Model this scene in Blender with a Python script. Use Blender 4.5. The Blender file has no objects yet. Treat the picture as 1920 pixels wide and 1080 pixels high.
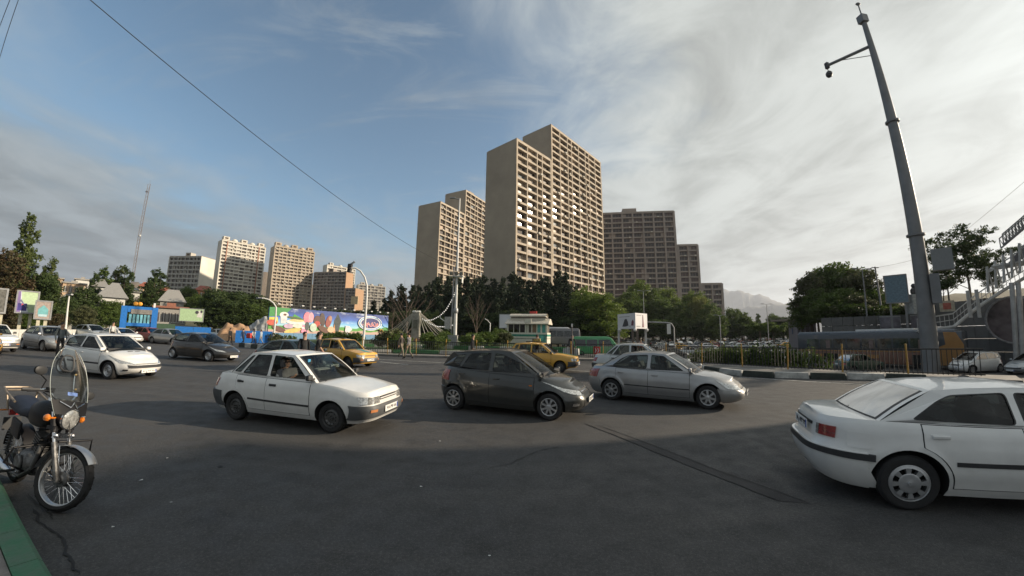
import bpy, bmesh, math, random
import numpy as np
from math import sin, cos, tan, atan, atan2, pi, radians, sqrt, hypot
from mathutils import Vector, Matrix
from mathutils.geometry import tessellate_polygon
scene = bpy.context.scene
random.seed(7); RNG = np.random.default_rng(7)

# ------------------------------------------------------------------ camera (wide-angle phone lens)
CAM_H, PITCH, ROLL = 1.9, 0.130374, 0.01254491
LF, LK = 0.655, 0.75          # lens: r = LF*tan(LK*theta)/LK  (r in thousands of photo pixels)
cr, sr, cp, sp = cos(ROLL), sin(ROLL), cos(PITCH), sin(PITCH)
def cam2world(d):
    x, y, z = d[0]*cr - d[2]*sr, d[1], d[0]*sr + d[2]*cr
    return Vector((x, y*cp - z*sp, y*sp + z*cp))
cam_data = bpy.data.cameras.new('camera')
cam_data.type = 'PANO'
cam_data.panorama_type = 'FISHEYE_LENS_POLYNOMIAL'
cam_data.fisheye_fov = radians(179)
cam_data.sensor_width = 36.0; cam_data.sensor_height = 20.25; cam_data.sensor_fit = 'HORIZONTAL'
LENS_SIGN = -1
_c = [0.08218613042294579, -0.00027092139868541365, -8.320418107272108e-05, 1.9368872521607016e-06]
cam_data.fisheye_polynomial_k0 = 0.0
for _i, _v in enumerate(_c): setattr(cam_data, 'fisheye_polynomial_k%d' % (_i+1), _v*LENS_SIGN)
cam_data.clip_start = 0.05; cam_data.clip_end = 20000
cam = bpy.data.objects.new('camera', cam_data); scene.collection.objects.link(cam)
_r, _u, _f = cam2world((1,0,0)), cam2world((0,0,1)), cam2world((0,1,0))
cam.matrix_world = Matrix(((_r.x,_u.x,-_f.x,0),(_r.y,_u.y,-_f.y,0),(_r.z,_u.z,-_f.z,CAM_H),(0,0,0,1)))
scene.camera = cam

# ------------------------------------------------------------------ sky, sun, exposure
SUN_AZ, SUN_EL = 81.0, 19.5
scene.view_settings.view_transform = 'Standard'; scene.view_settings.look = 'None'
scene.view_settings.gamma = 1.0; scene.view_settings.exposure = 0.66; scene.view_settings.use_curve_mapping = False
world = bpy.data.worlds.new('World'); scene.world = world; world.use_nodes = True
nt = world.node_tree; nt.nodes.clear()
def N(t, **k):
    n = nt.nodes.new(t)
    for a, b in k.items(): setattr(n, a, b)
    return n
def L(a, b): nt.links.new(a, b)
def M(op, a, b=None, c=None, clamp=False):
    n = N('ShaderNodeMath', operation=op, use_clamp=clamp)
    for i, v in enumerate((a, b, c)):
        if v is None: continue
        if isinstance(v, (int, float)): n.inputs[i].default_value = v
        else: L(v, n.inputs[i])
    return n.outputs[0]
def ramp(v, lo, hi):
    n = N('ShaderNodeMapRange', interpolation_type='SMOOTHSTEP'); L(v, n.inputs[0])
    n.inputs[1].default_value = lo; n.inputs[2].default_value = hi
    return n.outputs[0]
def mixc(f, a, b):
    n = N('ShaderNodeMix', data_type='RGBA')
    if isinstance(f, (int, float)): n.inputs[0].default_value = f
    else: L(f, n.inputs[0])
    for i, v in ((6, a), (7, b)):
        if isinstance(v, tuple): n.inputs[i].default_value = (*v, 1)
        else: L(v, n.inputs[i])
    return n.outputs[2]
sky = N('ShaderNodeTexSky', sky_type='NISHITA', sun_disc=False)
sky.sun_elevation = radians(SUN_EL); sky.sun_rotation = radians(SUN_AZ)
sky.air_density = 1.0; sky.dust_density = 1.2; sky.ozone_density = 1.6; sky.altitude = 1400
tc = N('ShaderNodeTexCoord')
sepn = N('ShaderNodeSeparateXYZ'); L(tc.outputs['Generated'], sepn.inputs[0])
X, Y, Z = sepn.outputs
# cloud sheet: direction projected on a plane high above (real cloud perspective)
zc = M('ADD', M('MAXIMUM', Z, 0.0), 0.10)
comb = N('ShaderNodeCombineXYZ'); L(M('DIVIDE', X, zc), comb.inputs[0]); L(M('DIVIDE', Y, zc), comb.inputs[1])
def noise(scale, detail, rough, dist=0.0, vec=None, st=None):
    n = N('ShaderNodeTexNoise'); n.inputs['Scale'].default_value = scale; n.inputs['Detail'].default_value = detail
    n.inputs['Roughness'].default_value = rough; n.inputs['Distortion'].default_value = dist
    v = vec or comb.outputs[0]
    if st:
        mp = N('ShaderNodeMapping'); mp.inputs['Scale'].default_value = st[0]; mp.inputs['Rotation'].default_value = (0,0,st[1]); mp.inputs['Location'].default_value = st[2]
        L(v, mp.inputs[0]); v = mp.outputs[0]
    L(v, n.inputs['Vector']); return n.outputs['Fac']
n1 = noise(0.55, 7, 0.58, 0.5, st=((1, 1, 1), 0.6, (3.6, 2.3, 0)))
n2 = noise(1.3, 8, 0.6, 1.2, st=((1.0, .35, 1), 0.9, (0.2, 5.0, 0)))
n3 = noise(2.1, 7, 0.6, 0.6, st=((1, .9, 1), 0.3, (7, 2, 0)))
# the cloud deck is thick toward the sun side and breaks up over the north-west; unseen cloud behind the camera is added for neutral light
side = M('ADD', M('ADD', M('MULTIPLY', M('MAXIMUM', X, -0.22), 0.60), M('MULTIPLY', Z, -0.12)), M('MULTIPLY_ADD', Y, -0.40, 0.37))
low = ramp(Z, 0.52, 0.10)
dens = M('ADD', M('ADD', M('MULTIPLY', n1, 0.62), M('MULTIPLY', n2, 0.36)), M('ADD', side, M('MULTIPLY', low, 0.34)))
cov = ramp(M('ADD', dens, M('MULTIPLY', M('SUBTRACT', n3, 0.5), 0.35)), 0.42, 0.78)
# cloud brightness
sunv = N('ShaderNodeVectorMath', operation='DOT_PRODUCT'); L(tc.outputs['Generated'], sunv.inputs[0])
sunv.inputs[1].default_value = (sin(radians(SUN_AZ))*cos(radians(SUN_EL)), cos(radians(SUN_AZ))*cos(radians(SUN_EL)), sin(radians(SUN_EL)))
sdot = sunv.outputs['Value']
glow = M('POWER', M('MAXIMUM', M('MULTIPLY_ADD', sdot, 0.5, 0.5), 0.0), 3.0)
cb = M('ADD', M('MULTIPLY_ADD', n3, 0.9, M('MULTIPLY', n2, 0.8)), 0.0)
cbr = M('ADD', M('MULTIPLY', ramp(cb, 0.60, 1.05), 0.52), M('MULTIPLY_ADD', M('POWER', M('MAXIMUM', sdot, 0.0), 24.0), 0.9, 0.74))
ccol = mixc(ramp(sdot, -0.3, 0.75), (1.85, 2.1, 2.25), (2.95, 3.1, 3.0))
vm = N('ShaderNodeVectorMath', operation='SCALE'); L(ccol, vm.inputs[0]); L(cbr, vm.inputs['Scale'])
CLOUD = vm.outputs[0]
n4 = noise(1.6, 9, 0.66, 1.5, st=((.45, 1.7, 1), -0.5, (4.0, 9.0, 0)))
wisp = M('MULTIPLY', ramp(n4, 0.50, 0.74), 0.45)
tint = N('ShaderNodeVectorMath', operation='MULTIPLY'); L(sky.outputs[0], tint.inputs[0]); tint.inputs[1].default_value = (0.92, 1.03, 0.93)
skyc = mixc(M('MAXIMUM', cov, wisp), tint.outputs[0], CLOUD)
bg = N('ShaderNodeBackground'); L(skyc, bg.inputs[0]); bg.inputs[1].default_value = 0.115
out = N('ShaderNodeOutputWorld'); L(bg.outputs[0], out.inputs[0])

sun_d = bpy.data.lights.new('sun', 'SUN'); sun_d.energy = 5.0; sun_d.angle = radians(0.6); sun_d.color = (1.0, 0.84, 0.64)
sun = bpy.data.objects.new('sun', sun_d); scene.collection.objects.link(sun)
sdir = Vector((sin(radians(SUN_AZ))*cos(radians(SUN_EL)), cos(radians(SUN_AZ))*cos(radians(SUN_EL)), sin(radians(SUN_EL))))
sun.rotation_euler = sdir.to_track_quat('Z', 'Y').to_euler(); sun.location = sdir*300
scene.cycles.use_denoising = True
scene.cycles.max_bounces = 6; scene.cycles.transparent_max_bounces = 16
scene.cycles.volume_bounces = 0
scene.cycles.caustics_reflective = False; scene.cycles.caustics_refractive = False

# ------------------------------------------------------------------ layout helpers: a photo pixel seen from the standpoint gives a bearing, depth is chosen per thing
def ray(px, py):
    x, y = (px-960)/1000, (540-py)/1000
    R = hypot(x, y) + 1e-9; th = atan(R*LK/LF)/LK
    return cam2world((x/R*sin(th), cos(th), y/R*sin(th)))
def G(px, py, z=0.0):
    d = ray(px, py); t = (z-CAM_H)/d.z
    return Vector((d.x*t, d.y*t, z))
def AZ(px, py): d = ray(px, py); return atan2(d.x, d.y)
def D(px, py, dist):
    d = ray(px, py); t = dist/hypot(d.x, d.y)
    return Vector((d.x*t, d.y*t, CAM_H + d.z*t))
def smooth(e0, e1, x):
    t = min(1, max(0, (x-e0)/(e1-e0))); return t*t*(3-2*t)

# ------------------------------------------------------------------ object helpers
def tag(o, label=None, cat=None, group=None, kind=None):
    if label: o['label'] = label
    if cat: o['category'] = cat
    if group: o['group'] = group
    if kind: o['kind'] = kind
    return o
def empty(name, loc=(0,0,0), rz=0.0, label=None, cat=None, group=None):
    o = bpy.data.objects.new(name, None); scene.collection.objects.link(o)
    o.location = loc; o.rotation_euler = (0,0,rz); o.empty_display_size = .1
    return tag(o, label, cat, group)
def link(name, me, parent=None):
    o = bpy.data.objects.new(name, me); scene.collection.objects.link(o)
    if parent is not None: o.parent = parent
    return o
def kids(o): return [c for c in bpy.data.objects if c.parent == o]
def copy_tree(root, kid_map=None):
    def rec(o, par):
        c = o.copy(); scene.collection.objects.link(c)
        if par is not None: c.parent = par
        for ch in o.children: rec(ch, c)
        return c
    return rec(root, None)
class MB:
    """collects vertices and faces with material indices, links them as ONE mesh object"""
    def __init__(s): s.v, s.f, s.m = [], [], []
    def add(s, vs, fs, mi=0):
        b = len(s.v); s.v += [tuple(v) for v in vs]; s.f += [tuple(b+i for i in f) for f in fs]; s.m += [mi]*len(fs); return s
    def box(s, c, size, mi=0, rz=0.0, ry=0.0, rx=0.0, taper=1.0):
        hx, hy, hz = size[0]/2, size[1]/2, size[2]/2
        vs = [Vector((x*hx*(taper if z > 0 else 1), y*hy*(taper if z > 0 else 1), z*hz)) for z in (-1,1) for y in (-1,1) for x in (-1,1)]
        R = Matrix.Rotation(rz,3,'Z') @ Matrix.Rotation(ry,3,'Y') @ Matrix.Rotation(rx,3,'X')
        vs = [R @ v + Vector(c) for v in vs]
        return s.add(vs, [(0,2,3,1),(4,5,7,6),(0,1,5,4),(2,6,7,3),(0,4,6,2),(1,3,7,5)], mi)
    def wall(s, p0, p1, z0, z1, th, mi=0, off=0.0):
        """box standing on the line p0-p1, thickness th inward (left of direction), shifted outward by off"""
        p0, p1 = Vector(p0[:2]), Vector(p1[:2]); d = (p1-p0).normalized(); n = Vector((d.y, -d.x))
        a, b = p0 + n*off, p1 + n*off; c, e = b - n*th, a - n*th
        vs = [(a.x,a.y,z0),(b.x,b.y,z0),(c.x,c.y,z0),(e.x,e.y,z0),(a.x,a.y,z1),(b.x,b.y,z1),(c.x,c.y,z1),(e.x,e.y,z1)]
        return s.add(vs, [(3,2,1,0),(4,5,6,7),(0,1,5,4),(1,2,6,5),(2,3,7,6),(3,0,4,7)], mi)
    def tube(s, pts, r, n=8, mi=0, caps=True, closed=False):
        pts = [Vector(p) for p in pts]; k = len(pts); rr = r if hasattr(r, '__len__') else [r]*k
        vs, fs = [], []; up = None
        for i, p in enumerate(pts):
            if closed: t = pts[(i+1) % k] - pts[i-1]
            else: t = pts[min(i+1, k-1)] - pts[max(i-1, 0)]
            t = t.normalized() if t.length > 1e-9 else Vector((0,0,1))
            if up is None: up = Vector((0,0,1)) if abs(t.z) < .9 else Vector((1,0,0))
            a = t.cross(up).normalized(); b = a.cross(t).normalized(); up = b
            for j in range(n):
                an = 2*pi*j/n; vs.append(p + a*cos(an)*rr[i] + b*sin(an)*rr[i])
        for i in range(k if closed else k-1):
            for j in range(n):
                i2 = (i+1) % k
                fs.append((i*n+j, i2*n+j, i2*n+(j+1) % n, i*n+(j+1) % n))
        if caps and not closed: fs.append(tuple(range(n))); fs.append(tuple((k-1)*n+j for j in reversed(range(n))))
        return s.add(vs, fs, mi)
    def lathe(s, prof, n=24, mi=0, axis='Z', c=(0,0,0), mfun=None):
        """prof = [(r, h)...] turned about the axis through c"""
        vs, fs = [], []; C = Vector(c)
        for r, h in prof:
            for j in range(n):
                a = 2*pi*j/n
                v = Vector((r*cos(a), r*sin(a), h))
                if axis == 'Y': v = Vector((v.x, v.z, -v.y))
                elif axis == 'X': v = Vector((v.z, v.x, v.y))
                vs.append(v+C)
        for i in range(len(prof)-1):
            for j in range(n):
                fs.append((i*n+j, i*n+(j+1) % n, (i+1)*n+(j+1) % n, (i+1)*n+j))
        return s.add(vs, fs, mi)
    def ball(s, c, r, n=10, mi=0, sc=(1,1,1)):
        vs, fs = [], []
        for i in range(n//2+1):
            th = pi*i/(n//2)
            for j in range(n):
                a = 2*pi*j/n; vs.append((c[0]+r*sc[0]*sin(th)*cos(a), c[1]+r*sc[1]*sin(th)*sin(a), c[2]+r*sc[2]*cos(th)))
        for i in range(n//2):
            for j in range(n): fs.append((i*n+j, (i+1)*n+j, (i+1)*n+(j+1) % n, i*n+(j+1) % n))
        return s.add(vs, fs, mi)
    def grid(s, fn, nu, nv, mi=0, flip=False, us=(0,1), vs_=(0,1)):
        P = [fn(us[0]+(us[1]-us[0])*i/nu, vs_[0]+(vs_[1]-vs_[0])*j/nv) for j in range(nv+1) for i in range(nu+1)]
        fs = []
        for j in range(nv):
            for i in range(nu):
                a = j*(nu+1)+i; q = (a, a+1, a+nu+2, a+nu+1); fs.append(q[::-1] if flip else q)
        return s.add(P, fs, mi)
    def prism(s, poly, z0, z1, mi=0):
        n = len(poly); vs = [(p[0],p[1],z0) for p in poly]+[(p[0],p[1],z1) for p in poly]
        fs = [tuple(reversed(range(n))), tuple(range(n, 2*n))]+[(i,(i+1)%n,n+(i+1)%n,n+i) for i in range(n)]
        return s.add(vs, fs, mi)
    def mesh(s, name, mats, smooth_=False, sharp=None, weld=False):
        me = bpy.data.meshes.new(name); me.from_pydata(s.v, [], s.f)
        for m in (mats if isinstance(mats, (list, tuple)) else [mats]): me.materials.append(m)
        if len(me.polygons) == len(s.m): me.polygons.foreach_set('material_index', s.m)
        if weld or smooth_:
            bm = bmesh.new(); bm.from_mesh(me)
            if weld: bmesh.ops.remove_doubles(bm, verts=bm.verts, dist=1e-5)
            bm.to_mesh(me); bm.free()
        if smooth_:
            me.polygons.foreach_set('use_smooth', [True]*len(me.polygons))
            me.set_sharp_from_angle(angle=radians(sharp or 35))
        me.update(); return me
    def build(s, name, mats, parent=None, smooth_=False, sharp=None, weld=False):
        return link(name, s.mesh(name, mats, smooth_, sharp, weld), parent)
def bevel_mesh(me, w=0.01, seg=2, ang=30):
    bm = bmesh.new(); bm.from_mesh(me)
    es = [e for e in bm.edges if len(e.link_faces) == 2 and e.calc_face_angle(0) > radians(ang)]
    bmesh.ops.bevel(bm, geom=es, offset=w, segments=seg, profile=.5, affect='EDGES', clamp_overlap=True)
    bm.to_mesh(me); bm.free()
    me.polygons.foreach_set('use_smooth', [True]*len(me.polygons)); me.set_sharp_from_angle(angle=radians(40)); return me

# ------------------------------------------------------------------ materials
MATS = {}
def mat(name, col, rough=.6, metal=0.0, vary=.15, scale=6.0, bump=0.0, bscale=40.0, coat=0.0, spec=.5, col2=None, emit=None, dirt=0.0, detail=4):
    if name in MATS: return MATS[name]
    m = bpy.data.materials.new(name); m.use_nodes = True; t = m.node_tree
    b = t.nodes['Principled BSDF']; MATS[name] = m
    b.inputs['Roughness'].default_value = rough; b.inputs['Metallic'].default_value = metal
    b.inputs['Specular IOR Level'].default_value = spec
    if coat: b.inputs['Coat Weight'].default_value = coat; b.inputs['Coat Roughness'].default_value = .06
    tcn = t.nodes.new('ShaderNodeTexCoord')
    nz = t.nodes.new('ShaderNodeTexNoise'); nz.inputs['Scale'].default_value = scale; nz.inputs['Detail'].default_value = detail; nz.inputs['Roughness'].default_value = .6
    t.links.new(tcn.outputs['Object'], nz.inputs['Vector'])
    mx = t.nodes.new('ShaderNodeMix'); mx.data_type = 'RGBA'
    c2 = col2 or tuple(max(0, c*(1-2*vary)) for c in col)
    c1 = col if col2 else tuple(min(1, c*(1+vary)) for c in col)
    mr = t.nodes.new('ShaderNodeMapRange'); mr.inputs[1].default_value = .3; mr.inputs[2].default_value = .7
    t.links.new(nz.outputs['Fac'], mr.inputs[0]); t.links.new(mr.outputs[0], mx.inputs[0])
    mx.inputs[6].default_value = (*c1, 1); mx.inputs[7].default_value = (*c2, 1)
    t.links.new(mx.outputs[2], b.inputs['Base Color'])
    if bump:
        n2 = t.nodes.new('ShaderNodeTexNoise'); n2.inputs['Scale'].default_value = bscale; n2.inputs['Detail'].default_value = 5
        t.links.new(tcn.outputs['Object'], n2.inputs['Vector'])
        bp = t.nodes.new('ShaderNodeBump'); bp.inputs['Strength'].default_value = bump; bp.inputs['Distance'].default_value = .02
        t.links.new(n2.outputs['Fac'], bp.inputs['Height']); t.links.new(bp.outputs[0], b.inputs['Normal'])
    if emit: b.inputs['Emission Color'].default_value = (*emit[:3], 1); b.inputs['Emission Strength'].default_value = emit[3]
    return m
def glass(name, tint=(.35,.4,.4), rough=.02, ior=1.5, refl=1.0):
    if name in MATS: return MATS[name]
    m = bpy.data.materials.new(name); m.use_nodes = True; t = m.node_tree; t.nodes.clear(); MATS[name] = m
    tr = t.nodes.new('ShaderNodeBsdfTransparent'); tr.inputs[0].default_value = (*tint, 1)
    gl = t.nodes.new('ShaderNodeBsdfGlossy'); gl.inputs['Roughness'].default_value = rough; gl.inputs[0].default_value = (refl,)*3+(1,)
    fr = t.nodes.new('ShaderNodeFresnel'); fr.inputs[0].default_value = ior
    mx = t.nodes.new('ShaderNodeMixShader'); o = t.nodes.new('ShaderNodeOutputMaterial')
    nz = t.nodes.new('ShaderNodeTexNoise'); nz.inputs['Scale'].default_value = 3
    tcn = t.nodes.new('ShaderNodeTexCoord'); t.links.new(tcn.outputs['Object'], nz.inputs[0])
    ad = t.nodes.new('ShaderNodeMath'); ad.operation = 'MULTIPLY_ADD'; ad.inputs[1].default_value = .05; t.links.new(nz.outputs[0], ad.inputs[0]); t.links.new(fr.outputs[0], ad.inputs[2])
    t.links.new(ad.outputs[0], mx.inputs[0]); t.links.new(tr.outputs[0], mx.inputs[1]); t.links.new(gl.outputs[0], mx.inputs[2]); t.links.new(mx.outputs[0], o.inputs[0])
    return m
def paint(name, col, metal=0.0, rough=.35, coat=.8, dust=.25):
    """car paint with road film rising from the sills"""
    key = 'paint_'+name
    if key in MATS: return MATS[key]
    m = mat(key, col, rough, metal, .04, 3.0, coat=coat)
    t = m.node_tree; b = t.nodes['Principled BSDF']; src = b.inputs['Base Color'].links[0].from_socket
    tcn = t.nodes.new('ShaderNodeTexCoord'); sx = t.nodes.new('ShaderNodeSeparateXYZ'); t.links.new(tcn.outputs['Object'], sx.inputs[0])
    nz = t.nodes.new('ShaderNodeTexNoise'); nz.inputs['Scale'].default_value = 7; nz.inputs['Detail'].default_value = 6; t.links.new(tcn.outputs['Object'], nz.inputs[0])
    a = t.nodes.new('ShaderNodeMath'); a.operation = 'MULTIPLY_ADD'; a.inputs[1].default_value = .5; t.links.new(nz.outputs[0], a.inputs[0]); t.links.new(sx.outputs[2], a.inputs[2])
    mr = t.nodes.new('ShaderNodeMapRange'); mr.inputs[1].default_value = .95; mr.inputs[2].default_value = .35; mr.inputs[3].default_value = dust*.15; mr.inputs[4].default_value = dust
    t.links.new(a.outputs[0], mr.inputs[0])
    mx = t.nodes.new('ShaderNodeMix'); mx.data_type = 'RGBA'; t.links.new(mr.outputs[0], mx.inputs[0]); t.links.new(src, mx.inputs[6]); mx.inputs[7].default_value = (.17,.155,.13,1)
    t.links.new(mx.outputs[2], b.inputs['Base Color'])
    return m
RUBBER = mat('tyre_rubber', (.022,.022,.023), .85, bump=.3, bscale=60)
PLASTIC = mat('black_plastic', (.03,.031,.033), .55, vary=.1)
GREYPLASTIC = mat('grey_bumper_plastic', (.075,.08,.085), .6, vary=.12)
DARKIN = mat('car_interior', (.03,.031,.034), .8)
SEATM = mat('seat_fabric', (.13,.13,.135), .9)
CHROME = mat('chrome', (.75,.75,.76), .18, 1.0, vary=.05)
ALLOY = mat('alloy_silver', (.52,.53,.54), .35, .8, vary=.08)
STEEL = mat('dark_steel', (.12,.12,.12), .5, .7)
UNDER = mat('underbody_black', (.012,.012,.012), .9)
LAMPG = mat('headlight_lens', (.62,.63,.62), .12, .6, vary=.35, scale=30, coat=1)
REDL = mat('red_lamp_lens', (.28,.03,.03), .25, 0, vary=.2, scale=20, coat=1)
ORANGEL = mat('orange_lamp_lens', (.75,.22,.02), .25, 0, coat=1)
PLATEW = mat('plate_white', (.72,.72,.70), .5, vary=.03)
INK = mat('black_ink', (.02,.02,.025), .6)
BLUEINK = mat('blue_ink', (.03,.08,.35), .6)
CARGLASS = glass('car_glass', (.42,.47,.46), refl=.55)
DARKGLASS = glass('dark_car_glass', (.10,.12,.12))
def text_mesh(body, size=1.0, extrude=0.0, bold=0.0, align='CENTER'):
    cu = bpy.data.curves.new('lettering', 'FONT'); cu.body = body; cu.size = size; cu.extrude = extrude; cu.offset = bold
    cu.align_x = align; cu.align_y = 'CENTER'; cu.resolution_u = 2
    o = bpy.data.objects.new('lettering_tmp', cu); scene.collection.objects.link(o)
    dg = bpy.context.evaluated_depsgraph_get(); dg.update()
    me = bpy.data.meshes.new_from_object(o.evaluated_get(dg)); bpy.data.objects.remove(o); bpy.data.curves.remove(cu)
    me.name = 'lettering'; return me
def put_text(body, size, m, parent, mw, width=None, extrude=.002, bold=0.0, name='lettering'):
    me = text_mesh(body, size, extrude, bold)
    if width and len(me.vertices):
        xs = [v.co.x for v in me.vertices]; k = width/(max(xs)-min(xs)); me.transform(Matrix.Scale(k, 4))
    me.materials.clear(); me.materials.append(m)
    o = link(name, me, parent); o.matrix_local = mw; return o
# ------------------------------------------------------------------ cars
def pw(keys, x, sm=True):
    if x <= keys[0][0]: return keys[0][1]
    for (a, va), (b, vb) in zip(keys, keys[1:]):
        if x <= b:
            t = (x-a)/(b-a)
            if sm: t = t*t*(3-2*t)*.5 + t*.5
            return va+(vb-va)*t
    return keys[-1][1]
class Car:
    def __init__(s, sp):
        s.__dict__.update(sp); s.sp = sp
        s.yq = sp.get('yq', [(0,.90),(.12,.955),(.35,1.0),(.62,1.0),(.85,.975),(.95,.945),(1,.915)])
        s.n = sp.get('n', 4.5)
        s.wc = (s.R + .005)
        s._rings = {}
    def zb_(s, x): return s.zb + (.05*smooth(.8, 1.0, abs(x)/(s.L/2)))
    def ext(s, q): return pw(s.xr, q), pw(s.xf, q)
    def Z(s, x, q): return s.zb_(x) + q*(pw(s.zs, x) - s.zb_(x))
    def wid(s, q): return s.W/2*pw(s.yq, q)
    def sideY(s, x, q):
        a, b = s.ext(q); X = (x-(a+b)/2)/((b-a)/2); X = max(-1, min(1, X))
        y = s.wid(q)*(1-abs(X)**s.n)**(1/s.n)*(1-.05*X*X)
        for wx in (s.wb/2, -s.wb/2):           # flared wheel arches
            r = hypot(x-wx, s.Z(x, q)-s.wc); y += s.flare*math.exp(-((r-s.R-.075)/.05)**2)
        return y
    def ring(s, q):
        key = round(q, 4)
        if key in s._rings: return s._rings[key]
        a, b = s.ext(q); c, h = (a+b)/2, (b-a)/2
        P = []
        K = 400
        for i in range(K+1):          # from the front centre along the left side to the rear centre
            t = pi*i/K; ct, st = cos(t), sin(t); n = s.n
            X = math.copysign(abs(ct)**(2/n), ct)
            x = c+h*X
            y = s.sideY(x, q) if abs(X) < .9995 else s.wid(q)*abs(st)**(2/n)*.95
            P.append((x, y))
        S = [0.0]
        for p, r in zip(P, P[1:]): S.append(S[-1]+hypot(r[0]-p[0], r[1]-p[1]))
        s._rings[key] = (P, S); return P, S
    def at(s, q, arc, rear=False, off=0.0):
        """point on the body skin: arc = metres from the centre line of the front (or rear), + is left"""
        P, S = s.ring(q); sg = 1 if arc >= 0 else -1; a = abs(arc)
        if rear: a = S[-1]-a
        import bisect
        i = min(len(S)-2, max(0, bisect.bisect(S, a)-1)); t = (a-S[i])/max(1e-9, S[i+1]-S[i])
        x = P[i][0]+(P[i+1][0]-P[i][0])*t; y = P[i][1]+(P[i+1][1]-P[i][1])*t
        i0, i1 = max(0, i-3), min(len(P)-1, i+4)
        dx, dy = P[i1][0]-P[i0][0], P[i1][1]-P[i0][1]; l = hypot(dx, dy)+1e-9
        nx, ny = -dy/l, dx/l
        nx, ny = (-ny*0+ (dy/l)*1, -dx/l)
        if nx*(x-0)+ny*y < 0: nx, ny = -nx, -ny
        if i < 6 : nx, ny = 1, 0
        if i > len(P)-9: nx, ny = -1, 0
        x2, y2 = x+nx*off, y+ny*off
        return Vector((x2, sg*y2, s.Z(x, q)))
    def side(s, x, q, off=0.0, sg=1):
        return Vector((x, sg*(s.sideY(x, q)+off), s.Z(x, q)))
    def qz(s, x, z): return (z-s.zb_(x))/(pw(s.zs, x)-s.zb_(x))
    def patch(s, name, fn, nu, nv, m, parent, off=.006, sharp=40):
        """raised skin panel: fn(u, v, off) -> point; skirts close the edge"""
        mb = MB(); mb.grid(lambda u, v: fn(u, v, off), nu, nv)
        C = sum((Vector(v) for v in mb.v), Vector())/len(mb.v)
        brd = [(i/nu, 0) for i in range(nu+1)]+[(1, j/nv) for j in range(1, nv+1)]+[(i/nu, 1) for i in range(nu-1, -1, -1)]+[(0, j/nv) for j in range(nv-1, 0, -1)]
        k = len(brd); vs = [fn(u, v, off) for u, v in brd]+[fn(u, v, -.012) for u, v in brd]
        mb.add(vs, [(i, (i+1) % k, k+(i+1) % k, k+i) for i in range(k)])
        o = mb.build(name, m, parent, True, sharp, weld=True)
        return o
    def body(s, parent):
        qs = [0,.04,.1,.18,.27,.36,.45,.54,.62,.70,.77,.83,.88,.92,.955,.98,1.0]
        P0, S0 = s.ring(.5); tot = S0[-1]; NP = int(tot/.055)
        rings = []
        for q in qs:
            P, S = s.ring(q); rings.append([s.at(q, S[-1]*i/NP, off=0) for i in range(NP+1)])
        for r in rings:
            r[0].y = 0; r[-1].y = 0
        vs, fs, mi = [], [], []; nL = NP+1
        full = []                     # full loop: left side then mirrored right side
        for r in rings: full.append(list(r)+[Vector((p.x, -p.y, p.z)) for p in r[-2:0:-1]])
        n = len(full[0])
        for r in full: vs += r
        for k in range(len(qs)-1):
            for i in range(n): fs.append((k*n+i, k*n+(i+1) % n, (k+1)*n+(i+1) % n, (k+1)*n+i)); mi.append(0)
        T = 10
        def cap(base, crown, flip, zoff):
            b0 = len(vs); top = full[base]
            rows = []
            for i in range(0, NP+1):
                l = top[i]; r = top[(n-i) % n] if 0 < i < NP else l
                if i in (0, NP): rows.append([base*n+i]); continue
                row = [base*n+i]
                for t in range(1, T):
                    u = -1+2*t/T; y = -u*l.y; z = l.z + crown(l.x)*(1-abs(u)**2.4)
                    vs.append(Vector((l.x, y, z))); row.append(len(vs)-1)
                row.append(base*n+(n-i) % n); rows.append(row)
            for a, b in zip(rows, rows[1:]):
                xm = (vs[a[0]].x+vs[b[0]].x)/2
                inside = zoff and (s.cab_r+.04 < xm < s.cab_f-.02)
                mm = 1 if inside else (0 if zoff else 2)
                if len(a) == 1 and len(b) > 1:
                    for t in range(T): fs.append((a[0], b[t], b[t+1])[::1 if flip else -1]); mi.append(mm)
                elif len(b) == 1 and len(a) > 1:
                    for t in range(T): fs.append((a[t], b[0], a[t+1])[::1 if flip else -1]); mi.append(mm)
                elif len(a) > 1:
                    for t in range(T): fs.append((a[t], b[t], b[t+1], a[t+1])[::1 if flip else -1]); mi.append(mm)
        cap(len(qs)-1, s.crown_, True, True)
        cap(0, lambda x: 0.0, False, False)
        me = bpy.data.meshes.new('body'); me.from_pydata([tuple(v) for v in vs], [], fs)
        for m in (s.pm, DARKIN, UNDER): me.materials.append(m)
        me.polygons.foreach_set('material_index', mi)
        bm = bmesh.new(); bm.from_mesh(me); bmesh.ops.remove_doubles(bm, verts=bm.verts, dist=1e-4); bmesh.ops.recalc_face_normals(bm, faces=bm.faces); bm.to_mesh(me); bm.free()
        o = link('body', me, parent)
        cb = MB()                      # wheel wells cut out
        for wx in (s.wb/2, -s.wb/2):
            for sg in (1, -1):
                r = s.R+.055; y0, y1 = s.W/2-.30, s.W/2+.2
                cb.lathe([(0, sg*y0),(r, sg*y0),(r, sg*y1),(0, sg*y1)], 40, 2, axis='Y', c=(wx, 0, s.wc))
        cme = cb.mesh('cutter', [s.pm, DARKIN, UNDER], weld=True)
        bm = bmesh.new(); bm.from_mesh(cme); bmesh.ops.remove_doubles(bm, verts=bm.verts, dist=1e-5); bmesh.ops.recalc_face_normals(bm, faces=bm.faces); bm.to_mesh(cme); bm.free()
        co = link('cutter', cme)
        md = o.modifiers.new('b', 'BOOLEAN'); md.operation = 'DIFFERENCE'; md.object = co; md.solver = 'EXACT'
        dg = bpy.context.evaluated_depsgraph_get(); dg.update()
        nm = bpy.data.meshes.new_from_object(o.evaluated_get(dg)); o.modifiers.clear(); o.data = nm; nm.name = 'body'
        bpy.data.objects.remove(co)
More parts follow.
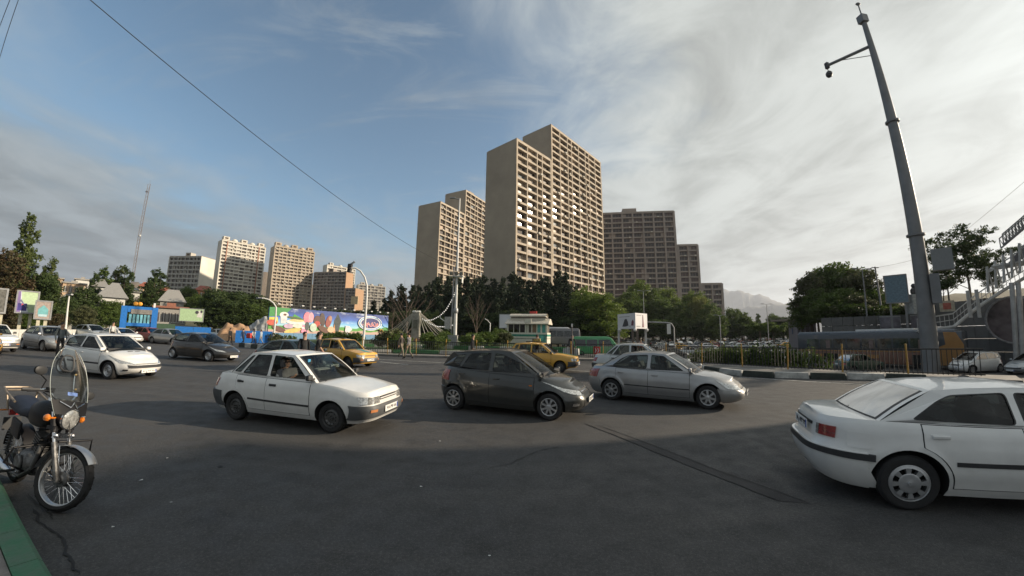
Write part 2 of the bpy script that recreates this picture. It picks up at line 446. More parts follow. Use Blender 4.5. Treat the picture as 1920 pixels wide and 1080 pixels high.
        nm.polygons.foreach_set('use_smooth', [True]*len(nm.polygons)); nm.set_sharp_from_angle(angle=radians(38))
        return o
    def crown_(s, x): return pw(s.crown, x)
    # cabin ---------------------------------------------------------
    def zbelt(s, x): return pw(s.zs, x)
    def zroof(s, x): return pw(s.roof, x)
    def cabY(s, x, z):
        zb, zt = s.zbelt(x), max(s.zroof(x), s.zbelt(x)+.05)
        yb = s.sideY(max(min(x, s.ext(1)[1]-.1), s.ext(1)[0]+.1), 1.0)*.985
        yb = min(yb, s.W/2*s.yq[-1][1]*.985)
        yr = s.roofw/2*(1-.04*abs(x/1.5)**2)
        t = max(0, min(1.05, (z-zb)/(zt-zb if zt-zb > .2 else .2)))
        H = s.zmax - s.zbelt(0)
        t = max(0, (z-s.zbelt(x))/H)
        return yb+(yr-yb)*t**1.25
    def cabin(s, parent, driver=False):
        pm = s.pm
        # side panels with window openings
        for sg in (1, -1):
            out2 = [(s.a0, s.zbelt(s.a0)-.01)]
            K = 18
            out2 += [(x, s.zroof(x)) for x in [s.a1+(s.c1-s.a1)*i/K for i in range(K+1)]]
            if getattr(s, 'c_mid', None): out2 += s.c_mid
            out2 += [(s.c0, s.zbelt(s.c0)-.01)]
            out2 += [(s.c0+(s.a0-s.c0)*i/8, s.zbelt(s.c0+(s.a0-s.c0)*i/8)-.01) for i in range(1, 8)]
            def rnd(poly, r=.035):
                res = []; n = len(poly)
                for i in range(n):
                    p, a, b = Vector(poly[i]), Vector(poly[i-1]), Vector(poly[(i+1) % n])
                    da, db = (a-p), (b-p); ra = min(r, da.length*.4); rb = min(r, db.length*.4)
                    A, B = p+da.normalized()*ra, p+db.normalized()*rb
                    for t in (0, .33, .67, 1): q = A*(1-t)**2+p*2*t*(1-t)+B*t*t; res.append((q.x, q.y))
                return res
            wins = [rnd(w, s.sp.get('wr', .035)) for w in s.wins]
            flat = [Vector((p[0], p[1], 0)) for p in out2]; loops = [flat]
            for w in wins: loops.append([Vector((p[0], p[1], 0)) for p in w])
            tris = tessellate_polygon(loops); allp = [p for l in loops for p in l]
            mb = MB()
            mb.add([(p.x, sg*s.cabY(p.x, p.y), p.y) for p in allp], tris)
            # jambs give the panel thickness round each opening
            for w in wins:
                k = len(w); vs = [(p[0], sg*s.cabY(*p), p[1]) for p in w]+[(p[0], sg*(s.cabY(*p)-.035), p[1]) for p in w]
                mb.add(vs, [(i, (i+1) % k, k+(i+1) % k, k+i) for i in range(k)], 1)
            po = mb.build('pillar_panel', [s.pillarm or pm, PLASTIC], parent)
            for wi, w in enumerate(wins):
                C = Vector((sum(p[0] for p in w)/len(w), sum(p[1] for p in w)/len(w)))
                k = len(w)
                inn = [tuple(Vector(p)+(C-Vector(p)).normalized()*.016) for p in w]
                mb = MB(); mb.add([(p[0], sg*(s.cabY(*p)+.002), p[1]) for p in w]+[(p[0], sg*(s.cabY(*p)+.003), p[1]) for p in inn],
                    [(i, (i+1) % k, k+(i+1) % k, k+i) for i in range(k)])
                g = MB(); g.add([(p[0], sg*(s.cabY(*p)-.008), p[1]) for p in w], tessellate_polygon([[Vector((p[0], p[1], 0)) for p in w]]))
                if not (s.open_front and sg == -1 and wi == s.open_front-1):
                    go = g.build('side_window', s.gm, parent)
                    mb.build('window_seal', s.trim or PLASTIC, go)
        # roof
        def RF(u, v):
            x = s.a1+(s.c1-s.a1)*u; t = -1+2*v; z = s.zroof(x)
            return Vector((x + (.05*(1-t*t) if u < .001 else 0) - (.05*(1-t*t) if u > .999 else 0), t*s.cabY(x, z), z+s.rcrown*(1-abs(t)**2.2)*min(1, .55+2.5*min(u, 1-u))))
        mb = MB(); mb.grid(RF, 20, 14); mb.build('roof', pm, parent, True, 50)
        # screens
        def screen(xb, xt, bowb, bowt, nm, m):
            def P(u, v, off=0):
                t = -1+2*u
                zb0, zt0 = s.zbelt(xb)-.005, s.zroof(xt)
                yb, yt = s.cabY(xb, s.zbelt(xb)), s.cabY(xt, zt0)
                sg = 1 if xb > 0 else -1
                x0 = xb+sg*bowb*(1-t*t); z0 = pw(s.zs, xb+sg*bowb*(1-t*t))-.005 + s.crown_(xb)*(1-abs(t)**2.4)
                x1 = xt+sg*bowt*(1-t*t); z1 = zt0+s.rcrown*.55*(1-abs(t)**2.2)
                bl = .03*sin(pi*v)
                return Vector((x0+(x1-x0)*v+sg*(bl*.6+off), t*(yb+(yt-yb)*v**1.15), z0+(z1-z0)*v+bl*.5))
            us = [0, .045, .08]+[.08+.84*i/10 for i in range(1, 10)]+[.92, .955, 1]; vs_ = [0, .05]+[.05+.89*i/7 for i in range(1, 7)]+[.94, 1]
            fr, gs, se = MB(), MB(), MB()
            for i in range(len(us)-1):
                for j in range(len(vs_)-1):
                    ua, ub, va, vb = us[i], us[i+1], vs_[j], vs_[j+1]
                    ed = ua < .04 or ub > .96 or vb > .95
                    seal = (not ed) and (ua < .075 or ub > .925 or va < .01)
                    tgt = fr if ed else (se if seal else gs)
                    off = -.004 if tgt is gs else (.001 if tgt is se else 0)
                    tgt.add([P(ua, va, off), P(ub, va, off), P(ub, vb, off), P(ua, vb, off)], [(0,1,2,3)])
            fr.build('screen_frame', s.pillarm or pm, parent, True, 50, weld=True)
            g = gs.build(nm, m, parent, True, 50, weld=True); se.build('window_seal', PLASTIC, g, True, 50, weld=True)
            return P
        s.PW = screen(s.a0, s.a1, .10, .06, 'windscreen', s.wm or CARGLASS)
        s.PR = screen(s.c0, s.c1, .06, .05, 'rear_window', s.gm)
        # wipers
        for a, b in ((.12, .52), (.52, .9)):
            mb = MB(); mb.tube([s.PW(a, .01, .03), s.PW(a+.06, .05, .02), s.PW(b, .04, .015)], .009, 5); mb.build('wiper', PLASTIC, parent)
    def interior(s, parent):
        zf = .3; sb = s.zbelt(0)
        def seat(x, y, w=.5):
            mb = MB()
            mb.box((x, y, sb-.08), (.16, w, .5), ry=-.25, taper=.9)
            o = mb.build('seat', SEATM, parent); bevel_mesh(o.data, .03, 2)
            h = MB(); h.box((x-.10, y, sb+.27), (.09, .24, .16), ry=-.2); h.box((x-.07, y, sb+.17), (.03,.1,.1), ry=-.2); ho = h.build('headrest', SEATM, o); bevel_mesh(ho.data, .02, 2)
        xs = s.a0-.95
        seat(xs, .36); seat(xs, -.36)
        seat(xs-.78, 0, 1.15)
        mb = MB(); mb.box((s.a0-.20, 0, sb-.02), (.34, s.W*.78, .16)); mb.box((s.a0-.30, .36, sb+.04), (.18, .34, .08)); d = mb.build('dashboard', DARKIN, parent); bevel_mesh(d.data, .03, 2)
        mb = MB(); R = .18; c = Vector((s.a0-.47, .36, sb+.03)); tl = .5
        ring = [c+Vector((sin(tl)*R*cos(a), R*sin(a), cos(tl)*R*cos(a))) for a in [2*pi*i/20 for i in range(20)]]
        mb.tube(ring, .014, 6, closed=True); mb.tube([ring[5], c, ring[15]], .016, 5); mb.build('steering_wheel', PLASTIC, parent)
        mb = MB(); p = s.PW(.5, .86, -.05); mb.box(p, (.02, .2, .055)); mb.build('inner_mirror', PLASTIC, parent)
def wheel_meshes(R, w, style, rimm=None):
    """tyre + rim facing +Y (outer side y=0 plane at the rim face)"""
    rr = R*.64 if style != 'moto' else R*.8
    t = MB(); h = w/2
    t.lathe([(rr, -w+.02),(rr+.01,-w),(R-.03,-w-.004),(R-.006,-w+.02),(R,-w*.5),(R-.006,-.02),(R-.03,.004),(R-.055,.008),(rr+.012,0),(rr,-.02)], 40, 0, 'Y')
    for k in range(3): t.lathe([(R+.0005,-w*(.3+.2*k)-.004),(R-.008,-w*(.3+.2*k)),(R+.0005,-w*(.3+.2*k)+.004)], 40, 1, 'Y')
    tm = t.mesh('tyre', [RUBBER, UNDER], True, 30)
    r = MB()
    r.lathe([(rr,-w+.02),(rr-.015,-w*.5),(rr-.02,-.035),(rr-.012,-.012),(rr,.002),(rr+.006,.0)], 36, 0, 'Y')     # rim barrel
    r.lathe([(0,-.075),(rr-.02,-.075)], 24, 1, 'Y')                                                         # dark backing
    if style == 'spoke8' or style == 'spoke7':
        n = 8 if style == 'spoke8' else 7
        for k in range(n):
            a = 2*pi*k/n; c, s_ = cos(a), sin(a)
            wd = .022 if n == 8 else .026
            vs = []
            for rad, hw, y in ((.03, wd*1.1, -.002),(rr*.55, wd*.9, .0),(rr-.008, wd*1.15, -.004)):
                for sg in (-1, 1):
                    for dy in (0, -.03): vs.append((c*rad - s_*hw*sg, y+dy, s_*rad + c*hw*sg))
            fs = []
            for i in (0, 1):
                b = i*4; fs += [(b,b+2,b+6,b+4),(b+1,b+5,b+7,b+3),(b,b+4,b+5,b+1),(b+2,b+3,b+7,b+6)]
            r.add(vs, fs)
        r.lathe([(0,.006),(.03,.006),(.055,.0),(.06,-.03)], 20, 0, 'Y'); r.lathe([(rr-.02,-.03),(rr-.012,-.002),(rr+.0,.002)], 36, 0, 'Y')
    elif style == 'holes':            # wheel cover with oval holes near the rim
        n = 8; K = 48
        r.lathe([(0,.012),(rr*.2,.012),(rr*.32,.006),(rr*.5,.012),(rr*.56,.008)], K, 0, 'Y')
        r.lathe([(rr*.84,.004),(rr-.004,-.002),(rr,-.02)], K, 0, 'Y')
        for k in range(n):
            a0 = 2*pi*k/n; a1 = a0+2*pi/n*.45
            def P(u, v): a = a0+(a1-a0)*u; rd = rr*(.55+.30*v); return (rd*cos(a), .008, rd*sin(a))
            r.grid(P, 4, 3, flip=False)
            def Q(u, v):
                a = a0+(a1-a0)*u; rd = rr*(.55+.30*v)
                return (rd*cos(a), .008, rd*sin(a))
            r.add([(rr*.55*cos(a0),.008,rr*.55*sin(a0)),(rr*.85*cos(a0),.006,rr*.85*sin(a0)),(rr*.85*cos(a0),-.04,rr*.85*sin(a0)),(rr*.55*cos(a0),-.04,rr*.55*sin(a0))],[(0,1,2,3)])
            r.add([(rr*.55*cos(a1),.008,rr*.55*sin(a1)),(rr*.85*cos(a1),.006,rr*.85*sin(a1)),(rr*.85*cos(a1),-.04,rr*.85*sin(a1)),(rr*.55*cos(a1),-.04,rr*.55*sin(a1))],[(0,1,2,3)])
        r.lathe([(rr*.12,.013),(rr*.1,.022),(0,.022)], 16, 0, 'Y')
    else:                             # plain steel wheel, dark
        r.lathe([(0,-.01),(rr*.25,-.01),(rr*.3,-.03),(rr*.55,-.035),(rr*.7,-.015),(rr*.9,-.03),(rr-.01,-.03)], 30, 1 if style == 'steel' else 0, 'Y')
        for k in range(10):
            a = 2*pi*k/10; r.box((rr*.62*cos(a), -.018, rr*.62*sin(a)), (.02,.006,.02), 2)
        for k in range(4):
            a = 2*pi*k/4+.4; r.box((rr*.17*cos(a), -.006, rr*.17*sin(a)), (.016,.014,.016), 2)
    rm = r.mesh('rim', [rimm or ALLOY, STEEL if style != 'holes' else UNDER, UNDER], True, 35)
    return tm, rm
def make_car(sp, name, label, cat='car', plate=None, group=None):
    c = Car(sp); root = empty(name, (0,0,0), 0, label, cat, group)
    body = c.body(root); c.cabin(root)
    if sp.get('detail', 1): c.interior(root)
    W, wb, R = c.W, c.wb, c.R
    # doors
    for sg in (1, -1):
        dr = c.doors
        for di, (xa, xb, cut) in enumerate(dr):
            def fn(u, v, off, xa=xa, xb=xb, cut=cut):
                q = .13+(.985-.13)*v
                z = c.Z((xa+xb)/2, q); lo, hi = xa, xb
                if cut:               # the rear edge follows the wheel arch
                    rr = R+.10; dz = z-c.wc
                    if abs(dz) < rr: lo = max(lo, -wb/2+sqrt(rr*rr-dz*dz))
                x = lo+(hi-lo)*u
                return c.side(x, q, off, sg)
            def fg(u, v, off, fn=fn):
                p = fn(u, v, off); return p+Vector(((u-.5)*.018, 0, (v-.5)*.014))
            d = c.patch('door', fn, 16, 14, c.pm, root, .008)
            c.patch('door_gap', fg, 16, 14, UNDER, d, .002)
            hx, hz = (xa+xb)/2-(xb-xa)*.33, pw(c.zs, xa)-.13
            q = c.qz(hx, hz); p = c.side(hx, q, .012, sg)
            h = MB(); h.box(p, (.16,.028,.035)); h.box(p-Vector((0,sg*.012,0)), (.19,.012,.055)); ho = h.build('door_handle', c.handm or PLASTIC, d); bevel_mesh(ho.data, .006, 2)
        # rub strip on the doors
        if c.strip:
            z0, z1, m, hgt = c.strip
            for di, (xa, xb, cut) in enumerate(dr):
                xa2 = max(xa, -wb/2+R+.11); xb2 = min(xb+.0, wb/2-R-.08)
                def fn(u, v, off, xa=xa2, xb=xb2):
                    x = xa+(xb-xa)*u; z = z0+(z1-z0)*(x+wb/2)/wb + (v-.5)*hgt
                    return c.side(x, c.qz(x, z), off, sg)
                c.patch('rub_strip', fn, 8, 1, m, root, .016)
        # mirror
        mb = MB(); xm = c.a0-.12; zb = c.zbelt(xm)+.08; y0 = c.cabY(xm, zb)
        mb.box((xm+.03, sg*(y0+.10), zb+.01), (.08,.15,.105), taper=.85)
        mo = mb.build('wing_mirror', c.mirm or c.pm, root); bevel_mesh(mo.data, .025, 3)
        g = MB(); g.box((xm-.013, sg*(y0+.10), zb+.01), (.006,.12,.08)); g.build('mirror_glass', CHROME, mo)
        st = MB(); st.box((xm+.03, sg*(y0+.02), zb-.03), (.07,.08,.05)); st.build('mirror_foot', PLASTIC, mo)
        # sills
        if c.sill:
            def fn(u, v, off):
                x = -wb/2+R+.09+(wb-2*R-.18)*u; return c.side(x, .0+.11*v, off, sg)
            c.patch('sill', fn, 10, 2, c.sill, root, .012)
        # side lamp
        xq = wb/2+R*0-.0
        if c.sidelamp:
            p = c.side(wb/2-.42, c.qz(wb/2-.42, c.sidelamp), .006, sg); b = MB(); b.box(p, (.07,.012,.025)); b.build('side_indicator', ORANGEL, root)
    # bumpers, lamps, grille as skin panels: (name, front/rear, s0, s1, q0, q1, offset, material, both sides?)
    for (nm, rear, s0, s1, q0, q1, off, m, both) in c.skins:
        for sg in ((1, -1) if both else (1,)):
            def fn(u, v, o):
                a, b = (s0, s1)
                a_ = a(v) if callable(a) else a; b_ = b(v) if callable(b) else b
                qa = q0(u) if callable(q0) else q0; qb = q1(u) if callable(q1) else q1
                return c.at(qa+(qb-qa)*v, sg*(a_+(b_-a_)*u), rear, o)
            nu = max(2, int(abs((s1(0) if callable(s1) else s1)-(s0(0) if callable(s0) else s0))/.06)+2)
            c.patch(nm, fn, nu, 5, m, root, off)
    if c.extra: c.extra(c, root)
    # plates
    for rear, q in ((False, c.pq[0]), (True, c.pq[1])):
        p = c.at(q, 0, rear, .045); b = MB(); b.box((0,0,0), (.008,.52,.112)); b.box((0.0045 if not rear else -.0045, .235 if not rear else -.235, 0), (.003,.04,.10), 1)
        po = b.build('number_plate', [PLATEW, BLUEINK], root); po.location = p
        if plate:
            R_ = Matrix(((0,0,1),(1,0,0),(0,1,0))) if not rear else Matrix(((0,0,-1),(-1,0,0),(0,1,0)))
            put_text(plate, .115, INK, po, Matrix.Translation((.006 if not rear else -.006,-.01,0)) @ R_.to_4x4(), width=.40, bold=.002)
    # wheels
    tm, rm = wheel_meshes(R, c.tw, c.wstyle, c.rimm)
    for wx in (wb/2, -wb/2):
        for sg in (1, -1):
            w = empty('wheel', (wx, sg*(c.W/2-.055), R)); w.parent = root
            w.rotation_euler = (0, random.uniform(0, 6), 0) if sg == 1 else (0, random.uniform(0, 6), pi)
            if wx > 0 and c.steer: w.rotation_euler = Matrix.Rotation(c.steer, 3, 'Z').to_4x4().to_euler() if False else w.rotation_euler
            link('tyre', tm, w); link('rim', rm, w)
    return root, c
def recolour(root, old, new):
    def rec(o):
        if o.type == 'MESH':
            for sl in o.material_slots:
                if sl.material == old: sl.link = 'OBJECT'; sl.material = new
        for ch in o.children: rec(ch)
    rec(root)
W_ = paint('white', (.74,.74,.72), dust=.22)
SPECS = {}
SPECS['boxy_sedan'] = dict(L=3.94, W=1.605, wb=2.30, R=.275, tw=.165, zb=.20, flare=.008, n=7.5,
  xr=[(0,-1.86),(.3,-1.93),(.5,-1.94),(.62,-1.90),(1,-1.80)], xf=[(0,1.88),(.2,1.95),(.45,1.97),(.55,1.94),(.85,1.92),(1,1.88)],
  zs=[(-1.95,.91),(-1.3,.94),(-.4,.92),(.75,.90),(1.1,.87),(1.80,.765),(1.97,.745)], crown=[(-1.9,.04),(-1.3,.02),(-1.2,0),(.7,.0),(.95,.05),(1.85,.045)],
  a0=.80, a1=.18, c1=-.90, c0=-1.36, cab_f=.80, cab_r=-1.32, roof=[(-.92,1.37),(-.4,1.40),(.18,1.375)], zmax=1.40, roofw=1.16, rcrown=.045,
  wins=[[(.60,.94),(.14,1.335),(-.30,1.355),(-.30,.95)], [(-.37,.95),(-.37,1.355),(-.74,1.35),(-1.02,.965)], [(-1.07,.975),(-.80,1.335),(-.88,1.32),(-1.26,.985)]],
  doors=[(-.335,.70,False),(-1.12,-.345,True)], strip=(.50,.46,PLASTIC,.035), sill=None, sidelamp=None, handm=None, mirm=PLASTIC, pillarm=None, trim=None, open_front=1, gm=CARGLASS, wm=None,
  pq=(.36,.72), wstyle='steel', rimm=mat('dark_wheel_steel', (.05,.05,.052), .6, .3), steer=0, extra=None)
SP = SPECS['boxy_sedan']
SP['skins'] = [
  ('bumper', False, -1.02, 1.02, .12, .56, .03, GREYPLASTIC, False), ('bumper', True, -1.02, 1.02, .10, .52, .03, GREYPLASTIC, False),
  ('chin', False, -.95, .95, .0, .10, .02, W_, False),
  ('headlight', False, .36, .82, .62, .86, .012, LAMPG, True), ('grille', False, -.33, .33, .71, .84, .008, PLASTIC, False), ('grille_bar', False, -.33, .33, .755, .79, .02, W_, False),
  ('bumper_lamp', False, .50, .64, .33, .43, .037, mat('amber_lens', (.5,.2,.08), .3), True),
  ('tail_light', True, .38, .78, .62, .86, .012, REDL, True)]
def derive(base, **k):
    d = dict(SPECS[base]); d.update(k); return d
# small rounded grey hatchback
SPECS['round_hatch'] = dict(L=3.80, W=1.695, wb=2.46, R=.295, tw=.185, zb=.17, flare=.02, n=3.9,
  xr=[(0,-1.74),(.25,-1.84),(.5,-1.86),(.7,-1.82),(1,-1.70)], xf=[(0,1.88),(.15,1.96),(.4,1.98),(.6,1.93),(.8,1.80),(1,1.58)],
  zs=[(-1.8,1.06),(-1.2,1.04),(-.2,.97),(.7,.93),(1.1,.89),(1.6,.79),(2.0,.72)], crown=[(-1.9,.06),(-1.5,.0),(.9,.0),(1.15,.07),(1.6,.085),(2.0,.05)],
  a0=1.10, a1=.22, c1=-1.38, c0=-1.74, cab_f=1.08, cab_r=-1.70, roof=[(-1.45,1.405),(-.6,1.475),(-.1,1.485),(.22,1.465)], zmax=1.50, roofw=1.10, rcrown=.04,
  wins=[[(.52,1.005),(.80,1.00),(.58,1.20),(.05,1.40),(-.18,1.425),(-.18,1.01)], [(-.27,1.015),(-.27,1.425),(-.85,1.40),(-1.05,1.06)], [(-1.10,1.08),(-.95,1.385),(-1.22,1.34),(-1.36,1.17)]], wr=.04,
  doors=[(-.22,.88,False),(-1.14,-.23,True)], strip=None, sill=None, sidelamp=.74, handm=None, mirm=None, pillarm=None, trim=None, open_front=0, gm=CARGLASS, wm=None,
  pq=(.42,.62), wstyle='spoke8', rimm=ALLOY, steer=0, extra=None)
SPECS['round_hatch']['skins'] = [
  ('headlight', False, lambda v: .34+.10*(1-v), lambda v: .70+.42*v, lambda u: .60+.08*u, lambda u: .76+.17*u, .012, LAMPG, True),
  ('grille', False, -.32, .32, .66, .80, .006, PLASTIC, False), ('grille_bar', False, -.30, .30, .72, .75, .014, CHROME, False),
  ('lower_grille', False, -.38, .38, .12, .34, .008, PLASTIC, False), ('fog_lamp', False, .56, .72, .20, .30, .012, CHROME, True),
  ('tail_light', True, lambda v: .52+.05*v, lambda v: .95-.1*v, .62, .92, .012, REDL, True), ('bumper', True, -.98, .98, .06, .42, .018, None, False)]
# silver three-box sedan
SPECS['silver_sedan'] = dict(L=4.34, W=1.705, wb=2.61, R=.30, tw=.185, zb=.17, flare=.022, n=4.0,
  xr=[(0,-2.12),(.25,-2.20),(.5,-2.22),(.8,-2.17),(1,-2.06)], xf=[(0,2.04),(.15,2.12),(.4,2.15),(.6,2.11),(.8,2.00),(1,1.84)],
  zs=[(-2.2,.93),(-1.6,.965),(-.8,.94),(0,.915),(.8,.89),(1.3,.82),(1.85,.70),(2.1,.62)], crown=[(-2.1,.04),(-1.6,.035),(-1.5,0),(.9,0),(1.1,.06),(1.9,.07)],
  a0=.98, a1=.20, c1=-1.02, c0=-1.66, cab_f=.96, cab_r=-1.62, roof=[(-1.1,1.325),(-.5,1.375),(-.1,1.38),(.2,1.355)], zmax=1.39, roofw=1.10, rcrown=.04,
  wins=[[(.72,.935),(.16,1.31),(-.12,1.33),(-.18,1.33),(-.18,.955)], [(-.27,.96),(-.27,1.335),(-.85,1.30),(-1.05,1.20),(-1.30,1.0)]], wr=.05,
  doors=[(-.22,.86,False),(-1.16,-.23,True)], strip=(.50,.47,PLASTIC,.03), sill=None, sidelamp=None, handm=None, mirm=None, pillarm=None, trim=None, open_front=0, gm=CARGLASS, wm=None,
  pq=(.42,.60), wstyle='spoke7', rimm=ALLOY, steer=0, extra=None)
SPECS['silver_sedan']['skins'] = [
  ('headlight', False, lambda v: .38, lambda v: .82+.10*v, lambda u: .66, lambda u: .84+.08*u, .012, LAMPG, True),
  ('grille', False, -.30, .30, .68, .84, .006, PLASTIC, False), ('lower_grille', False, -.45, .45, .14, .32, .008, PLASTIC, False), ('fog_lamp', False, .58, .72, .18, .28, .012, CHROME, True),
  ('bumper', False, -1.10, 1.10, .04, .60, .016, None, False), ('bumper', True, -1.05, 1.05, .04, .52, .018, None, False),
  ('tail_light', True, .40, .93, .60, .90, .012, REDL, True)]
# large white saloon seen from behind
SPECS['big_saloon'] = dict(L=4.50, W=1.705, wb=2.67, R=.305, tw=.185, zb=.18, flare=.012, n=4.4,
  xr=[(0,-2.08),(.2,-2.18),(.40,-2.22),(.58,-2.21),(.62,-2.16),(.9,-2.15),(1,-2.11)], xf=[(0,2.08),(.2,2.18),(.45,2.22),(.55,2.17),(.85,2.10),(1,2.00)],
  zs=[(-2.3,.955),(-1.9,.965),(-1.4,.955),(-.4,.93),(.85,.89),(1.3,.83),(2.0,.70),(2.2,.66)], crown=[(-2.2,.035),(-1.75,.03),(-1.6,0),(.9,0),(1.15,.05),(2.0,.05)],
  a0=.95, a1=.12, c1=-1.02, c0=-1.58, cab_f=.93, cab_r=-1.54, roof=[(-1.1,1.285),(-.6,1.315),(-.2,1.32),(.12,1.305)], zmax=1.33, roofw=1.12, rcrown=.04,
  wins=[[(.70,.925),(.10,1.255),(-.24,1.27),(-.24,.945)], [(-.31,.945),(-.31,1.27),(-.85,1.245),(-1.0,1.18),(-1.28,.985)]], wr=.05,
  doors=[(-.28,.84,False),(-1.20,-.29,True)], strip=(.55,.53,PLASTIC,.045), sill=None, sidelamp=None, handm=None, mirm=None, pillarm=None, trim=None, open_front=0, gm=CARGLASS, wm=None,
  pq=(.42,.78), wstyle='holes', rimm=ALLOY, steer=0, extra=None)
SPECS['big_saloon']['skins'] = [
  ('headlight', False, .42, .86, .64, .86, .012, LAMPG, True), ('grille', False, -.38, .38, .68, .84, .006, PLASTIC, False),
  ('bumper', False, -1.15, 1.15, .04, .56, .025, None, False), ('bumper_strip', False, -1.17, 1.17, .42, .52, .036, PLASTIC, False),
  ('bumper', True, -1.03, 1.03, .03, .54, .028, None, False), ('bumper_strip', True, -1.10, 1.10, .44, .53, .042, PLASTIC, False),
  ('tail_light', True, .46, .66, .76, .86, .012, REDL, True), ('tail_light', True, .46, .66, .69, .755, .012, REDL, True), ('reverse_lamp', True, .41, .455, .69, .86, .012, LAMPG, True), ('boot_handle', True, -.30, .30, .80, .85, .012, PLASTIC, False)]
# white rounded hatchback at the left
SPECS['snub_hatch'] = dict(L=3.84, W=1.655, wb=2.44, R=.29, tw=.18, zb=.17, flare=.02, n=3.8,
  xr=[(0,-1.68),(.25,-1.76),(.5,-1.78),(.7,-1.74),(1,-1.62)], xf=[(0,1.94),(.15,2.04),(.4,2.08),(.6,2.02),(.8,1.90),(1,1.68)],
  zs=[(-1.7,.99),(-1.2,.985),(-.2,.94),(.7,.90),(1.1,.85),(1.7,.72),(2.0,.66)], crown=[(-1.8,.05),(-1.5,.0),(.85,.0),(1.05,.07),(1.7,.085),(2.0,.05)],
  a0=1.0, a1=.16, c1=-1.28, c0=-1.70, cab_f=.98, cab_r=-1.66, roof=[(-1.35,1.33),(-.6,1.40),(-.1,1.405),(.16,1.385)], zmax=1.42, roofw=1.08, rcrown=.04,
  wins=[[(.70,.965),(.12,1.33),(-.20,1.35),(-.24,.98)], [(-.31,.985),(-.28,1.355),(-.85,1.33),(-1.16,1.22),(-1.30,1.04)]], wr=.06,
  doors=[(-.27,.82,False),(-1.12,-.28,True)], strip=(.52,.50,PLASTIC,.05), sill=None, sidelamp=None, handm=None, mirm=None, pillarm=None, trim=None, open_front=0, gm=CARGLASS, wm=None,
  pq=(.16,.62), wstyle='cover', rimm=ALLOY, steer=0, extra=None)
SPECS['snub_hatch']['skins'] = [
  ('headlight', False, lambda v: .36+.16*v, lambda v: .80+.30*v, lambda u: .64+.04*u, lambda u: .78+.14*u, .012, LAMPG, True),
  ('grille', False, -.62, .62, .40, .60, .010, PLASTIC, False), ('grille_bar', False, -.36, .36, .66, .69, .012, PLASTIC, False), ('fog_lamp', False, .62, .78, .20, .30, .012, PLASTIC, True),
  ('bumper', True, -1.0, 1.0, .06, .45, .018, None, False), ('tail_light', True, .50, .90, .60, .92, .012, REDL, True)]
SPECS['boxy_hatch'] = derive('boxy_sedan', L=3.57, a0=.80, xr=[(0,-1.58),(.3,-1.65),(.5,-1.66),(.62,-1.62),(1,-1.56)], c1=-1.22, c0=-1.60, cab_r=-1.55,
  roof=[(-1.25,1.37),(-.4,1.42),(.18,1.385)], zmax=1.43, open_front=1,
  wins=[[(.60,.94),(.14,1.345),(-.30,1.365),(-.30,.95)], [(-.37,.95),(-.37,1.365),(-.95,1.355),(-1.02,.965)], [(-1.07,.975),(-1.01,1.345),(-1.15,1.33),(-1.38,.985)]])
def build_car(kind, colour, label, name='car', plate=None, cat='car', group=None, **kw):
    sp = dict(SPECS[kind]); sp['pm'] = colour; sp.update(kw)
    def sub(m): return colour if (m is None or m is W_) else m
    if kind != 'boxy_sedan': sp['handm'] = colour
    sp['skins'] = [tuple(sub(e) if i == 7 else e for i, e in enumerate(t)) for t in sp['skins']]
    return make_car(sp, name, label, cat, plate, group)
# ------------------------------------------------------------------ the ground
# fence line between the roundabout and the lower road on the right (plan coordinates)
FENCE_PX = [(560,656),(650,660),(712,663.5),(825,667.5),(950,670.5),(1126,673),(1225,678),(1309,683),(1380,687),(1513,695),(1661,702),(1790,707),(1914,711)]
FENCE = [G(x, y, .12) for x, y in FENCE_PX]
RIGHT0 = FENCE[5]
def seg_dist(p, a, b):
    ax, ay, bx, by = a[0], a[1], b[0], b[1]; dx, dy = bx-ax, by-ay
    t = max(0, min(1, ((p[0]-ax)*dx+(p[1]-ay)*dy)/(dx*dx+dy*dy)))
    return hypot(p[0]-ax-t*dx, p[1]-ay-t*dy), (dx*(p[1]-ay)-dy*(p[0]-ax))
RLINE = [(FENCE[5].x-6, FENCE[5].y+60)]+[(p.x, p.y) for p in FENCE[5:]]+[(FENCE[-1].x+30, FENCE[-1].y-12)]
def beyond(x, y):
    """metres past the fence on the lower side, negative on the roundabout side"""
    best = 1e9; sg = -1
    for a, b in zip(RLINE, RLINE[1:]):
        d, c = seg_dist((x, y), a, b)
        if d < best: best = d; sg = 1 if c > 0 else -1
    return best*sg
def gz(x, y):
    r = hypot(x, y); az = math.degrees(atan2(x, y))
    b = beyond(x, y) if x > -8 else -9
    z = -1.25*smooth(.6, 6.0, b)
    if x < 5:                                          # the planted island bulges, the hill rises behind it on the left
        z += .55*smooth(30, 44, r)*smooth(-38, -30, az)*smooth(8, 2, az)
    z += 16*smooth(70, 330, r)*smooth(10, -15, az)
    z += 7*smooth(100, 190, r)*smooth(0, -10, az)*0
    z += 5*smooth(95, 150, r)*smooth(24, 8, az)*smooth(-30, -10, az)
    return z
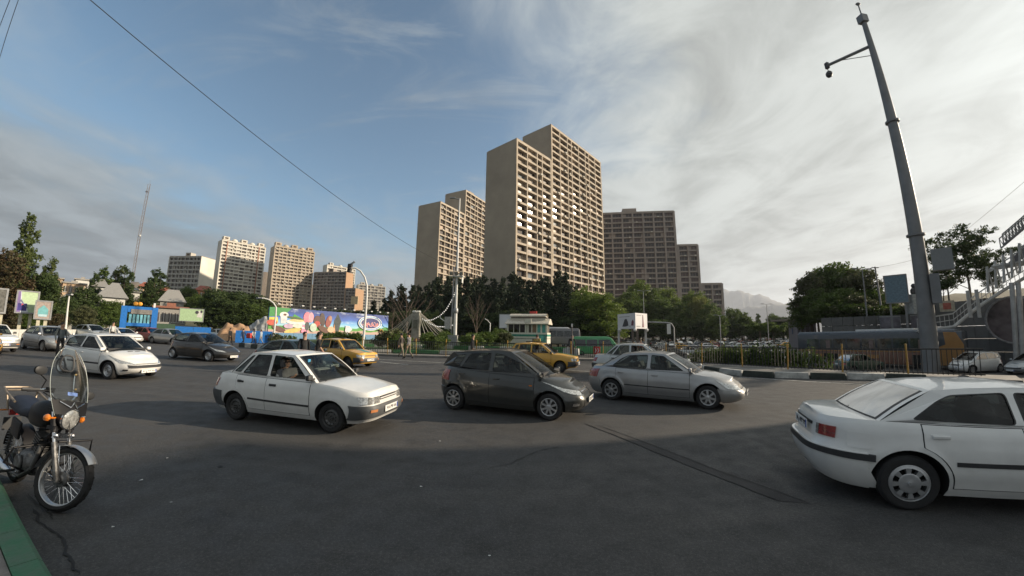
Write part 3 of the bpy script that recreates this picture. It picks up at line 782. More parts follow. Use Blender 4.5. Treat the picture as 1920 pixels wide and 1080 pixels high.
def asphalt():
    m = mat('asphalt', (.056,.055,.055), .82, vary=.10, scale=.35, bump=.55, bscale=75)
    t = m.node_tree; b = t.nodes['Principled BSDF']; src = b.inputs['Base Color'].links[0].from_socket
    tcn = t.nodes.new('ShaderNodeTexCoord')
    def nz(scale, det, st=None):
        n = t.nodes.new('ShaderNodeTexNoise'); n.inputs['Scale'].default_value = scale; n.inputs['Detail'].default_value = det
        if st:
            mp = t.nodes.new('ShaderNodeMapping'); mp.inputs['Scale'].default_value = st[0]; mp.inputs['Rotation'].default_value = (0,0,st[1]); t.links.new(tcn.outputs['Object'], mp.inputs[0]); t.links.new(mp.outputs[0], n.inputs[0])
        else: t.links.new(tcn.outputs['Object'], n.inputs[0])
        return n.outputs[0]
    def mr(v, a, b_, c=0, d=1):
        n = t.nodes.new('ShaderNodeMapRange'); n.inputs[1].default_value = a; n.inputs[2].default_value = b_; n.inputs[3].default_value = c; n.inputs[4].default_value = d; t.links.new(v, n.inputs[0]); return n.outputs[0]
    def mix(f, a, bb):
        n = t.nodes.new('ShaderNodeMix'); n.data_type = 'RGBA'; t.links.new(f, n.inputs[0])
        t.links.new(a, n.inputs[6]); n.inputs[7].default_value = (*bb, 1); return n.outputs[2]
    c = mix(mr(nz(2.2, 6), .50, .68, 0, .75), src, (.026,.025,.025)); c = mix(mr(nz(.33, 5), .45, .65, 0, .55), c, (.080,.076,.072))          # oil and old repair tone
    c = mix(mr(nz(.9, 3, ((.25, 2.2, 1), .18)), .5, .7, 0, .5), c, (.095,.090,.084))     # lighter tracks along the traffic
    c = mix(mr(nz(95, 2), .58, .70, 0, .8), c, (.17,.165,.155))              # pale aggregate grains
    c = mix(mr(nz(60, 2), .60, .70, 0, .7), c, (.018,.018,.018)); c = mix(mr(nz(1.6, 4), .68, .74, 0, .6), c, (.015,.015,.014)); c = mix(mr(nz(11, 3), .66, .72, 0, .35), c, (.13,.12,.105))
    c = mix(mr(nz(28, 7), .42, .62, .45, 0), c, (.022,.022,.022)); c = mix(mr(nz(34, 7, ((1,1.1,1), 1.0)), .55, .70, 0, .5), c, (.12,.115,.11))
    t.links.new(c, b.inputs['Base Color'])
    t.links.new(mr(nz(3, 4), .3, .7, .62, .9), b.inputs['Roughness'])
    return m
ASPH = asphalt()
PAVE = mat('pavement_grey', (.20,.19,.175), .85, vary=.2, scale=1.5, bump=.3)
GRASS = mat('grass_green', (.055,.095,.028), .9, vary=.3, scale=.8, bump=.8, bscale=30, col2=(.035,.06,.02))
EARTH = mat('dry_earth', (.19,.145,.10), .95, vary=.25, scale=.6, bump=.6, bscale=8)
DUSTY = mat('dusty_scrub', (.12,.105,.07), .95, scale=.05, col2=(.05,.065,.03), bump=.5)
CONC = mat('concrete', (.30,.285,.26), .85, vary=.12, scale=1.2, bump=.2)
def sheet(name, rs, a0, a1, na, m, zf, zoff=0.0):
    mb = MB()
    def fn(u, v):
        a = radians(a0+(a1-a0)*u); i = v*(len(rs)-1); k = min(int(i), len(rs)-2); r = rs[k]+(rs[k+1]-rs[k])*(i-k)
        x, y = r*sin(a), r*cos(a); return Vector((x, y, zf(x, y)+zoff))
    mb.grid(fn, na, len(rs)-1); o = mb.build(name, m, None, True, 60); o['kind'] = 'structure'; return o
_rs = [0.01, 2, 4, 6, 8, 10, 12, 14, 15.5, 17, 18.5, 20, 22, 24, 26, 28, 30, 33, 36, 40, 44, 50, 56, 64, 72, 82, 95, 110, 130, 160, 200, 260, 340, 460, 700, 1200, 2500, 6000, 9000]
sheet('road', _rs, -180, 180, 240, [ASPH], gz)
# planted island behind the fence, and the ground up the hill to the left
def poly_sheet(name, pts, m, zoff, step=1.5, kind='structure'):
    """filled outline draped on the ground"""
    bm = bmesh.new(); vs = [bm.verts.new((p[0], p[1], 0)) for p in pts]; bm.faces.new(vs)
    bmesh.ops.triangulate(bm, faces=bm.faces)
    for _ in range(6):
        es = [e for e in bm.edges if e.calc_length() > step*2]
        if not es: break
        bmesh.ops.subdivide_edges(bm, edges=es, cuts=1); bmesh.ops.triangulate(bm, faces=[f for f in bm.faces if len(f.verts) > 3])
    for v in bm.verts: v.co.z = gz(v.co.x, v.co.y)+zoff
    bmesh.ops.recalc_face_normals(bm, faces=bm.faces)
    me = bpy.data.meshes.new(name); bm.to_mesh(me); bm.free(); me.materials.append(m)
    if sum(p.normal.z for p in me.polygons) < 0: me.flip_normals()
    o = link(name, me); o['kind'] = kind; return o
def off_line(pts, d):
    """parallel line, d metres to the left of the walking direction (away from the camera for a left-to-right line)"""
    res = []
    for i, p in enumerate(pts):
        a, b = pts[max(i-1, 0)], pts[min(i+1, len(pts)-1)]
        t = Vector((b[0]-a[0], b[1]-a[1])).normalized(); res.append(Vector((p[0]-t.y*d, p[1]+t.x*d, 0)))
    return res
# strip of pavement under the fence
fl = FENCE
a = off_line(fl, -.45); b = off_line(fl, 1.5)
mb = MB()
for i in range(len(fl)-1):
    for (L0, L1, z0, z1) in ((a, b, .12, .12),):
        p = [L0[i], L0[i+1], L1[i+1], L1[i]]
        mb.add([(q.x, q.y, z0+gz(q.x, q.y)*0) for q in p], [(0,1,2,3)])
        mb.add([(p[0].x,p[0].y,.12),(p[1].x,p[1].y,.12),(p[1].x,p[1].y,-.1),(p[0].x,p[0].y,-.1)], [(3,2,1,0)])
        mb.add([(p[3].x,p[3].y,.12),(p[2].x,p[2].y,.12),(p[2].x,p[2].y,-1.5),(p[3].x,p[3].y,-1.5)], [(0,1,2,3)])
o = mb.build('fence_pavement', PAVE); o['kind'] = 'structure'
lawn = [G(560,650,.2), G(700,656,.2), G(860,660,.2), G(935,662,.2), Vector((6,36,0)), Vector((8,52,0)), Vector((4,80,0)), Vector((-20,90,0)), Vector((-42,80,0)), Vector((-40,55,0))]
poly_sheet('lawn', lawn, GRASS, .06)
# dusty slope under the trees behind everything on the left and in the middle
def ring_sheet(name, r0, r1, a0, a1, m, zoff):
    rs = [r0+(r1-r0)*i/14 for i in range(15)]; return sheet(name, rs, a0, a1, 60, [m], gz, zoff)
ring_sheet('hillside', 92, 700, -64, 34, DUSTY, .05)
ring_sheet('verge', 46, 92, -66, -50, DUSTY, .05)
# road paint
WHITEP = mat('road_paint', (.50,.50,.47), .8, vary=.35, scale=6)
def paint_line(pts, w, name='road_marking'):
    mb = MB(); l, r = off_line(pts, w/2), off_line(pts, -w/2)
    for i in range(len(pts)-1): mb.add([(l[i].x,l[i].y,.006),(r[i].x,r[i].y,.006),(r[i+1].x,r[i+1].y,.006),(l[i+1].x,l[i+1].y,.006)], [(0,1,2,3)])
    o = mb.build(name, WHITEP); o['kind'] = 'structure'; return o
paint_line([G(668,671), G(760,676.5), G(850,681.5)], .12)
paint_line([G(712,678.5), G(765,684)], .12)
paint_line([G(880,683.5), G(960,687)], .12)
paint_line([G(1385,707), G(1450,711.5), G(1540,717), G(1640,722), G(1760,727), G(1900,730)], .10)
paint_line([G(1060,694), G(1110,697), G(1180,699)], .10)
# long trench patch across the road: a darker repair with two sunken joints
PATCH = mat('trench_patch', (.042,.040,.040), .85, vary=.15, scale=3, bump=.4, bscale=80)
JOINT = mat('tar_joint', (.012,.012,.012), .7, vary=.2)
tr_a = [G(1095,794), G(1150,815), G(1220,844), G(1300,877), G(1380,908), G(1460,940)]
tr_b = [G(1120,797), G(1190,822), G(1265,851), G(1345,882), G(1430,912), G(1520,945)]
mb = MB()
for i in range(5): mb.add([(p.x,p.y,.004) for p in (tr_a[i],tr_b[i],tr_b[i+1],tr_a[i+1])], [(0,3,2,1)])
o = mb.build('trench_repair', PATCH); o['kind'] = 'structure'
def crack(pts, w, name, z=.008, jit=.03):
    P = []
    for p, q in zip(pts, pts[1:]):
        for k in range(6): t = k/6; P.append(p.lerp(q, t)+Vector((random.uniform(-jit,jit), random.uniform(-jit,jit), 0)))
    P.append(pts[-1]); l = []; r = []
    for i, p in enumerate(P):
        t = (P[min(i+1,len(P)-1)]-P[max(i-1,0)]).normalized(); ww = w*random.uniform(.4,1.3)*(1 if 0 < i < len(P)-1 else .2); nrm = Vector((-t.y, t.x, 0)); l.append(p+nrm*ww/2); r.append(p-nrm*ww/2)
    mb = MB()
    for i in range(len(P)-1): mb.add([(l[i].x,l[i].y,z),(r[i].x,r[i].y,z),(r[i+1].x,r[i+1].y,z),(l[i+1].x,l[i+1].y,z)], [(0,1,2,3)])
    o = mb.build(name, JOINT); o['kind'] = 'structure'; return o
crack(tr_a, .022, 'tar_joint', jit=.006); crack(tr_b, .03, 'tar_joint', jit=.006)
crack([G(62,955), G(80,985), G(118,1010), G(128,1045), G(150,1078)], .022, 'crack', jit=.015)
crack([G(905,880), G(960,868), G(1010,845), G(1050,838)], .012, 'crack', jit=.02)
crack([G(50,925), G(90,960), G(100,975)], .015, 'crack', jit=.01)
# litter specks on the asphalt
for (x, y, s) in [(825,828,.05),(314,860,.05),(264,902,.07),(212,989,.05),(790,913,.045),(320,943,.05),(918,1044,.03),(412,876,.09)]:
    p = G(x, y); mb = MB(); a = random.uniform(0, 3)
    mb.add([(s*cos(a+k*1.25)*random.uniform(.4,1), s*sin(a+k*1.25)*random.uniform(.4,.8), .004+random.uniform(0,.02)) for k in range(5)], [(0,1,2,3,4)]); mb.v = [(v[0]*.55, v[1]*.55, v[2]*.6+.003) for v in mb.v]
    o = mb.build('litter', mat('paper_scrap', (.6,.6,.58), .8) if x != 412 else JOINT); o.location = p
    tag(o, {825:'white scrap of litter below the grey hatchback on the lit asphalt',314:'pale scrap of litter near the motorcycle, farther of two',264:'pale scrap of litter beside the motorcycle front wheel',212:'white litter speck low at the left on the asphalt',790:'white litter speck in the middle of the shaded foreground',320:'white litter speck between motorcycle and image centre',918:'tiny pale speck at the lower edge in the middle',412:'flat dark patch cover lying in the lit road strip'}[x], 'litter', 'scraps of litter on the road')
# near kerb, painted green, with paving behind it (lower left corner)
GREENP = mat('green_kerb_paint', (.035,.145,.072), .75, scale=7, bump=.6, bscale=18, col2=(.085,.135,.095), detail=9)
k0, k1 = G(-30,852,.0), G(80,1079,.0)
kd = (k1-k0).normalized(); kn = Vector((kd.y, -kd.x, 0))    # kn points to the camera side (away from the road)
if (kn.dot(Vector((-1,-1,0)))) < 0: kn = -kn
ks = k0 - kd*1.4
kr = empty('kerb', ks, 0, 'green painted kerb in the lower left corner by the motorcycle', 'kerb')
mb = MB()
for i in range(11):
    a_, b_ = ks+kd*(i*.62+.004), ks+kd*((i+1)*.62-.004)
    m1 = MB(); vs = []
    for p in (a_, b_):
        q = p-ks
        for (o_, z) in ((0,0),(.02,.19),(.05,.22),(.20,.22),(.20,0)): v = q+kn*o_; vs.append((v.x, v.y, z))
    m1.add(vs, [(0,5,6,1),(1,6,7,2),(2,7,8,3),(3,8,9,4),(0,1,2,3,4),(9,8,7,6,5)]); m1.build('kerb_stone', GREENP, kr)
mb = MB(); q0, q1 = ks+kn*.205, ks+kd*7+kn*.205
mb.add([(q0.x,q0.y,.21),(q1.x,q1.y,.21),((q1+kn*3).x,(q1+kn*3).y,.21),((q0+kn*3).x,(q0+kn*3).y,.21)], [(0,1,2,3)])
o = mb.build('pavement', mat('pavement_near', (.24,.22,.20), .9, vary=.25, scale=3, bump=.4, bscale=30)); o['kind'] = 'structure'
# mountains at the right
def ridge(name, prof, dist, m, depth=1500, n=90, rough=14, seed=1):
    rg = np.random.default_rng(seed); mb = MB(); ph = rg.uniform(0, 6, 12)
    def hgt(a):
        e = pw(prof, a, True); s_ = sum(sin(a*(3+5*i)*.7+ph[i])*rough/(1+i*1.1) for i in range(10)); return max(0, e + s_*min(1, e/200))
    a0, a1 = prof[0][0], prof[-1][0]
    def fn(u, v):
        az = a0+(a1-a0)*u; r = dist+depth*(v-.5)*1.0; k = max(0, 1-abs(2*v-1)**1.1)
        h = hgt(az)*k + rough*1.6*sin(az*7+v*9+ph[0])*k*(1-k)*3 + rough*sin(az*23+v*17)*k*(1-k)*2
        return Vector((r*sin(radians(az)), r*cos(radians(az)), h-20))
    mb.grid(fn, n, 22); o = mb.build(name, m, None, True, 60); o['kind'] = 'structure'; return o
ROCK = mat('mountain_rock', (.17,.16,.15), .95, scale=.004, vary=.3)
E_ = lambda az, px, py, d: (math.degrees(AZ(px, py)), d*(ray(px, py).z/hypot(ray(px, py).x, ray(px, py).y)))
def prof(pts, d): return [(E_(0, x, y, d)[0], E_(0, x, y, d)[1]+20) for x, y in pts]
ridge('mountain', prof([(1180,590),(1260,560),(1330,545),(1357,542),(1375,545),(1420,551),(1450,562),(1480,572),(1510,578),(1560,572),(1640,580),(1750,590),(1900,600)], 5200), 5200, ROCK, n=120)
ridge('foothill', prof([(1200,600),(1340,585),(1400,575),(1470,570),(1490,566),(1520,564),(1600,572),(1700,590),(1800,600)], 3600), 3600, ROCK, depth=900, rough=8, seed=3)
# distant dry hill at the left
ridge('far_hill', prof([(-60,525),(40,522),(120,528),(200,532),(250,530),(330,540),(420,500),(470,505),(560,530),(640,545),(760,570)], 1500), 1500, EARTH, depth=500, rough=6, seed=5)

# ------------------------------------------------------------------ tower blocks
BEIGE = mat('tower_concrete', (.40,.335,.255), .85, vary=.08, scale=.12, bump=.15, bscale=3)
BEIGE2 = mat('slab_concrete', (.48,.41,.325), .85, vary=.1, scale=.3)
DARKC = mat('balcony_shade', (.13,.095,.07), .9, vary=.25, scale=.25)
WGL = mat('window_glass_brown', (.060,.045,.036), .12, 0, vary=.3, scale=.8, spec=.55)
WGL2 = mat('curtained_window', (.50,.43,.36), .10, 0, vary=.3, scale=.9, spec=1.0)
WGL3 = mat('window_bluegrey', (.20,.22,.23), .1, vary=.2, spec=1.0); WGL4 = mat('window_blind', (.36,.25,.17), .5, vary=.25, scale=2)
WFR = mat('window_frame_tan', (.32,.25,.18), .6)
ROOFM = mat('roof_block', (.33,.28,.22), .85)
PALEC = mat('pale_render', (.64,.61,.54), .85, vary=.08, scale=.1)
SHADEGREYC = mat('shaded_grey_render', (.44,.42,.385), .85, vary=.12, scale=.1)  # darker copy of the pale render, shade put into the colour
REDC = mat('red_panel', (.38,.20,.14), .85, vary=.15)
BROWNC = mat('brown_concrete', (.33,.285,.255), .85, vary=.1, scale=.1)
def facade(parent, p0, p1, z0, z1, nf, bays, wall, slab, rec=1.1, parts=True, glassy=(.5,), gmats=None, skip=0, spand=.9, bayk=None, win_parts=True, pout=.0, pier_w=.42):
    """grid of piers and floor slabs proud of a recessed glazed wall; p0->p1 with the outside on the right"""
    p0, p1 = Vector(p0[:2]), Vector(p1[:2]); d = (p1-p0); Lw = d.length; d = d/Lw; n = Vector((d.y, -d.x))
    fh = (z1-z0)/nf; tot = sum(bays); xs = [0]
    for b in bays: xs.append(xs[-1]+b/tot*Lw)
    P = lambda s_, o: p0+d*s_+n*o
    rz = atan2(d.y, d.x)
    pb = MB(); c = 0
    for i, x in enumerate(xs):
        x_ = min(max(x, pier_w/2), Lw-pier_w/2); m = MB(); q = P(x_, -rec/2+pout/2); m.box((q.x, q.y, (z0+z1)/2), (pier_w, rec+pout, z1-z0), 0, rz)
        if parts: m.build('pier', wall, parent)
        else: pb.v += m.v and [v for v in m.v]; pb.f += [tuple(c+i_ for i_ in f) for f in m.f]; pb.m += m.m; c += 8
    if not parts: o = pb.build('piers', wall, parent); o['kind'] = 'stuff'
    sb = MB(); c = 0
    sm = None
    for f in range(nf+1):
        zz = z0+f*fh; h0, h1 = (-.12, spand) if f < nf else (-.35, .55)
        if f < skip: continue
        if parts:
            if sm is None or f == nf:
                m = MB(); m.box((0, 0, (h0+h1)/2), (Lw-.02, rec-.06, h1-h0)); sm = m.mesh('floor_slab', slab)
            o = link('floor_slab', sm, parent); q = P(Lw/2, -rec/2-.03); o.location = (q.x, q.y, zz); o.rotation_euler = (0,0,rz)
        else:
            q = P(Lw/2, -rec/2-.03); sb.box((q.x, q.y, zz+(h0+h1)/2), (Lw-.02, rec-.06, h1-h0), 0, rz)
    if not parts: o = sb.build('floor_slabs', slab, parent); o['kind'] = 'stuff'
    # windows
    cache = {}; wb_ = [MB(), MB(), MB()]; gm = gmats or (WGL, WGL2); ac = MB(); alt = (WGL3, WGL4)
    for i, (xa, xb) in enumerate(zip(xs, xs[1:])):
        w = xb-xa-pier_w
        for f in range(skip, nf):
            kind = bayk[i] if bayk else 0
            inset = rec-.02 if kind == 1 else min(rec, .5)
            inset = rec-.06
            hh = fh-spand-.13; zc = z0+f*fh+spand+hh/2; q = P((xa+xb)/2, -inset)
            g = random.random() < (glassy[i % len(glassy)])
            if parts and win_parts:
                v_ = random.random(); v_ = 0 if gmats else (1 if v_ > .88 else (2 if v_ > .80 else 0)); key = (round(w, 2), g, v_)
                if random.random() < .13: q3 = P((xa+xb)/2+random.uniform(-.3,.3)*w, .22); ac.box((q3.x, q3.y, zc-hh/2-.35), (.9,.5,.6), 0, rz)
                if key not in cache:
                    m = MB(); m.box((0, .03, 0), (w, .04, hh), 1 if g else 0)
                    k = 3 if w > 3.5 else 2
                    for j in range(k+1): m.box((-w/2+.05+(w-.1)*j/k, -.02, 0), (.09, .07, hh), 2)
                    m.box((0, -.02, hh/2-.05), (w, .07, .1), 2)
                    cache[key] = m.mesh('window', [gm[0] if not v_ else alt[v_-1], gm[1] if v_ != 2 else alt[1], WFR])
                o = link('window', cache[key], parent); o.location = (q.x, q.y, zc); o.rotation_euler = (random.gauss(0,.004), 0, rz+random.gauss(0,.028))
            else:
                wb_[1 if g else 0].box((q.x, q.y, zc), (w, .06, hh), 0, rz)
    if ac.v: o = ac.build('air_coolers', PALEC, parent); o['kind'] = 'stuff'
    for k in (0, 1):
        if wb_[k].v:
            o = wb_[k].build('windows', gm[k], parent); o['kind'] = 'stuff'
def block(parent, poly, z0, z1, m, name='wall', inset=None):
    """closed prism; inset pulls the walls of a list of edges inward to leave room for a facade"""
    P = [Vector(p[:2]) for p in poly]; n = len(P); off = inset or [0]*n; L_ = []
    for i in range(n):
        a, b = P[i], P[(i+1) % n]; d = (b-a).normalized(); nr = Vector((d.y, -d.x)); L_.append((a-nr*off[i], d))
    Q = []
    for i in range(n):
        (a, d1), (b, d2) = L_[i-1], L_[i]; den = d1.x*d2.y-d1.y*d2.x
        t = ((b.x-a.x)*d2.y-(b.y-a.y)*d2.x)/den; Q.append(a+d1*t)
    mb = MB(); mb.prism([(q.x, q.y) for q in Q], z0, z1); return mb.build(name, m, parent)
def mainblock(parent, A, dirf, length, depth, z0, z1, side, front_m, nf, bays, **k):
    """a slab: front from A along dirf (outside to its right), side walls run back to the left"""
    d = Vector(dirf).normalized(); n = Vector((d.y, -d.x)); A = Vector(A[:2]); B = A+d*length; C = B-n*depth; E2 = A-n*depth
    rec = k.get('rec', 1.1)
    block(parent, [A, B, C, E2], z0, z1, side, 'wall_core', [rec, 0.0, 0, 0.0])
    for s_, q in ((.15, A), (-.15, B)):
        mb = MB(); c = q+d*s_*1.0-n*(depth/2+.0); mb.box((c.x, c.y, (z0+z1)/2+.2), (.36, depth+.1, z1-z0+.5), 0, atan2(d.y, d.x)); mb.build('end_wall', side, parent)
    mb = MB(); c = (A+C)/2; mb.box((c.x, c.y, z1+.45), (length-.8, depth-.5, .9), 0, atan2(d.y, d.x)); mb.build('roof', ROOFM, parent)
    facade(parent, A+d*.33, B-d*.33, z0, z1, nf, bays, front_m, front_m, **k)
    return A, B, C, E2
# the tall tower in the middle: two slabs of different height side by side
tw = empty('apartment_tower', (15, 125, 0), 0, 'tallest tan apartment tower in the middle, stepped roof and long glazed front', 'tower block')
_moved = set()
def reparent_offset(root):
    """children were built in world coordinates: shift them so the root can stand at its base"""
    for ch in root.children:
        if ch.name in _moved: continue
        _moved.add(ch.name); ch.location = Vector(ch.location)-Vector(root.location)
df = Vector((.67,.742)); A0 = Vector((1.0,113.0))
mainblock(tw, A0, df, 21.1, 15.2, 0, 70, BEIGE, BEIGE2, 24, [5.9,5.9,3.2,5.9], skip=4, glassy=(.12,.55,.45,.2), rec=1.3, spand=.6)
mainblock(tw, A0+df.normalized()*21.12, df, 42.2, 15.2, 0, 86.3, BEIGE, BEIGE2, 30, [5.9,5.9,3.2,5.9,5.9,3.2,5.9,5.9], skip=5, glassy=(.3,.5,.45,.12,.2,.4,.3,.15), rec=1.3, spand=.6)
reparent_offset(tw)
# second tan tower to the left of it
A1p = (826,376); d1 = 205.0
pA = D(826,379,205); hA = pA.z
pS = D(785,388, (hA-CAM_H)/tan(math.asin(ray(785,388).z)))
sd = (Vector(pS[:2])-Vector(pA[:2])); depth1 = sd.length; n1 = -sd.normalized(); f1 = Vector((-n1.y, n1.x))
if f1.x < 0: f1 = -f1
tw2 = empty('apartment_tower', (pA.x, pA.y, 0), 0, 'tan apartment tower just left of the tallest one, partly behind it', 'tower block')
mainblock(tw2, pA, f1, 26, depth1, 0, hA, BEIGE, BEIGE2, 24, [5.9,5.9,3.2,5.9,5.9], skip=7, glassy=(.1,.3,.3,.1), rec=1.2, spand=.6)
A2 = Vector(pA[:2])+f1*26.02
def h_at(p, px, py): d = ray(px, py); return CAM_H+Vector(p[:2]).length*d.z/hypot(d.x, d.y)
h2_ = h_at(A2, 872, 357)
mainblock(tw2, A2, f1, 30, depth1, 0, h2_, BEIGE, BEIGE2, 28, [5.9,5.9,3.2,5.9,5.9,3.2], skip=8, glassy=(.1,.3,.3,.1), rec=1.2, spand=.6)
mb = MB(); c = A2+f1*12-Vector((f1.y,-f1.x))*6; mb.box((c.x, c.y, h2_+2.2), (6,5,3.4), 0, atan2(f1.y, f1.x)); mb.build('roof_house', ROOFM, tw2)
reparent_offset(tw2)
# third block to the right: brown, stepped down to the right, seen face on and in its own shade
pC = D(1126,390,200); hC = h_at(pC, 1266, 398)
pE = D(1357,534,215)
fd = (Vector(pE[:2])-Vector(pC[:2])).normalized()
tw3 = empty('apartment_block', (pC.x, pC.y, 0), 0, 'brown apartment block stepping down to the right behind bright green trees', 'apartment block')
def along(px, py):
    """distance along the facade line where the bearing of this pixel meets it"""
    a = AZ(px, py); s_, c_ = sin(a), cos(a); P = Vector(pC[:2]); den = fd.x*c_-fd.y*s_
    return (P.y*s_-P.x*c_)/den
xs3 = [0, along(1267,430), along(1312,500), along(1357,560)]
hs3 = [h_at(Vector(pC[:2])+fd*xs3[1], 1266, 397), h_at(Vector(pC[:2])+fd*xs3[2], 1310, 460), h_at(Vector(pC[:2])+fd*xs3[3], 1355, 533)]
fh3 = hs3[0]/24
DIMGL = (mat('window_glass_dim', (.055,.04,.036), .25, 0, vary=.35, scale=.5, spec=.4, col2=(.05,.05,.055)), mat('window_glass_rosy', (.085,.05,.046), .4, 0, vary=.3, scale=.4, spec=.6))
for i in range(3):
    A_ = Vector(pC[:2])+fd*(xs3[i]+.02); ln = xs3[i+1]-xs3[i]-.02; nf = max(2, round(hs3[i]/fh3)); nb = max(1, round(ln/ (xs3[1]/7.0)))
    mainblock(tw3, A_, fd, ln, 16, 0, hs3[i], BROWNC, BROWNC, nf, [1]*nb, skip=min(nf-3, 5), glassy=(.15,.3,.2,.5,.1), rec=.9, gmats=DIMGL, spand=.65, pout=.15, pier_w=.8)
A_ = Vector(pC[:2])+fd*along(1181,392)-Vector((fd.y,-fd.x))*5
mb = MB(); mb.box((A_.x, A_.y, hs3[0]+2.0), (8,5,3.4), 0, atan2(fd.y, fd.x)); mb.build('roof_house', BROWNC, tw3)
reparent_offset(tw3)
# towers far to the left
def far_tower(label, L_px, M_px, R_px, dist, front_left, wallF, wallS, nf, bays, seed, bumps=3, redcols=(), skipf=.25, gm=None, glassy=(.3,), basez=0, extra=None):
    """L,M,R = top corners in the photo left to right; the long glazed front is L-M or M-R; M is nearest to us"""
    pM = D(*M_px, dist); h = pM.z
    dl = (h-CAM_H)/(ray(*L_px).z/hypot(*ray(*L_px)[:2])); dr = (h-CAM_H)/(ray(*R_px).z/hypot(*ray(*R_px)[:2]))
    pL, pR = D(*L_px, dl), D(*R_px, dr)
    root = empty('apartment_tower', (pM.x, pM.y, 0), 0, label, 'tower block', None)
    z0 = 2.0
    if front_left: a, b, depthp = Vector(pL[:2]), Vector(pM[:2]), Vector(pR[:2])
    else: a, b, depthp = Vector(pM[:2]), Vector(pR[:2]), Vector(pL[:2])
    d = (b-a); ln = d.length; d.normalize(); n = Vector((d.y, -d.x))
    near = b if front_left else a
    dep = max(10, abs((depthp-near).dot(n)))
    random.seed(seed)
    mainblock(root, a, d, ln, dep, z0, h, wallS, wallF, nf, bays, skip=int(nf*skipf), glassy=glassy, rec=1.0, parts=True, gmats=gm)
    for k in range(bumps):
        c = a+d*(ln*(k+.5)/bumps)-n*(dep*.35)
        if k % 2 == 0 or bumps < 3: mb = MB(); mb.box((c.x, c.y, h+2.2), (4.4,4.5,3.0), 0, atan2(d.y, d.x)); mb.box((c.x+n.x*2.3, c.y+n.y*2.3, h+2.4), (2.2,.2,1.2), 1, atan2(d.y, d.x)); mb.build('roof_house', [wallF, DARKC], root)
        else: mb = MB(); mb.lathe([(2.3,0),(2.3,.6),(1.8,1.6),(.9,2.2),(0,2.4)], 14, 0, 'Z', (c.x, c.y, h+.9)); mb.build('roof_dome', wallF, root, True)
    for rc in redcols:
        q = a+d*(ln*rc)+n*.06; mb = MB(); mb.box((q.x, q.y, (z0+h)/2), (.7,.3,h-z0), 0, atan2(d.y, d.x)); mb.build('red_pier', REDC, root)
    reparent_offset(root); return root, a, b, h, d, n
FG = (mat('window_glass_far', (.12,.10,.09), .15, 0, vary=.4, scale=.3, spec=.8), mat('pale_curtain_far', (.48,.45,.40), .3, 0, vary=.2, scale=.4))
far_tower('grey white apartment block with cream end wall, farthest left of the blocks', (317,482), (378,482), (398,489), 300, True, SHADEGREYC, PALEC, 15, [3,3,2,3,3,3,2,3], 11, 1, glassy=(.1,), gm=FG)  # grey front holds painted shade, cream end wall painted sunlight
far_tower('pale apartment tower with red columns and roof domes', (414,452), (417,450), (499,466), 320, False, PALEC, PALEC, 24, [3,3,2,3,3,3,2,3,3], 12, 5, redcols=(.12,.84), gm=FG, glassy=(.3,.55))
far_tower('yellowish apartment tower with many balconies left of the brown stepped one', (510,466), (516,461), (591,474), 300, False, BEIGE2, BEIGE2, 25, [2.4]*10, 13, 5, gm=FG, glassy=(.3,.5))
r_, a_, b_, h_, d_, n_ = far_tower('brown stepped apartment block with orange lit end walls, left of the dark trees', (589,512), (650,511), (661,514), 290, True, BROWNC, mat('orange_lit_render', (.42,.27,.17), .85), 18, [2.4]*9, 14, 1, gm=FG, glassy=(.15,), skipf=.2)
mainb = b_
A3 = b_+d_*.05
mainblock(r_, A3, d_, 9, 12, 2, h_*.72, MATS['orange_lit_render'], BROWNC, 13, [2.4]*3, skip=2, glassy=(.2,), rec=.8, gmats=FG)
reparent_offset(r_)
far_tower('white apartment tower with roof domes showing behind the brown stepped block', (612,499), (614,497), (667,506), 420, False, PALEC, PALEC, 24, [3]*6, 15, 3, gm=FG, glassy=(.3,), skipf=.5)
far_tower('low pale apartment block peeping over the trees left of the dark wood', (671,535), (673,534), (723,539), 430, False, SHADEGREYC, PALEC, 16, [3]*7, 16, 3, gm=FG, glassy=(.3,), skipf=.5)
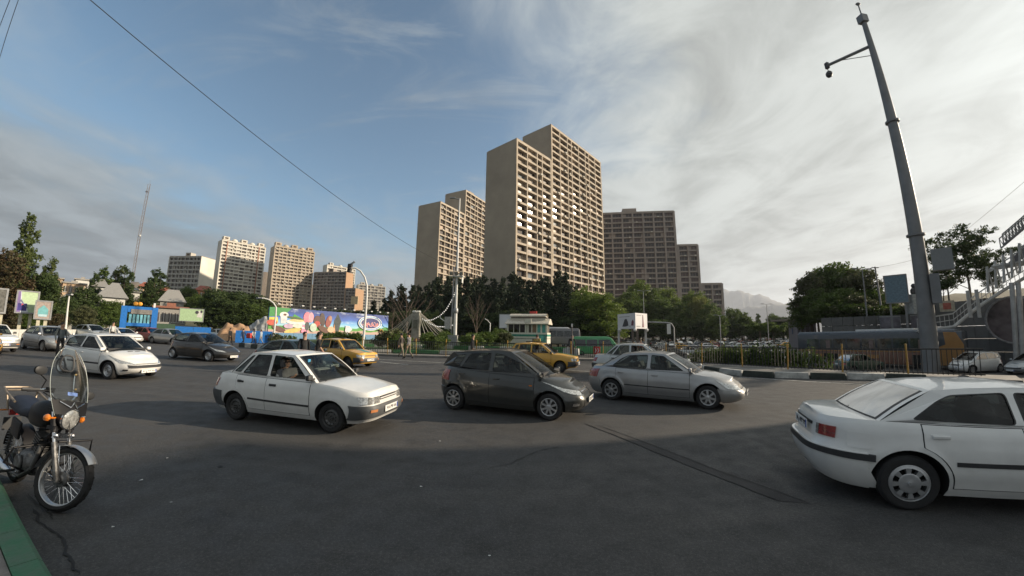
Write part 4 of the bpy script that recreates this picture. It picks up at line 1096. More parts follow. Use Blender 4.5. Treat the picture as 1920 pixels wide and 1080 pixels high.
# ------------------------------------------------------------------ trees and plants
def leafmat(name, c1, c2, tr=.25):
    if name in MATS: return MATS[name]
    m = bpy.data.materials.new(name); m.use_nodes = True; t = m.node_tree; MATS[name] = m
    b = t.nodes['Principled BSDF']; b.inputs['Roughness'].default_value = .6; b.inputs['Specular IOR Level'].default_value = .25
    tcn = t.nodes.new('ShaderNodeTexCoord'); nz = t.nodes.new('ShaderNodeTexNoise'); nz.inputs['Scale'].default_value = .9; nz.inputs['Detail'].default_value = 3
    t.links.new(tcn.outputs['Object'], nz.inputs[0])
    g = t.nodes.new('ShaderNodeNewGeometry')
    ad = t.nodes.new('ShaderNodeMath'); ad.operation = 'MULTIPLY_ADD'; ad.inputs[1].default_value = .45; t.links.new(g.outputs['Random Per Island'], ad.inputs[0]); t.links.new(nz.outputs[0], ad.inputs[2])
    mr = t.nodes.new('ShaderNodeMapRange'); mr.inputs[1].default_value = .45; mr.inputs[2].default_value = 1.0; t.links.new(ad.outputs[0], mr.inputs[0])
    mx = t.nodes.new('ShaderNodeMix'); mx.data_type = 'RGBA'; t.links.new(mr.outputs[0], mx.inputs[0]); mx.inputs[6].default_value = (*c1, 1); mx.inputs[7].default_value = (*c2, 1)
    t.links.new(mx.outputs[2], b.inputs['Base Color'])
    ts = t.nodes.new('ShaderNodeBsdfTranslucent'); t.links.new(mx.outputs[2], ts.inputs[0]); ms = t.nodes.new('ShaderNodeMixShader'); ms.inputs[0].default_value = tr
    o = t.nodes['Material Output']; t.links.new(b.outputs[0], ms.inputs[1]); t.links.new(ts.outputs[0], ms.inputs[2]); t.links.new(ms.outputs[0], o.inputs[0])
    return m
LF_PINE = leafmat('pine_needles', (.018,.032,.016), (.034,.055,.024), .1)
LF_DARK = leafmat('dark_leaves', (.032,.055,.018), (.068,.100,.030), .25)
LF_MID = leafmat('green_leaves', (.062,.100,.022), (.115,.165,.040), .35)
LF_BRIGHT = leafmat('spring_leaves', (.085,.135,.022), (.17,.22,.045), .35)
LF_POP = leafmat('poplar_leaves', (.065,.095,.028), (.135,.165,.055), .35)
LF_OLIVE = leafmat('olive_leaves', (.07,.085,.035), (.12,.125,.06), .25)
LF_RUST = leafmat('rusty_leaves', (.075,.045,.025), (.06,.065,.03), .2)
BARK = mat('bark', (.10,.075,.055), .9, vary=.25, scale=6, bump=.6, bscale=20)
BARKG = mat('grey_bark', (.20,.17,.14), .9, vary=.25, scale=6, bump=.5, bscale=20)
def leaves_mesh(name, blobs, count, size, m, seed, flat=0.0, shell=.55, long=1.0):
    """many small leaf clumps spread through the blobs (cx,cy,cz,rx,ry,rz)"""
    rg = np.random.default_rng(seed); B = np.array(blobs, float); vol = (B[:,3]*B[:,4]*B[:,5])**.75; pr = vol/vol.sum()
    # every blob carries sub-clumps so the outline is uneven
    idx = rg.choice(len(B), size=count, p=pr); K = 14
    sub = rg.normal(size=(len(B), K, 3)); sub /= np.linalg.norm(sub, axis=2, keepdims=True); sub *= rg.uniform(.45, 1.0, (len(B), K, 1))
    si = rg.integers(0, K, count); base = sub[idx, si]
    off = rg.normal(size=(count, 3)); off /= np.linalg.norm(off, axis=1, keepdims=True); off *= (rg.uniform(0, 1, (count, 1))**(1-shell))*rg.uniform(.28,.46,(count,1))
    p = B[idx, :3]+(base+off)*B[idx, 3:6]
    a = rg.normal(size=(count, 3)); a[:,2] *= (1-flat); a /= np.linalg.norm(a, axis=1, keepdims=True)
    b = np.cross(a, rg.normal(size=(count, 3))); b /= np.linalg.norm(b, axis=1, keepdims=True)
    s = size*rg.uniform(.55, 1.35, (count, 1)); a = a*s*long; b = b*s*.62
    V = np.stack([p-a, p+b*.9+a*.1, p+a, p-b], 1).reshape(-1, 3)
    me = bpy.data.meshes.new(name); me.vertices.add(len(V)); me.vertices.foreach_set('co', V.ravel())
    me.loops.add(count*4); me.loops.foreach_set('vertex_index', np.arange(count*4)); me.polygons.add(count)
    me.polygons.foreach_set('loop_start', np.arange(0, count*4, 4)); me.polygons.foreach_set('loop_total', np.full(count, 4)); me.update(calc_edges=True); me.materials.append(m); return me
def trunk_mesh(h, r, seed, limbs=6, lean=.05, spread=.5, start=.35, m=BARK, twigs=0, lh=None):
    rg = random.Random(seed); mb = MB(); top = Vector((rg.uniform(-lean,lean)*h, rg.uniform(-lean,lean)*h, h))
    P = [Vector((0,0,-.3)), Vector((0,0,0)), top*.33+Vector((rg.uniform(-.1,.1),rg.uniform(-.1,.1),0)), top*.66, top]
    mb.tube(P, [r*1.4, r*1.1, r*.8, r*.5, r*.12], 7)
    for i in range(limbs):
        t = start+(1-start)*(i+.3)/limbs*.95; a = i*2.4+rg.uniform(-.4,.4); l = spread*h*(1.1-t*.7)*rg.uniform(.7,1.1)
        p = top*t; q = p+Vector((cos(a)*l, sin(a)*l, l*(.9 if lh is None else lh)))
        mid = p.lerp(q, .5)+Vector((0,0,-.06*l)); rr = r*.42*(1.1-t)
        mb.tube([p, mid, q], [rr, rr*.7, rr*.15], 5)
        for k in range(twigs):
            u = .35+.6*k/max(1,twigs); s = p.lerp(q, u); a2 = a+rg.uniform(-1.2,1.2); l2 = l*.42*rg.uniform(.6,1.2)
            e = s+Vector((cos(a2)*l2, sin(a2)*l2, l2*rg.uniform(.6,1.3))); mb.tube([s, e], [rr*.4, rr*.08], 4)
            for _ in range(2 if twigs > 3 else 0):
                v = s.lerp(e, rg.uniform(.3,.9)); a3 = a2+rg.uniform(-1,1); l3 = l2*.5; mb.tube([v, v+Vector((cos(a3)*l3, sin(a3)*l3, l3*rg.uniform(.4,1.2)))], [rr*.2, rr*.04], 3)
    return mb.mesh('trunk', m, True, 50)
PROTO = {}
def proto(key, crown, trunk): PROTO[key] = (crown, trunk)
def bl(n, H0, H1, R, seed, fr=.45, top=.7):
    rg = random.Random(seed); res = []
    for i in range(n):
        t = (i+.5)/n; z = H0+(H1-H0)*t; rad = R*sin(pi*min(1, .18+.80*t))**.7*(1 if t < .6 else 1-(t-.6)*(1-top))
        a = i*2.4; rr = rad*rg.uniform(.35,.75); s = R*fr*rg.uniform(.75,1.25)
        res.append((cos(a)*rr, sin(a)*rr, z, s, s, s*rg.uniform(.6,.95)))
    return res
for k in range(3):
    proto('broad%d' % k, leaves_mesh('crown', bl(16, 3.0, 9.2, 3.6, k+1), 9000, .17, LF_MID, k, shell=.6), trunk_mesh(8.5, .22, k+1, 8, spread=.38))
    proto('pine%d' % k, leaves_mesh('crown', [(cos(i*2.4)*2.2*(1-i/20)*(.3+.5*((i*7)%5)/5), sin(i*2.4)*2.2*(1-i/20)*(.3+.5*((i*7)%5)/5), 2.2+i*.62+k*.1, 1.75*(1-i/24), 1.75*(1-i/24), .75) for i in range(16)], 9500, .15, LF_PINE, 20+k, long=1.3), trunk_mesh(11, .24, 10+k, 9, spread=.2, lh=.3))
    proto('poplar%d' % k, leaves_mesh('crown', [(.45*cos(i*2.2+k), .45*sin(i*2.2+k), 1.6+i*.85, (1.25 if i < 8 else 1.25-.11*(i-7)), 1.15 if i < 8 else 1.15-.1*(i-7), 1.1) for i in range(14)], 9000, .15, LF_POP, 30+k), trunk_mesh(12.6, .2, 20+k, 10, spread=.09, lh=2.5, start=.15))
    proto('shrub%d' % k, leaves_mesh('crown', [(cos(i*2.4)*.35, sin(i*2.4)*.35, .55+.12*(i%4), .5, .5, .42) for i in range(8)], 2600, .07, LF_OLIVE, 40+k), trunk_mesh(.8, .05, 30+k, 4, spread=.4))
proto('umbrella', leaves_mesh('crown', [(cos(i*2.4)*2.0*(.3+.7*((i*3)%5)/5), sin(i*2.4)*2.0*(.3+.7*((i*3)%5)/5), 5.2+.25*((i*5)%4), 1.3, 1.3, .6) for i in range(12)], 7000, .14, LF_DARK, 51), trunk_mesh(5.4, .17, 41, 7, spread=.35, start=.6, lean=.08))
# airy, feathery tree beside the footbridge
proto('airy', leaves_mesh('crown', [(random.gauss(0,1.35), random.gauss(0,1.35), 3.6+5.2*random.random()**.8, random.uniform(.8,1.5), random.uniform(.8,1.5), random.uniform(.5,.9)) for i in range(22)], 6000, .10, LF_DARK, 52, long=1.8), trunk_mesh(8.0, .13, 42, 10, spread=.42, start=.25, twigs=2, m=BARKG))
proto('bare', None, trunk_mesh(7.5, .16, 43, 16, spread=.5, start=.12, twigs=5, m=mat('bare_wood', (.13,.095,.075), .9), lh=1.5))
def tree(kind, pos, h, label, wide=1.0, m=None, group=None, cat='tree', name=None, base=None):
    cm, tm = PROTO[kind]; H = {'broad':9.6,'pine':12.2,'poplar':13.4,'shrub':1.35,'umbrella':6.4,'airy':9.2,'bare':9.2}[kind.rstrip('012')]
    k = h/H; nm = name or {'broad':'tree','pine':'pine_tree','poplar':'poplar_tree','shrub':'shrub','umbrella':'umbrella_tree','airy':'feathery_tree','bare':'bare_tree'}[kind.rstrip('012')]
    z = gz(pos[0], pos[1]) if base is None else base
    r = empty(nm, (pos[0], pos[1], z), random.uniform(0, 6), label, cat, group); r.scale = (k*wide, k*wide, k)
    link('trunk', tm, r)
    if cm:
        c = link('crown', cm, r)
        if m: c.material_slots[0].link = 'OBJECT'; c.material_slots[0].material = m
    return r
def tree_px(kind, px, ptop, dist, label, wide=1.0, m=None, group=None, pbase=None, **k):
    """tree whose top shows at (px, ptop); dist metres away; stands on the ground"""
    T = D(px, ptop, dist); z = gz(T.x, T.y); return tree(kind, T, max(.5, T.z-z), label, wide, m, group, **k)
random.seed(21)
# dark pine wood behind the island
tops = [(700,560),(730,548),(760,533),(800,524),(840,519),(880,520),(915,520),(945,516),(968,508),(1000,520),(1030,512),(1048,503),(1070,515),(1092,548)]
def topy(x):
    return pw(tops, x, False)
i = 0
for row, (dist, dy, stp) in enumerate(((104, 0, 17), (92, 14, 21), (82, 34, 26))):
    x = 704+row*8
    while x < 1100:
        tree_px('pine%d' % (i % 3), x+random.uniform(-4,4), topy(x)+dy+random.uniform(-5,9), dist+random.uniform(-5,5), ('dark pine at the %s of the dense wood, %s row' % ('left end' if x < 790 else 'left middle' if x < 880 else 'right middle' if x < 980 else 'right end', ('back','middle','front')[row])), random.uniform(.95,1.25), group='pines of the dark wood')
        x += stp; i += 1
# dark broad undergrowth along the wood's foot
for x in range(712, 1130, 24):
    tree_px('broad%d' % (x % 3), x+random.uniform(-4,4), 592+random.uniform(-8,8), 78+random.uniform(-3,3), 'low dark bushy tree at the foot of the pine wood', 1.5, LF_DARK, 'undergrowth of the dark wood')
# bright and dark trees under the brown block
tr = [(1098,548,82,'broad0',LF_BRIGHT,'light green tree left of the white box billboard, in front of the pines',1.1),(1128,556,76,'broad1',LF_BRIGHT,'rounded bright green tree between green van and white box billboard',1.35),
 (1160,562,92,'broad2',LF_DARK,'dark tree above the left edge of the white box billboard',1.2),(1196,534,100,'broad0',LF_BRIGHT,'tall spring green tree against the brown block, left of its middle',1.1),(1180,552,88,'broad1',LF_DARK,'dark tree right behind the white box billboard',1.2),
 (1222,546,100,'broad2',LF_MID,'green tree against the middle of the brown block',1.1),(1240,562,90,'broad0',LF_DARK,'dark tree right of the box billboard below the brown block',1.2),(1250,546,104,'broad1',LF_BRIGHT,'light green tree below the step of the brown block',1.1),
 (1275,570,92,'broad2',LF_DARK,'dark round tree between the light green ones under the block',1.2),(1300,552,100,'broad0',LF_BRIGHT,'yellow green tree under the lower roof of the brown block',1.15),(1312,562,92,'broad1',leafmat('yellow_leaves', (.13,.15,.03), (.19,.2,.06), .3),'yellowish tree with thin crown under the lower roof of the brown block',.95),
 (1330,572,88,'broad2',LF_MID,'green tree below the right end of the brown block',1.25),(1345,590,80,'broad0',LF_DARK,'dark low tree right of the yellowish tree',1.4),(1375,582,105,'broad1',LF_DARK,'dark tree just right of the brown block end',1.2),
 (1392,588,86,'broad2',LF_MID,'green tree in front of the mountain, left one',1.2),(1420,588,110,'pine1',LF_DARK,'small dark pointed tree left of the lamp post by the mountain',1.2),(1450,592,112,'broad0',LF_DARK,'dark tree below the mountain, left of the grey building',1.4),(1475,600,112,'broad1',LF_MID,'low green tree beside the grey building corner',1.5)]
for x, y, d, k, m, lb, w in tr: tree_px(k, x, y, d*(1.0 if x < 1135 else 1.42), lb, w*(1 if x < 1135 else .85), LF_MID if m is LF_DARK and x > 1135 else m)
for x in range(1130, 1500, 26):
    tree_px('broad%d' % (x % 3), x+random.uniform(-5,5), 603+random.uniform(-6,6), 122+random.uniform(-4,4), 'low green tree in the belt behind the car park', 1.8, LF_DARK if x % 4 == 0 else LF_MID, 'tree belt behind the car park')
for i, x in enumerate((1425,1450,1478,1500)):
    tree_px('umbrella', x, 606+4*(i % 2), 84+6*i, ['flat topped tree over the car park, left of four','flat topped tree over the car park, second from left','flat topped tree over the car park, third from left','flat topped tree over the car park beside the grey building'][i], 1.2, LF_MID)
# left hillside
tl = [(62,404,62,'poplar0',LF_POP,'tallest poplar at the far left above the billboards',1.0),(30,470,60,'poplar1',LF_POP,'shorter poplar left of the tallest poplar',1.2),(100,484,60,'poplar2',LF_POP,'dark slim poplar right of the tallest poplar',1.1),(8,480,55,'broad0',LF_RUST,'rusty leaved tree at the left edge',1.0),
 (85,520,56,'broad1',LF_DARK,'dark tree between the two poplars above the green billboard',1.0),(195,500,110,'poplar1',LF_MID,'light green poplar over the white house',1.5),(180,512,105,'poplar2',LF_DARK,'thin poplar left of the light green one over the white house',1.0),(225,497,112,'poplar0',LF_POP,'poplar beside the antenna mast, left one',1.3),(243,503,110,'poplar2',LF_DARK,'dark poplar just right under the antenna mast',1.3),
 (297,504,120,'poplar1',LF_DARK,'dark bushy poplar left of the grey white block',1.9),(285,520,112,'poplar2',LF_DARK,'small poplar left of the dark bushy poplar',1.5),(157,543,70,'broad2',LF_DARK,'round dense green tree in front of the white house',1.15),(130,560,66,'broad0',LF_DARK,'dark tree left of the round dense tree, by the lamp post',1.0),(205,568,66,'broad1',LF_MID,'green tree left of the blue frame sign',1.2),
 (160,575,60,'broad2',LF_OLIVE,'pale olive bush tree beside the lamp post',1.2),(222,585,60,'broad0',LF_MID,'bushy green tree under the blue frame sign edge',1.3),(262,548,120,'broad1',LF_MID,'green tree behind the blue frame sign',1.5),(355,542,150,'broad0',LF_MID,'green tree above the pale green billboard',1.3),
 (380,556,110,'broad1',LF_MID,'tree above the green billboard right corner',1.3),(110,590,54,'broad2',LF_RUST,'brownish bush right of the two billboards',1.3),(60,585,52,'broad1',LF_MID,'low bush between the billboard posts',1.5),(10,575,50,'broad0',LF_RUST,'reddish bush behind the dark sign at the left edge',1.5)]
for x, y, d, k, m, lb, w in tl: tree_px(k, x, y, d, lb, w, m)
for j, (x, y) in enumerate([(395,560),(412,548),(430,552),(447,560),(462,553),(480,556),(497,566),(405,572),(440,575),(470,572),(425,565),(455,567),(488,580)]):
    tree_px('broad%d' % (j % 3), x, y, 95-8*(j > 6), 'dark leafy tree in the clump under the pale and yellowish towers', 1.5, LF_DARK if j % 3 else LF_MID, 'dark clump left of the long billboard')
for j, x in enumerate(range(20, 330, 22)):
    tree_px('broad%d' % (j % 3), x+random.uniform(-5,5), 575+random.uniform(-6,10)+(10 if x > 230 else 0), 84+random.uniform(-6,6), 'hillside tree among the houses on the left', 1.6, (LF_DARK, LF_MID, LF_OLIVE)[j % 3], 'trees among the hillside houses')
for j, x in enumerate(range(515, 720, 16)):
    tree_px('broad%d' % (j % 3), x, 586-2*(j % 3), 100, 'dark tree behind the long painted billboard', 1.5, LF_DARK, 'trees behind the long billboard')
# clipped shrubs on the island
sh = [(521,624,36,'round clipped shrub by the left lamp arm pole',1.0),(548,628,38,'small round shrub in front of the blue hoarding',.8),(612,622,40,'round shrub under the grey diamond sign, left',1.3),(640,620,42,'wide shrub behind the taxi',1.6),(668,622,42,'shrub left of the tall traffic light pole',1.3),
 (735,615,34,'leafy shrub at the foot of the left ropes of the monument',1.3),(748,622,32,'low shrub right of the leafy one left of the monument',1.1),(814,620,34,'dense round shrub right of the monument pillar',1.25),(834,620,38,'second round shrub right of the monument',1.1),
 (884,624,36,'low shrub right of the tall lamp mast',1.2),(902,621,38,'rounded shrub below the small street lamp',1.4),(920,625,40,'shrub just behind the small street lamp',1.2),(938,615,42,'light round shrub left of the police booth',1.1),(945,622,40,'small shrub at the corner of the police booth',1.0)]
for x, y, d, lb, w in sh:
    T = D(x, y, d); z = gz(T.x, T.y); tree('shrub%d' % (int(x) % 3), T, max(.8, T.z-z), lb, w, LF_OLIVE if x % 2 else LF_MID, cat='shrub')
tree_px('bare', 768, 528, 60, 'leafless bare tree behind the monument pillar', 1.15, cat='tree')
tree_px('bare', 895, 545, 66, 'leafless pale tree in front of the dark wood, right of the lamp mast', .8, cat='tree')
tree_px('bare', 737, 568, 62, 'smaller leafless tree left of the monument', .9, cat='tree')
# weeds behind the fence on the slope to the lower road
b = off_line(FENCE, 2.3)
LBW = mat('weed_stem', (.09,.1,.04), .9)
wm = leaves_mesh('weeds', [(i*.30-1.2+random.uniform(-.1,.1), random.uniform(-.2,.2), .35+.25*random.random(), .26, .26, .38) for i in range(9)], 1500, .045, LF_MID, 77, long=1.5)
for i in (7, 8):
    for k in range(3):
        t = k/3; p = b[i].lerp(b[i+1], t)
        for j in range(1):
            o = link('weed_clump', wm); o.location = (p.x, p.y, gz(p.x, p.y)-.05); o.rotation_euler = (0, 0, random.uniform(-.3,.3)+atan2(b[i+1].y-b[i].y, b[i+1].x-b[i].x)); o.scale = (1.25, 1.3, random.uniform(1.4,2.0))
            tag(o, 'straggly weeds growing behind the black railing above the lower road', 'weeds', 'weeds behind the railing')
# feathery tree and shrubs on the bank at the right
T = D(1800, 432, 56); tree('airy', T, T.z-4.2, 'feathery tree standing on the bank beside the footbridge stairs', 1.15, LF_DARK, base=4.2)
T = D(1765, 460, 58); tree('airy', T, T.z-4.2, 'smaller feathery tree partly hidden by the tall steel pole', .9, LF_DARK, base=4.2)
T = D(1850, 470, 58); tree('airy', T, T.z-4.2, 'right one of the feathery trees close to the footbridge', 1.0, LF_DARK, base=4.2)
bank = [(1515,520,60,'broad0',1.0),(1540,508,62,'broad1',.9),(1565,500,64,'broad2',1.0),(1590,505,62,'broad0',1.1),(1615,512,60,'broad1',1.1),(1530,545,58,'broad2',1.1),(1500,560,60,'broad1',1.0),(1560,555,54,'broad0',1.6),(1600,560,54,'broad1',1.6),(1635,545,58,'broad2',1.3),(1580,545,56,'broad2',1.4)]
for i, (x, y, d, k, w) in enumerate(bank):
    T = D(x, y, d); tree(k, T, max(2, T.z-1.5), 'dark spreading tree on the bank left of the blue framed billboard', w*1.0, LF_MID if i % 4 else LF_OLIVE, 'trees on the bank', base=1.5)
for i, x in enumerate(range(1545, 1850, 22)):
    T = D(x, 570-.0*x+random.uniform(-6,4), 52); tree('shrub%d' % (i % 3), T, 1.7, 'low shrub along the top of the grey wall behind the bus', 1.5, LF_OLIVE if i % 2 else LF_MID, 'shrubs on the wall', base=T.z-1.7, cat='shrub')
T = D(1765, 530, 50); tree('umbrella', T, 3.2, 'dark flat topped tree right of the tall steel pole', 1.0, LF_DARK, base=T.z-3.0)
# ------------------------------------------------------------------ street furniture and signs
random.seed(5)
BLACKP = mat('black_railing_paint', (.02,.02,.02), .6)
YELP = mat('yellow_post_paint', (.42,.24,.05), .7, vary=.25)
WHITE = mat('white_paint', (.68,.68,.66), .5, vary=.06)
GALV = mat('galvanised_steel', (.33,.34,.35), .5, .5, vary=.12)
POLEG = mat('steel_pole_grey', (.215,.22,.225), .55, .3, vary=.1, scale=.8)
REDP = mat('red_paint', (.55,.05,.04), .5)
BLUEP = mat('blue_paint', (.015,.16,.52), .5, vary=.1)
GREENK = mat('green_block_paint', (.03,.16,.05), .6, vary=.2)
DARKP = mat('dark_panel', (.06,.06,.065), .6)
SIGNB = mat('sign_back_grey', (.28,.30,.29), .5, .3)
# railing on the pavement edge: panels with posts
fence = empty('railing', FENCE[0], 0, 'black bar railing with yellow posts along the roundabout edge', 'railing')
F0 = Vector(FENCE[0])
L_ = [0]
for p, q in zip(FENCE, FENCE[1:]): L_.append(L_[-1]+(q-p).length)
def fat(s_):
    i = 0
    while i < len(L_)-2 and L_[i+1] < s_: i += 1
    t = (s_-L_[i])/(L_[i+1]-L_[i]); return FENCE[i].lerp(FENCE[i+1], t)
mp_ = MB(); mp_.tube([(0,0,0),(0,0,1.22)], .035, 8); mp_.ball((0,0,1.23), .04, 8); pm_ = mp_.mesh('post', YELP, True)
mb_ = MB(); mb_.box((0,0,.56), (.028,.028,.98)); barm = mb_.mesh('bar', BLACKP)
step = 2.35; s_ = 0; nb = 0; far_bars = MB(); s_ = 6.0
while s_ < L_[-1]-step:
    p, q = fat(s_), fat(s_+step); an = atan2((q-p).y, (q-p).x); ln = (q-p).length
    o = link('post', pm_, fence); o.location = p-F0; o.rotation_euler = (random.gauss(0,.02), random.gauss(0,.02), 0)
    for z in (.12, 1.05):
        m = MB(); c = (p+q)/2; m.box((0,0,0), (ln-.06,.04,.05)); r = m.build('rail', BLACKP, fence); r.location = c-F0+Vector((0,0,z)); r.rotation_euler = (0,0,an)
    near = hypot(p.x, p.y) < 24
    k = 15
    for j in range(1, k):
        c = p.lerp(q, j/k)
        if near and nb < 290: o = link('bar', barm, fence); o.location = c-F0; o.rotation_euler = (random.gauss(0,.012), random.gauss(0,.012), an); nb += 1
        else: far_bars.box((c.x-F0.x, c.y-F0.y, .56), (.03,.03,.98), 0, an)
    s_ += step
if far_bars.v: o = far_bars.build('bars', BLACKP, fence); o['kind'] = 'stuff'
# kerb blocks: white/dark stones along the island nose on the right
kp = [G(1270,687,.0), G(1309,692.5), G(1342,699), G(1409,707), G(1470,709.5), G(1560,711), G(1680,713), G(1800,717)]
def blocks(path, ln, w, h, mats_, label, gap=.02, group=None, z=0.0, name='kerb', cat='kerb', gf=False):
    r = empty(name, path[0], 0, label, cat, group); P0 = Vector(path[0]); Ls = [0]
    for p, q in zip(path, path[1:]): Ls.append(Ls[-1]+(q-p).length)
    def at(s):
        i = 0
        while i < len(Ls)-2 and Ls[i+1] < s: i += 1
        return path[i].lerp(path[i+1], (s-Ls[i])/(Ls[i+1]-Ls[i]))
    s = 0; k = 0; ms = []
    for m in mats_:
        mm = MB(); mm.box((0,0,h/2), (ln-gap, w, h), 0, taper=.93); me = mm.mesh('kerb_stone', m); bevel_mesh(me, .015, 1); ms.append(me)
    while s+ln < Ls[-1]:
        p, q = at(s), at(s+ln); c = (p+q)/2; o = link('kerb_stone', ms[k % len(ms)], r); zz = gz(c.x, c.y) if gf else 0
        o.location = Vector((c.x, c.y, z+zz))-Vector((P0.x, P0.y, 0))+Vector((0,0,0))-Vector((0,0,P0.z)); o.rotation_euler = (random.gauss(0,.01), random.gauss(0,.01), atan2((q-p).y, (q-p).x)+random.gauss(0,.008)); s += ln; k += 1
    return r
BLKS = mat('dark_kerb_paint', (.035,.045,.038), .7, vary=.25); WHKS = mat('white_kerb_paint', (.50,.50,.47), .75, vary=.2, scale=4)
blocks([p for p in kp], 1.35, .22, .26, [BLKS, WHKS], 'black and white painted kerb stones along the road edge in front of the railing')
# paving between kerb and railing
mb = MB(); inner = off_line([G(1270,687), G(1309,692.5), G(1342,699), G(1409,707), G(1470,709.5), G(1560,711), G(1680,713), G(1800,717)], .1); outer = [G(1255,683), G(1300,684), G(1350,687), G(1400,690), G(1480,695), G(1560,699), G(1680,705), G(1800,709)]
for i in range(7): mb.add([(inner[i].x,inner[i].y,.13),(inner[i+1].x,inner[i+1].y,.13),(outer[i+1].x,outer[i+1].y,.135),(outer[i].x,outer[i].y,.135)], [(0,1,2,3)])
o = mb.build('traffic_island', PAVE); o['kind'] = 'structure'
# green and white planter walls of the island: lower and upper rows
pl = [G(600,668), G(652,668), G(712,668.5), G(780,669.5), G(850,671), G(905,672)]
blocks(off_line([p for p in pl], 2.2), 1.9, .3, .42, [GREENK, GREENK, WHKS], 'low green and white painted block row behind the railing', name='planter_wall', cat='planter wall')
pu = [G(606,655.5), G(660,656), G(712,656.5), G(760,657.5), G(830,659), G(935,662), G(1010,664), G(1060,666), G(1110,668)]
blocks(off_line(pu, .2), 1.6, .3, .55, [GREENK, WHKS], 'upper green and white painted block row at the edge of the lawn', name='planter_wall', cat='planter wall', z=.05)
bl_ = [G(450,650), G(495,655), G(548,660), G(600,664)]
blocks(bl_, 1.2, .3, .38, [BLKS, WHKS], 'black and white kerb blocks left of the planter rows, by the pedestrians', name='kerb', cat='kerb')
# scattered low white dividers on the plaza behind the railing, right
blocks([G(1000,659,.0), G(1060,660), G(1105,660)], 1.8, .35, .5, [WHKS, GREENK], 'green and white concrete dividers beside the police booth', name='divider', cat='divider')
# red chevron sign on the railing
cs = empty('chevron_sign', fat(0), 0, 'red and white chevron board on the railing left of the silver car', 'sign')
pc = G(1119,664,0); base = D(1119, 657, hypot(G(1119,673,.12).x, G(1119,673,.12).y)-.12)
cs.location = base; an = atan2((FENCE[6]-FENCE[5]).y, (FENCE[6]-FENCE[5]).x); cs.rotation_euler = (0,0,an)
mb = MB(); mb.box((0,0,0), (.55,.025,.55)); mb.build('board', REDP, cs)
for sx in (-.11, .11):
    mb = MB(); mb.add([(sx-.06,-.016,.17),(sx+.01,-.016,.17),(sx+.10,-.016,0),(sx+.01,-.016,-.17),(sx-.06,-.016,-.17),(sx+.03,-.016,0)], [(5,4,3,2),(0,5,2,1)]); mb.build('chevron', WHITE, cs)
# tall white lamp mast with floodlight bracket
def rise(px, py, dist, zbase=None):
    T = D(px, py, dist); z = gz(T.x, T.y) if zbase is None else zbase; return Vector((T.x, T.y, z)), T.z-z
P, h = rise(862, 372, 38); r = empty('lamp_mast', P, 0, 'tall white lamp mast with floodlight platform standing on the lawn', 'lamp mast')
hh = lambda py: D(860, py, 38).z-P.z
mb = MB(); mb.tube([(0,0,-.2),(0,0,hh(583)),(0,0,hh(583)),(0,0,h)], [.20,.18,.15,.075], 14); mb.build('pole', WHITE, r, True)
mb = MB(); mb.tube([(-.42,0.1,-.2),(-.35,.1,hh(500))], [.09,.07], 8); mb.build('second_pole', GALV, r, True)
mb = MB(); mb.lathe([(.2,hh(588)),(.27,hh(586)),(.27,hh(580)),(.2,hh(578))], 12); mb.build('collar', GALV, r, True)
mb = MB(); mb.box((0,0,hh(519)), (1.5,.9,.08)); mb.box((.62,0,hh(523)), (.06,.9,.9)); mb.build('platform', WHITE, r)
for dx in (-.55, .0, .55):
    mb = MB(); mb.box((dx,-.4,hh(519)+.32), (.38,.25,.4), 0, rx=.5); o = mb.build('floodlight', mat('floodlight_body', (.45,.36,.25), .5), r); m2 = MB(); m2.box((dx,-.53,hh(519)+.28), (.32,.02,.32), 0, rx=.5); m2.build('lens', LAMPG, o)
mb = MB(); mb.tube([(-.1,0,h-.1),(-.75,-.1,h+.05)], .06, 6); mb.box((-.8,-.1,h+.02), (.6,.22,.12)); mb.build('lamp_head', GALV, r)
mb = MB(); mb.box((-.75,-.2,hh(606)), (.7,.35,1.3)); mb.build('cabinet', mat('cabinet_grey', (.40,.40,.38), .6), r)
mb = MB(); mb.tube([(-.6,-.1,hh(612)),(-1.1,-.3,hh(603)),(-1.6,-.3,hh(597)),(-1.6,-.3,hh(592))], .05, 6); mb.tube([(-.6,-.1,hh(620)),(-1.0,-.4,hh(614))], .05, 6); mb.build('bracket', WHITE, r)
P, h = rise(849, 628, 37); r = empty('utility_cabinet', P, 0, 'pale metal utility cabinet at the foot of the lamp mast', 'cabinet')
mb = MB(); mb.box((0,0,.65), (.95,.6,1.3)); mb.build('cabinet_body', MATS['cabinet_grey'], r); mb = MB(); mb.box((0,0,1.34), (1.05,.7,.07)); mb.build('cabinet_lid', GALV, r); mb = MB(); mb.box((0,-.31,.65), (.8,.02,1.1)); mb.build('door', GALV, r)
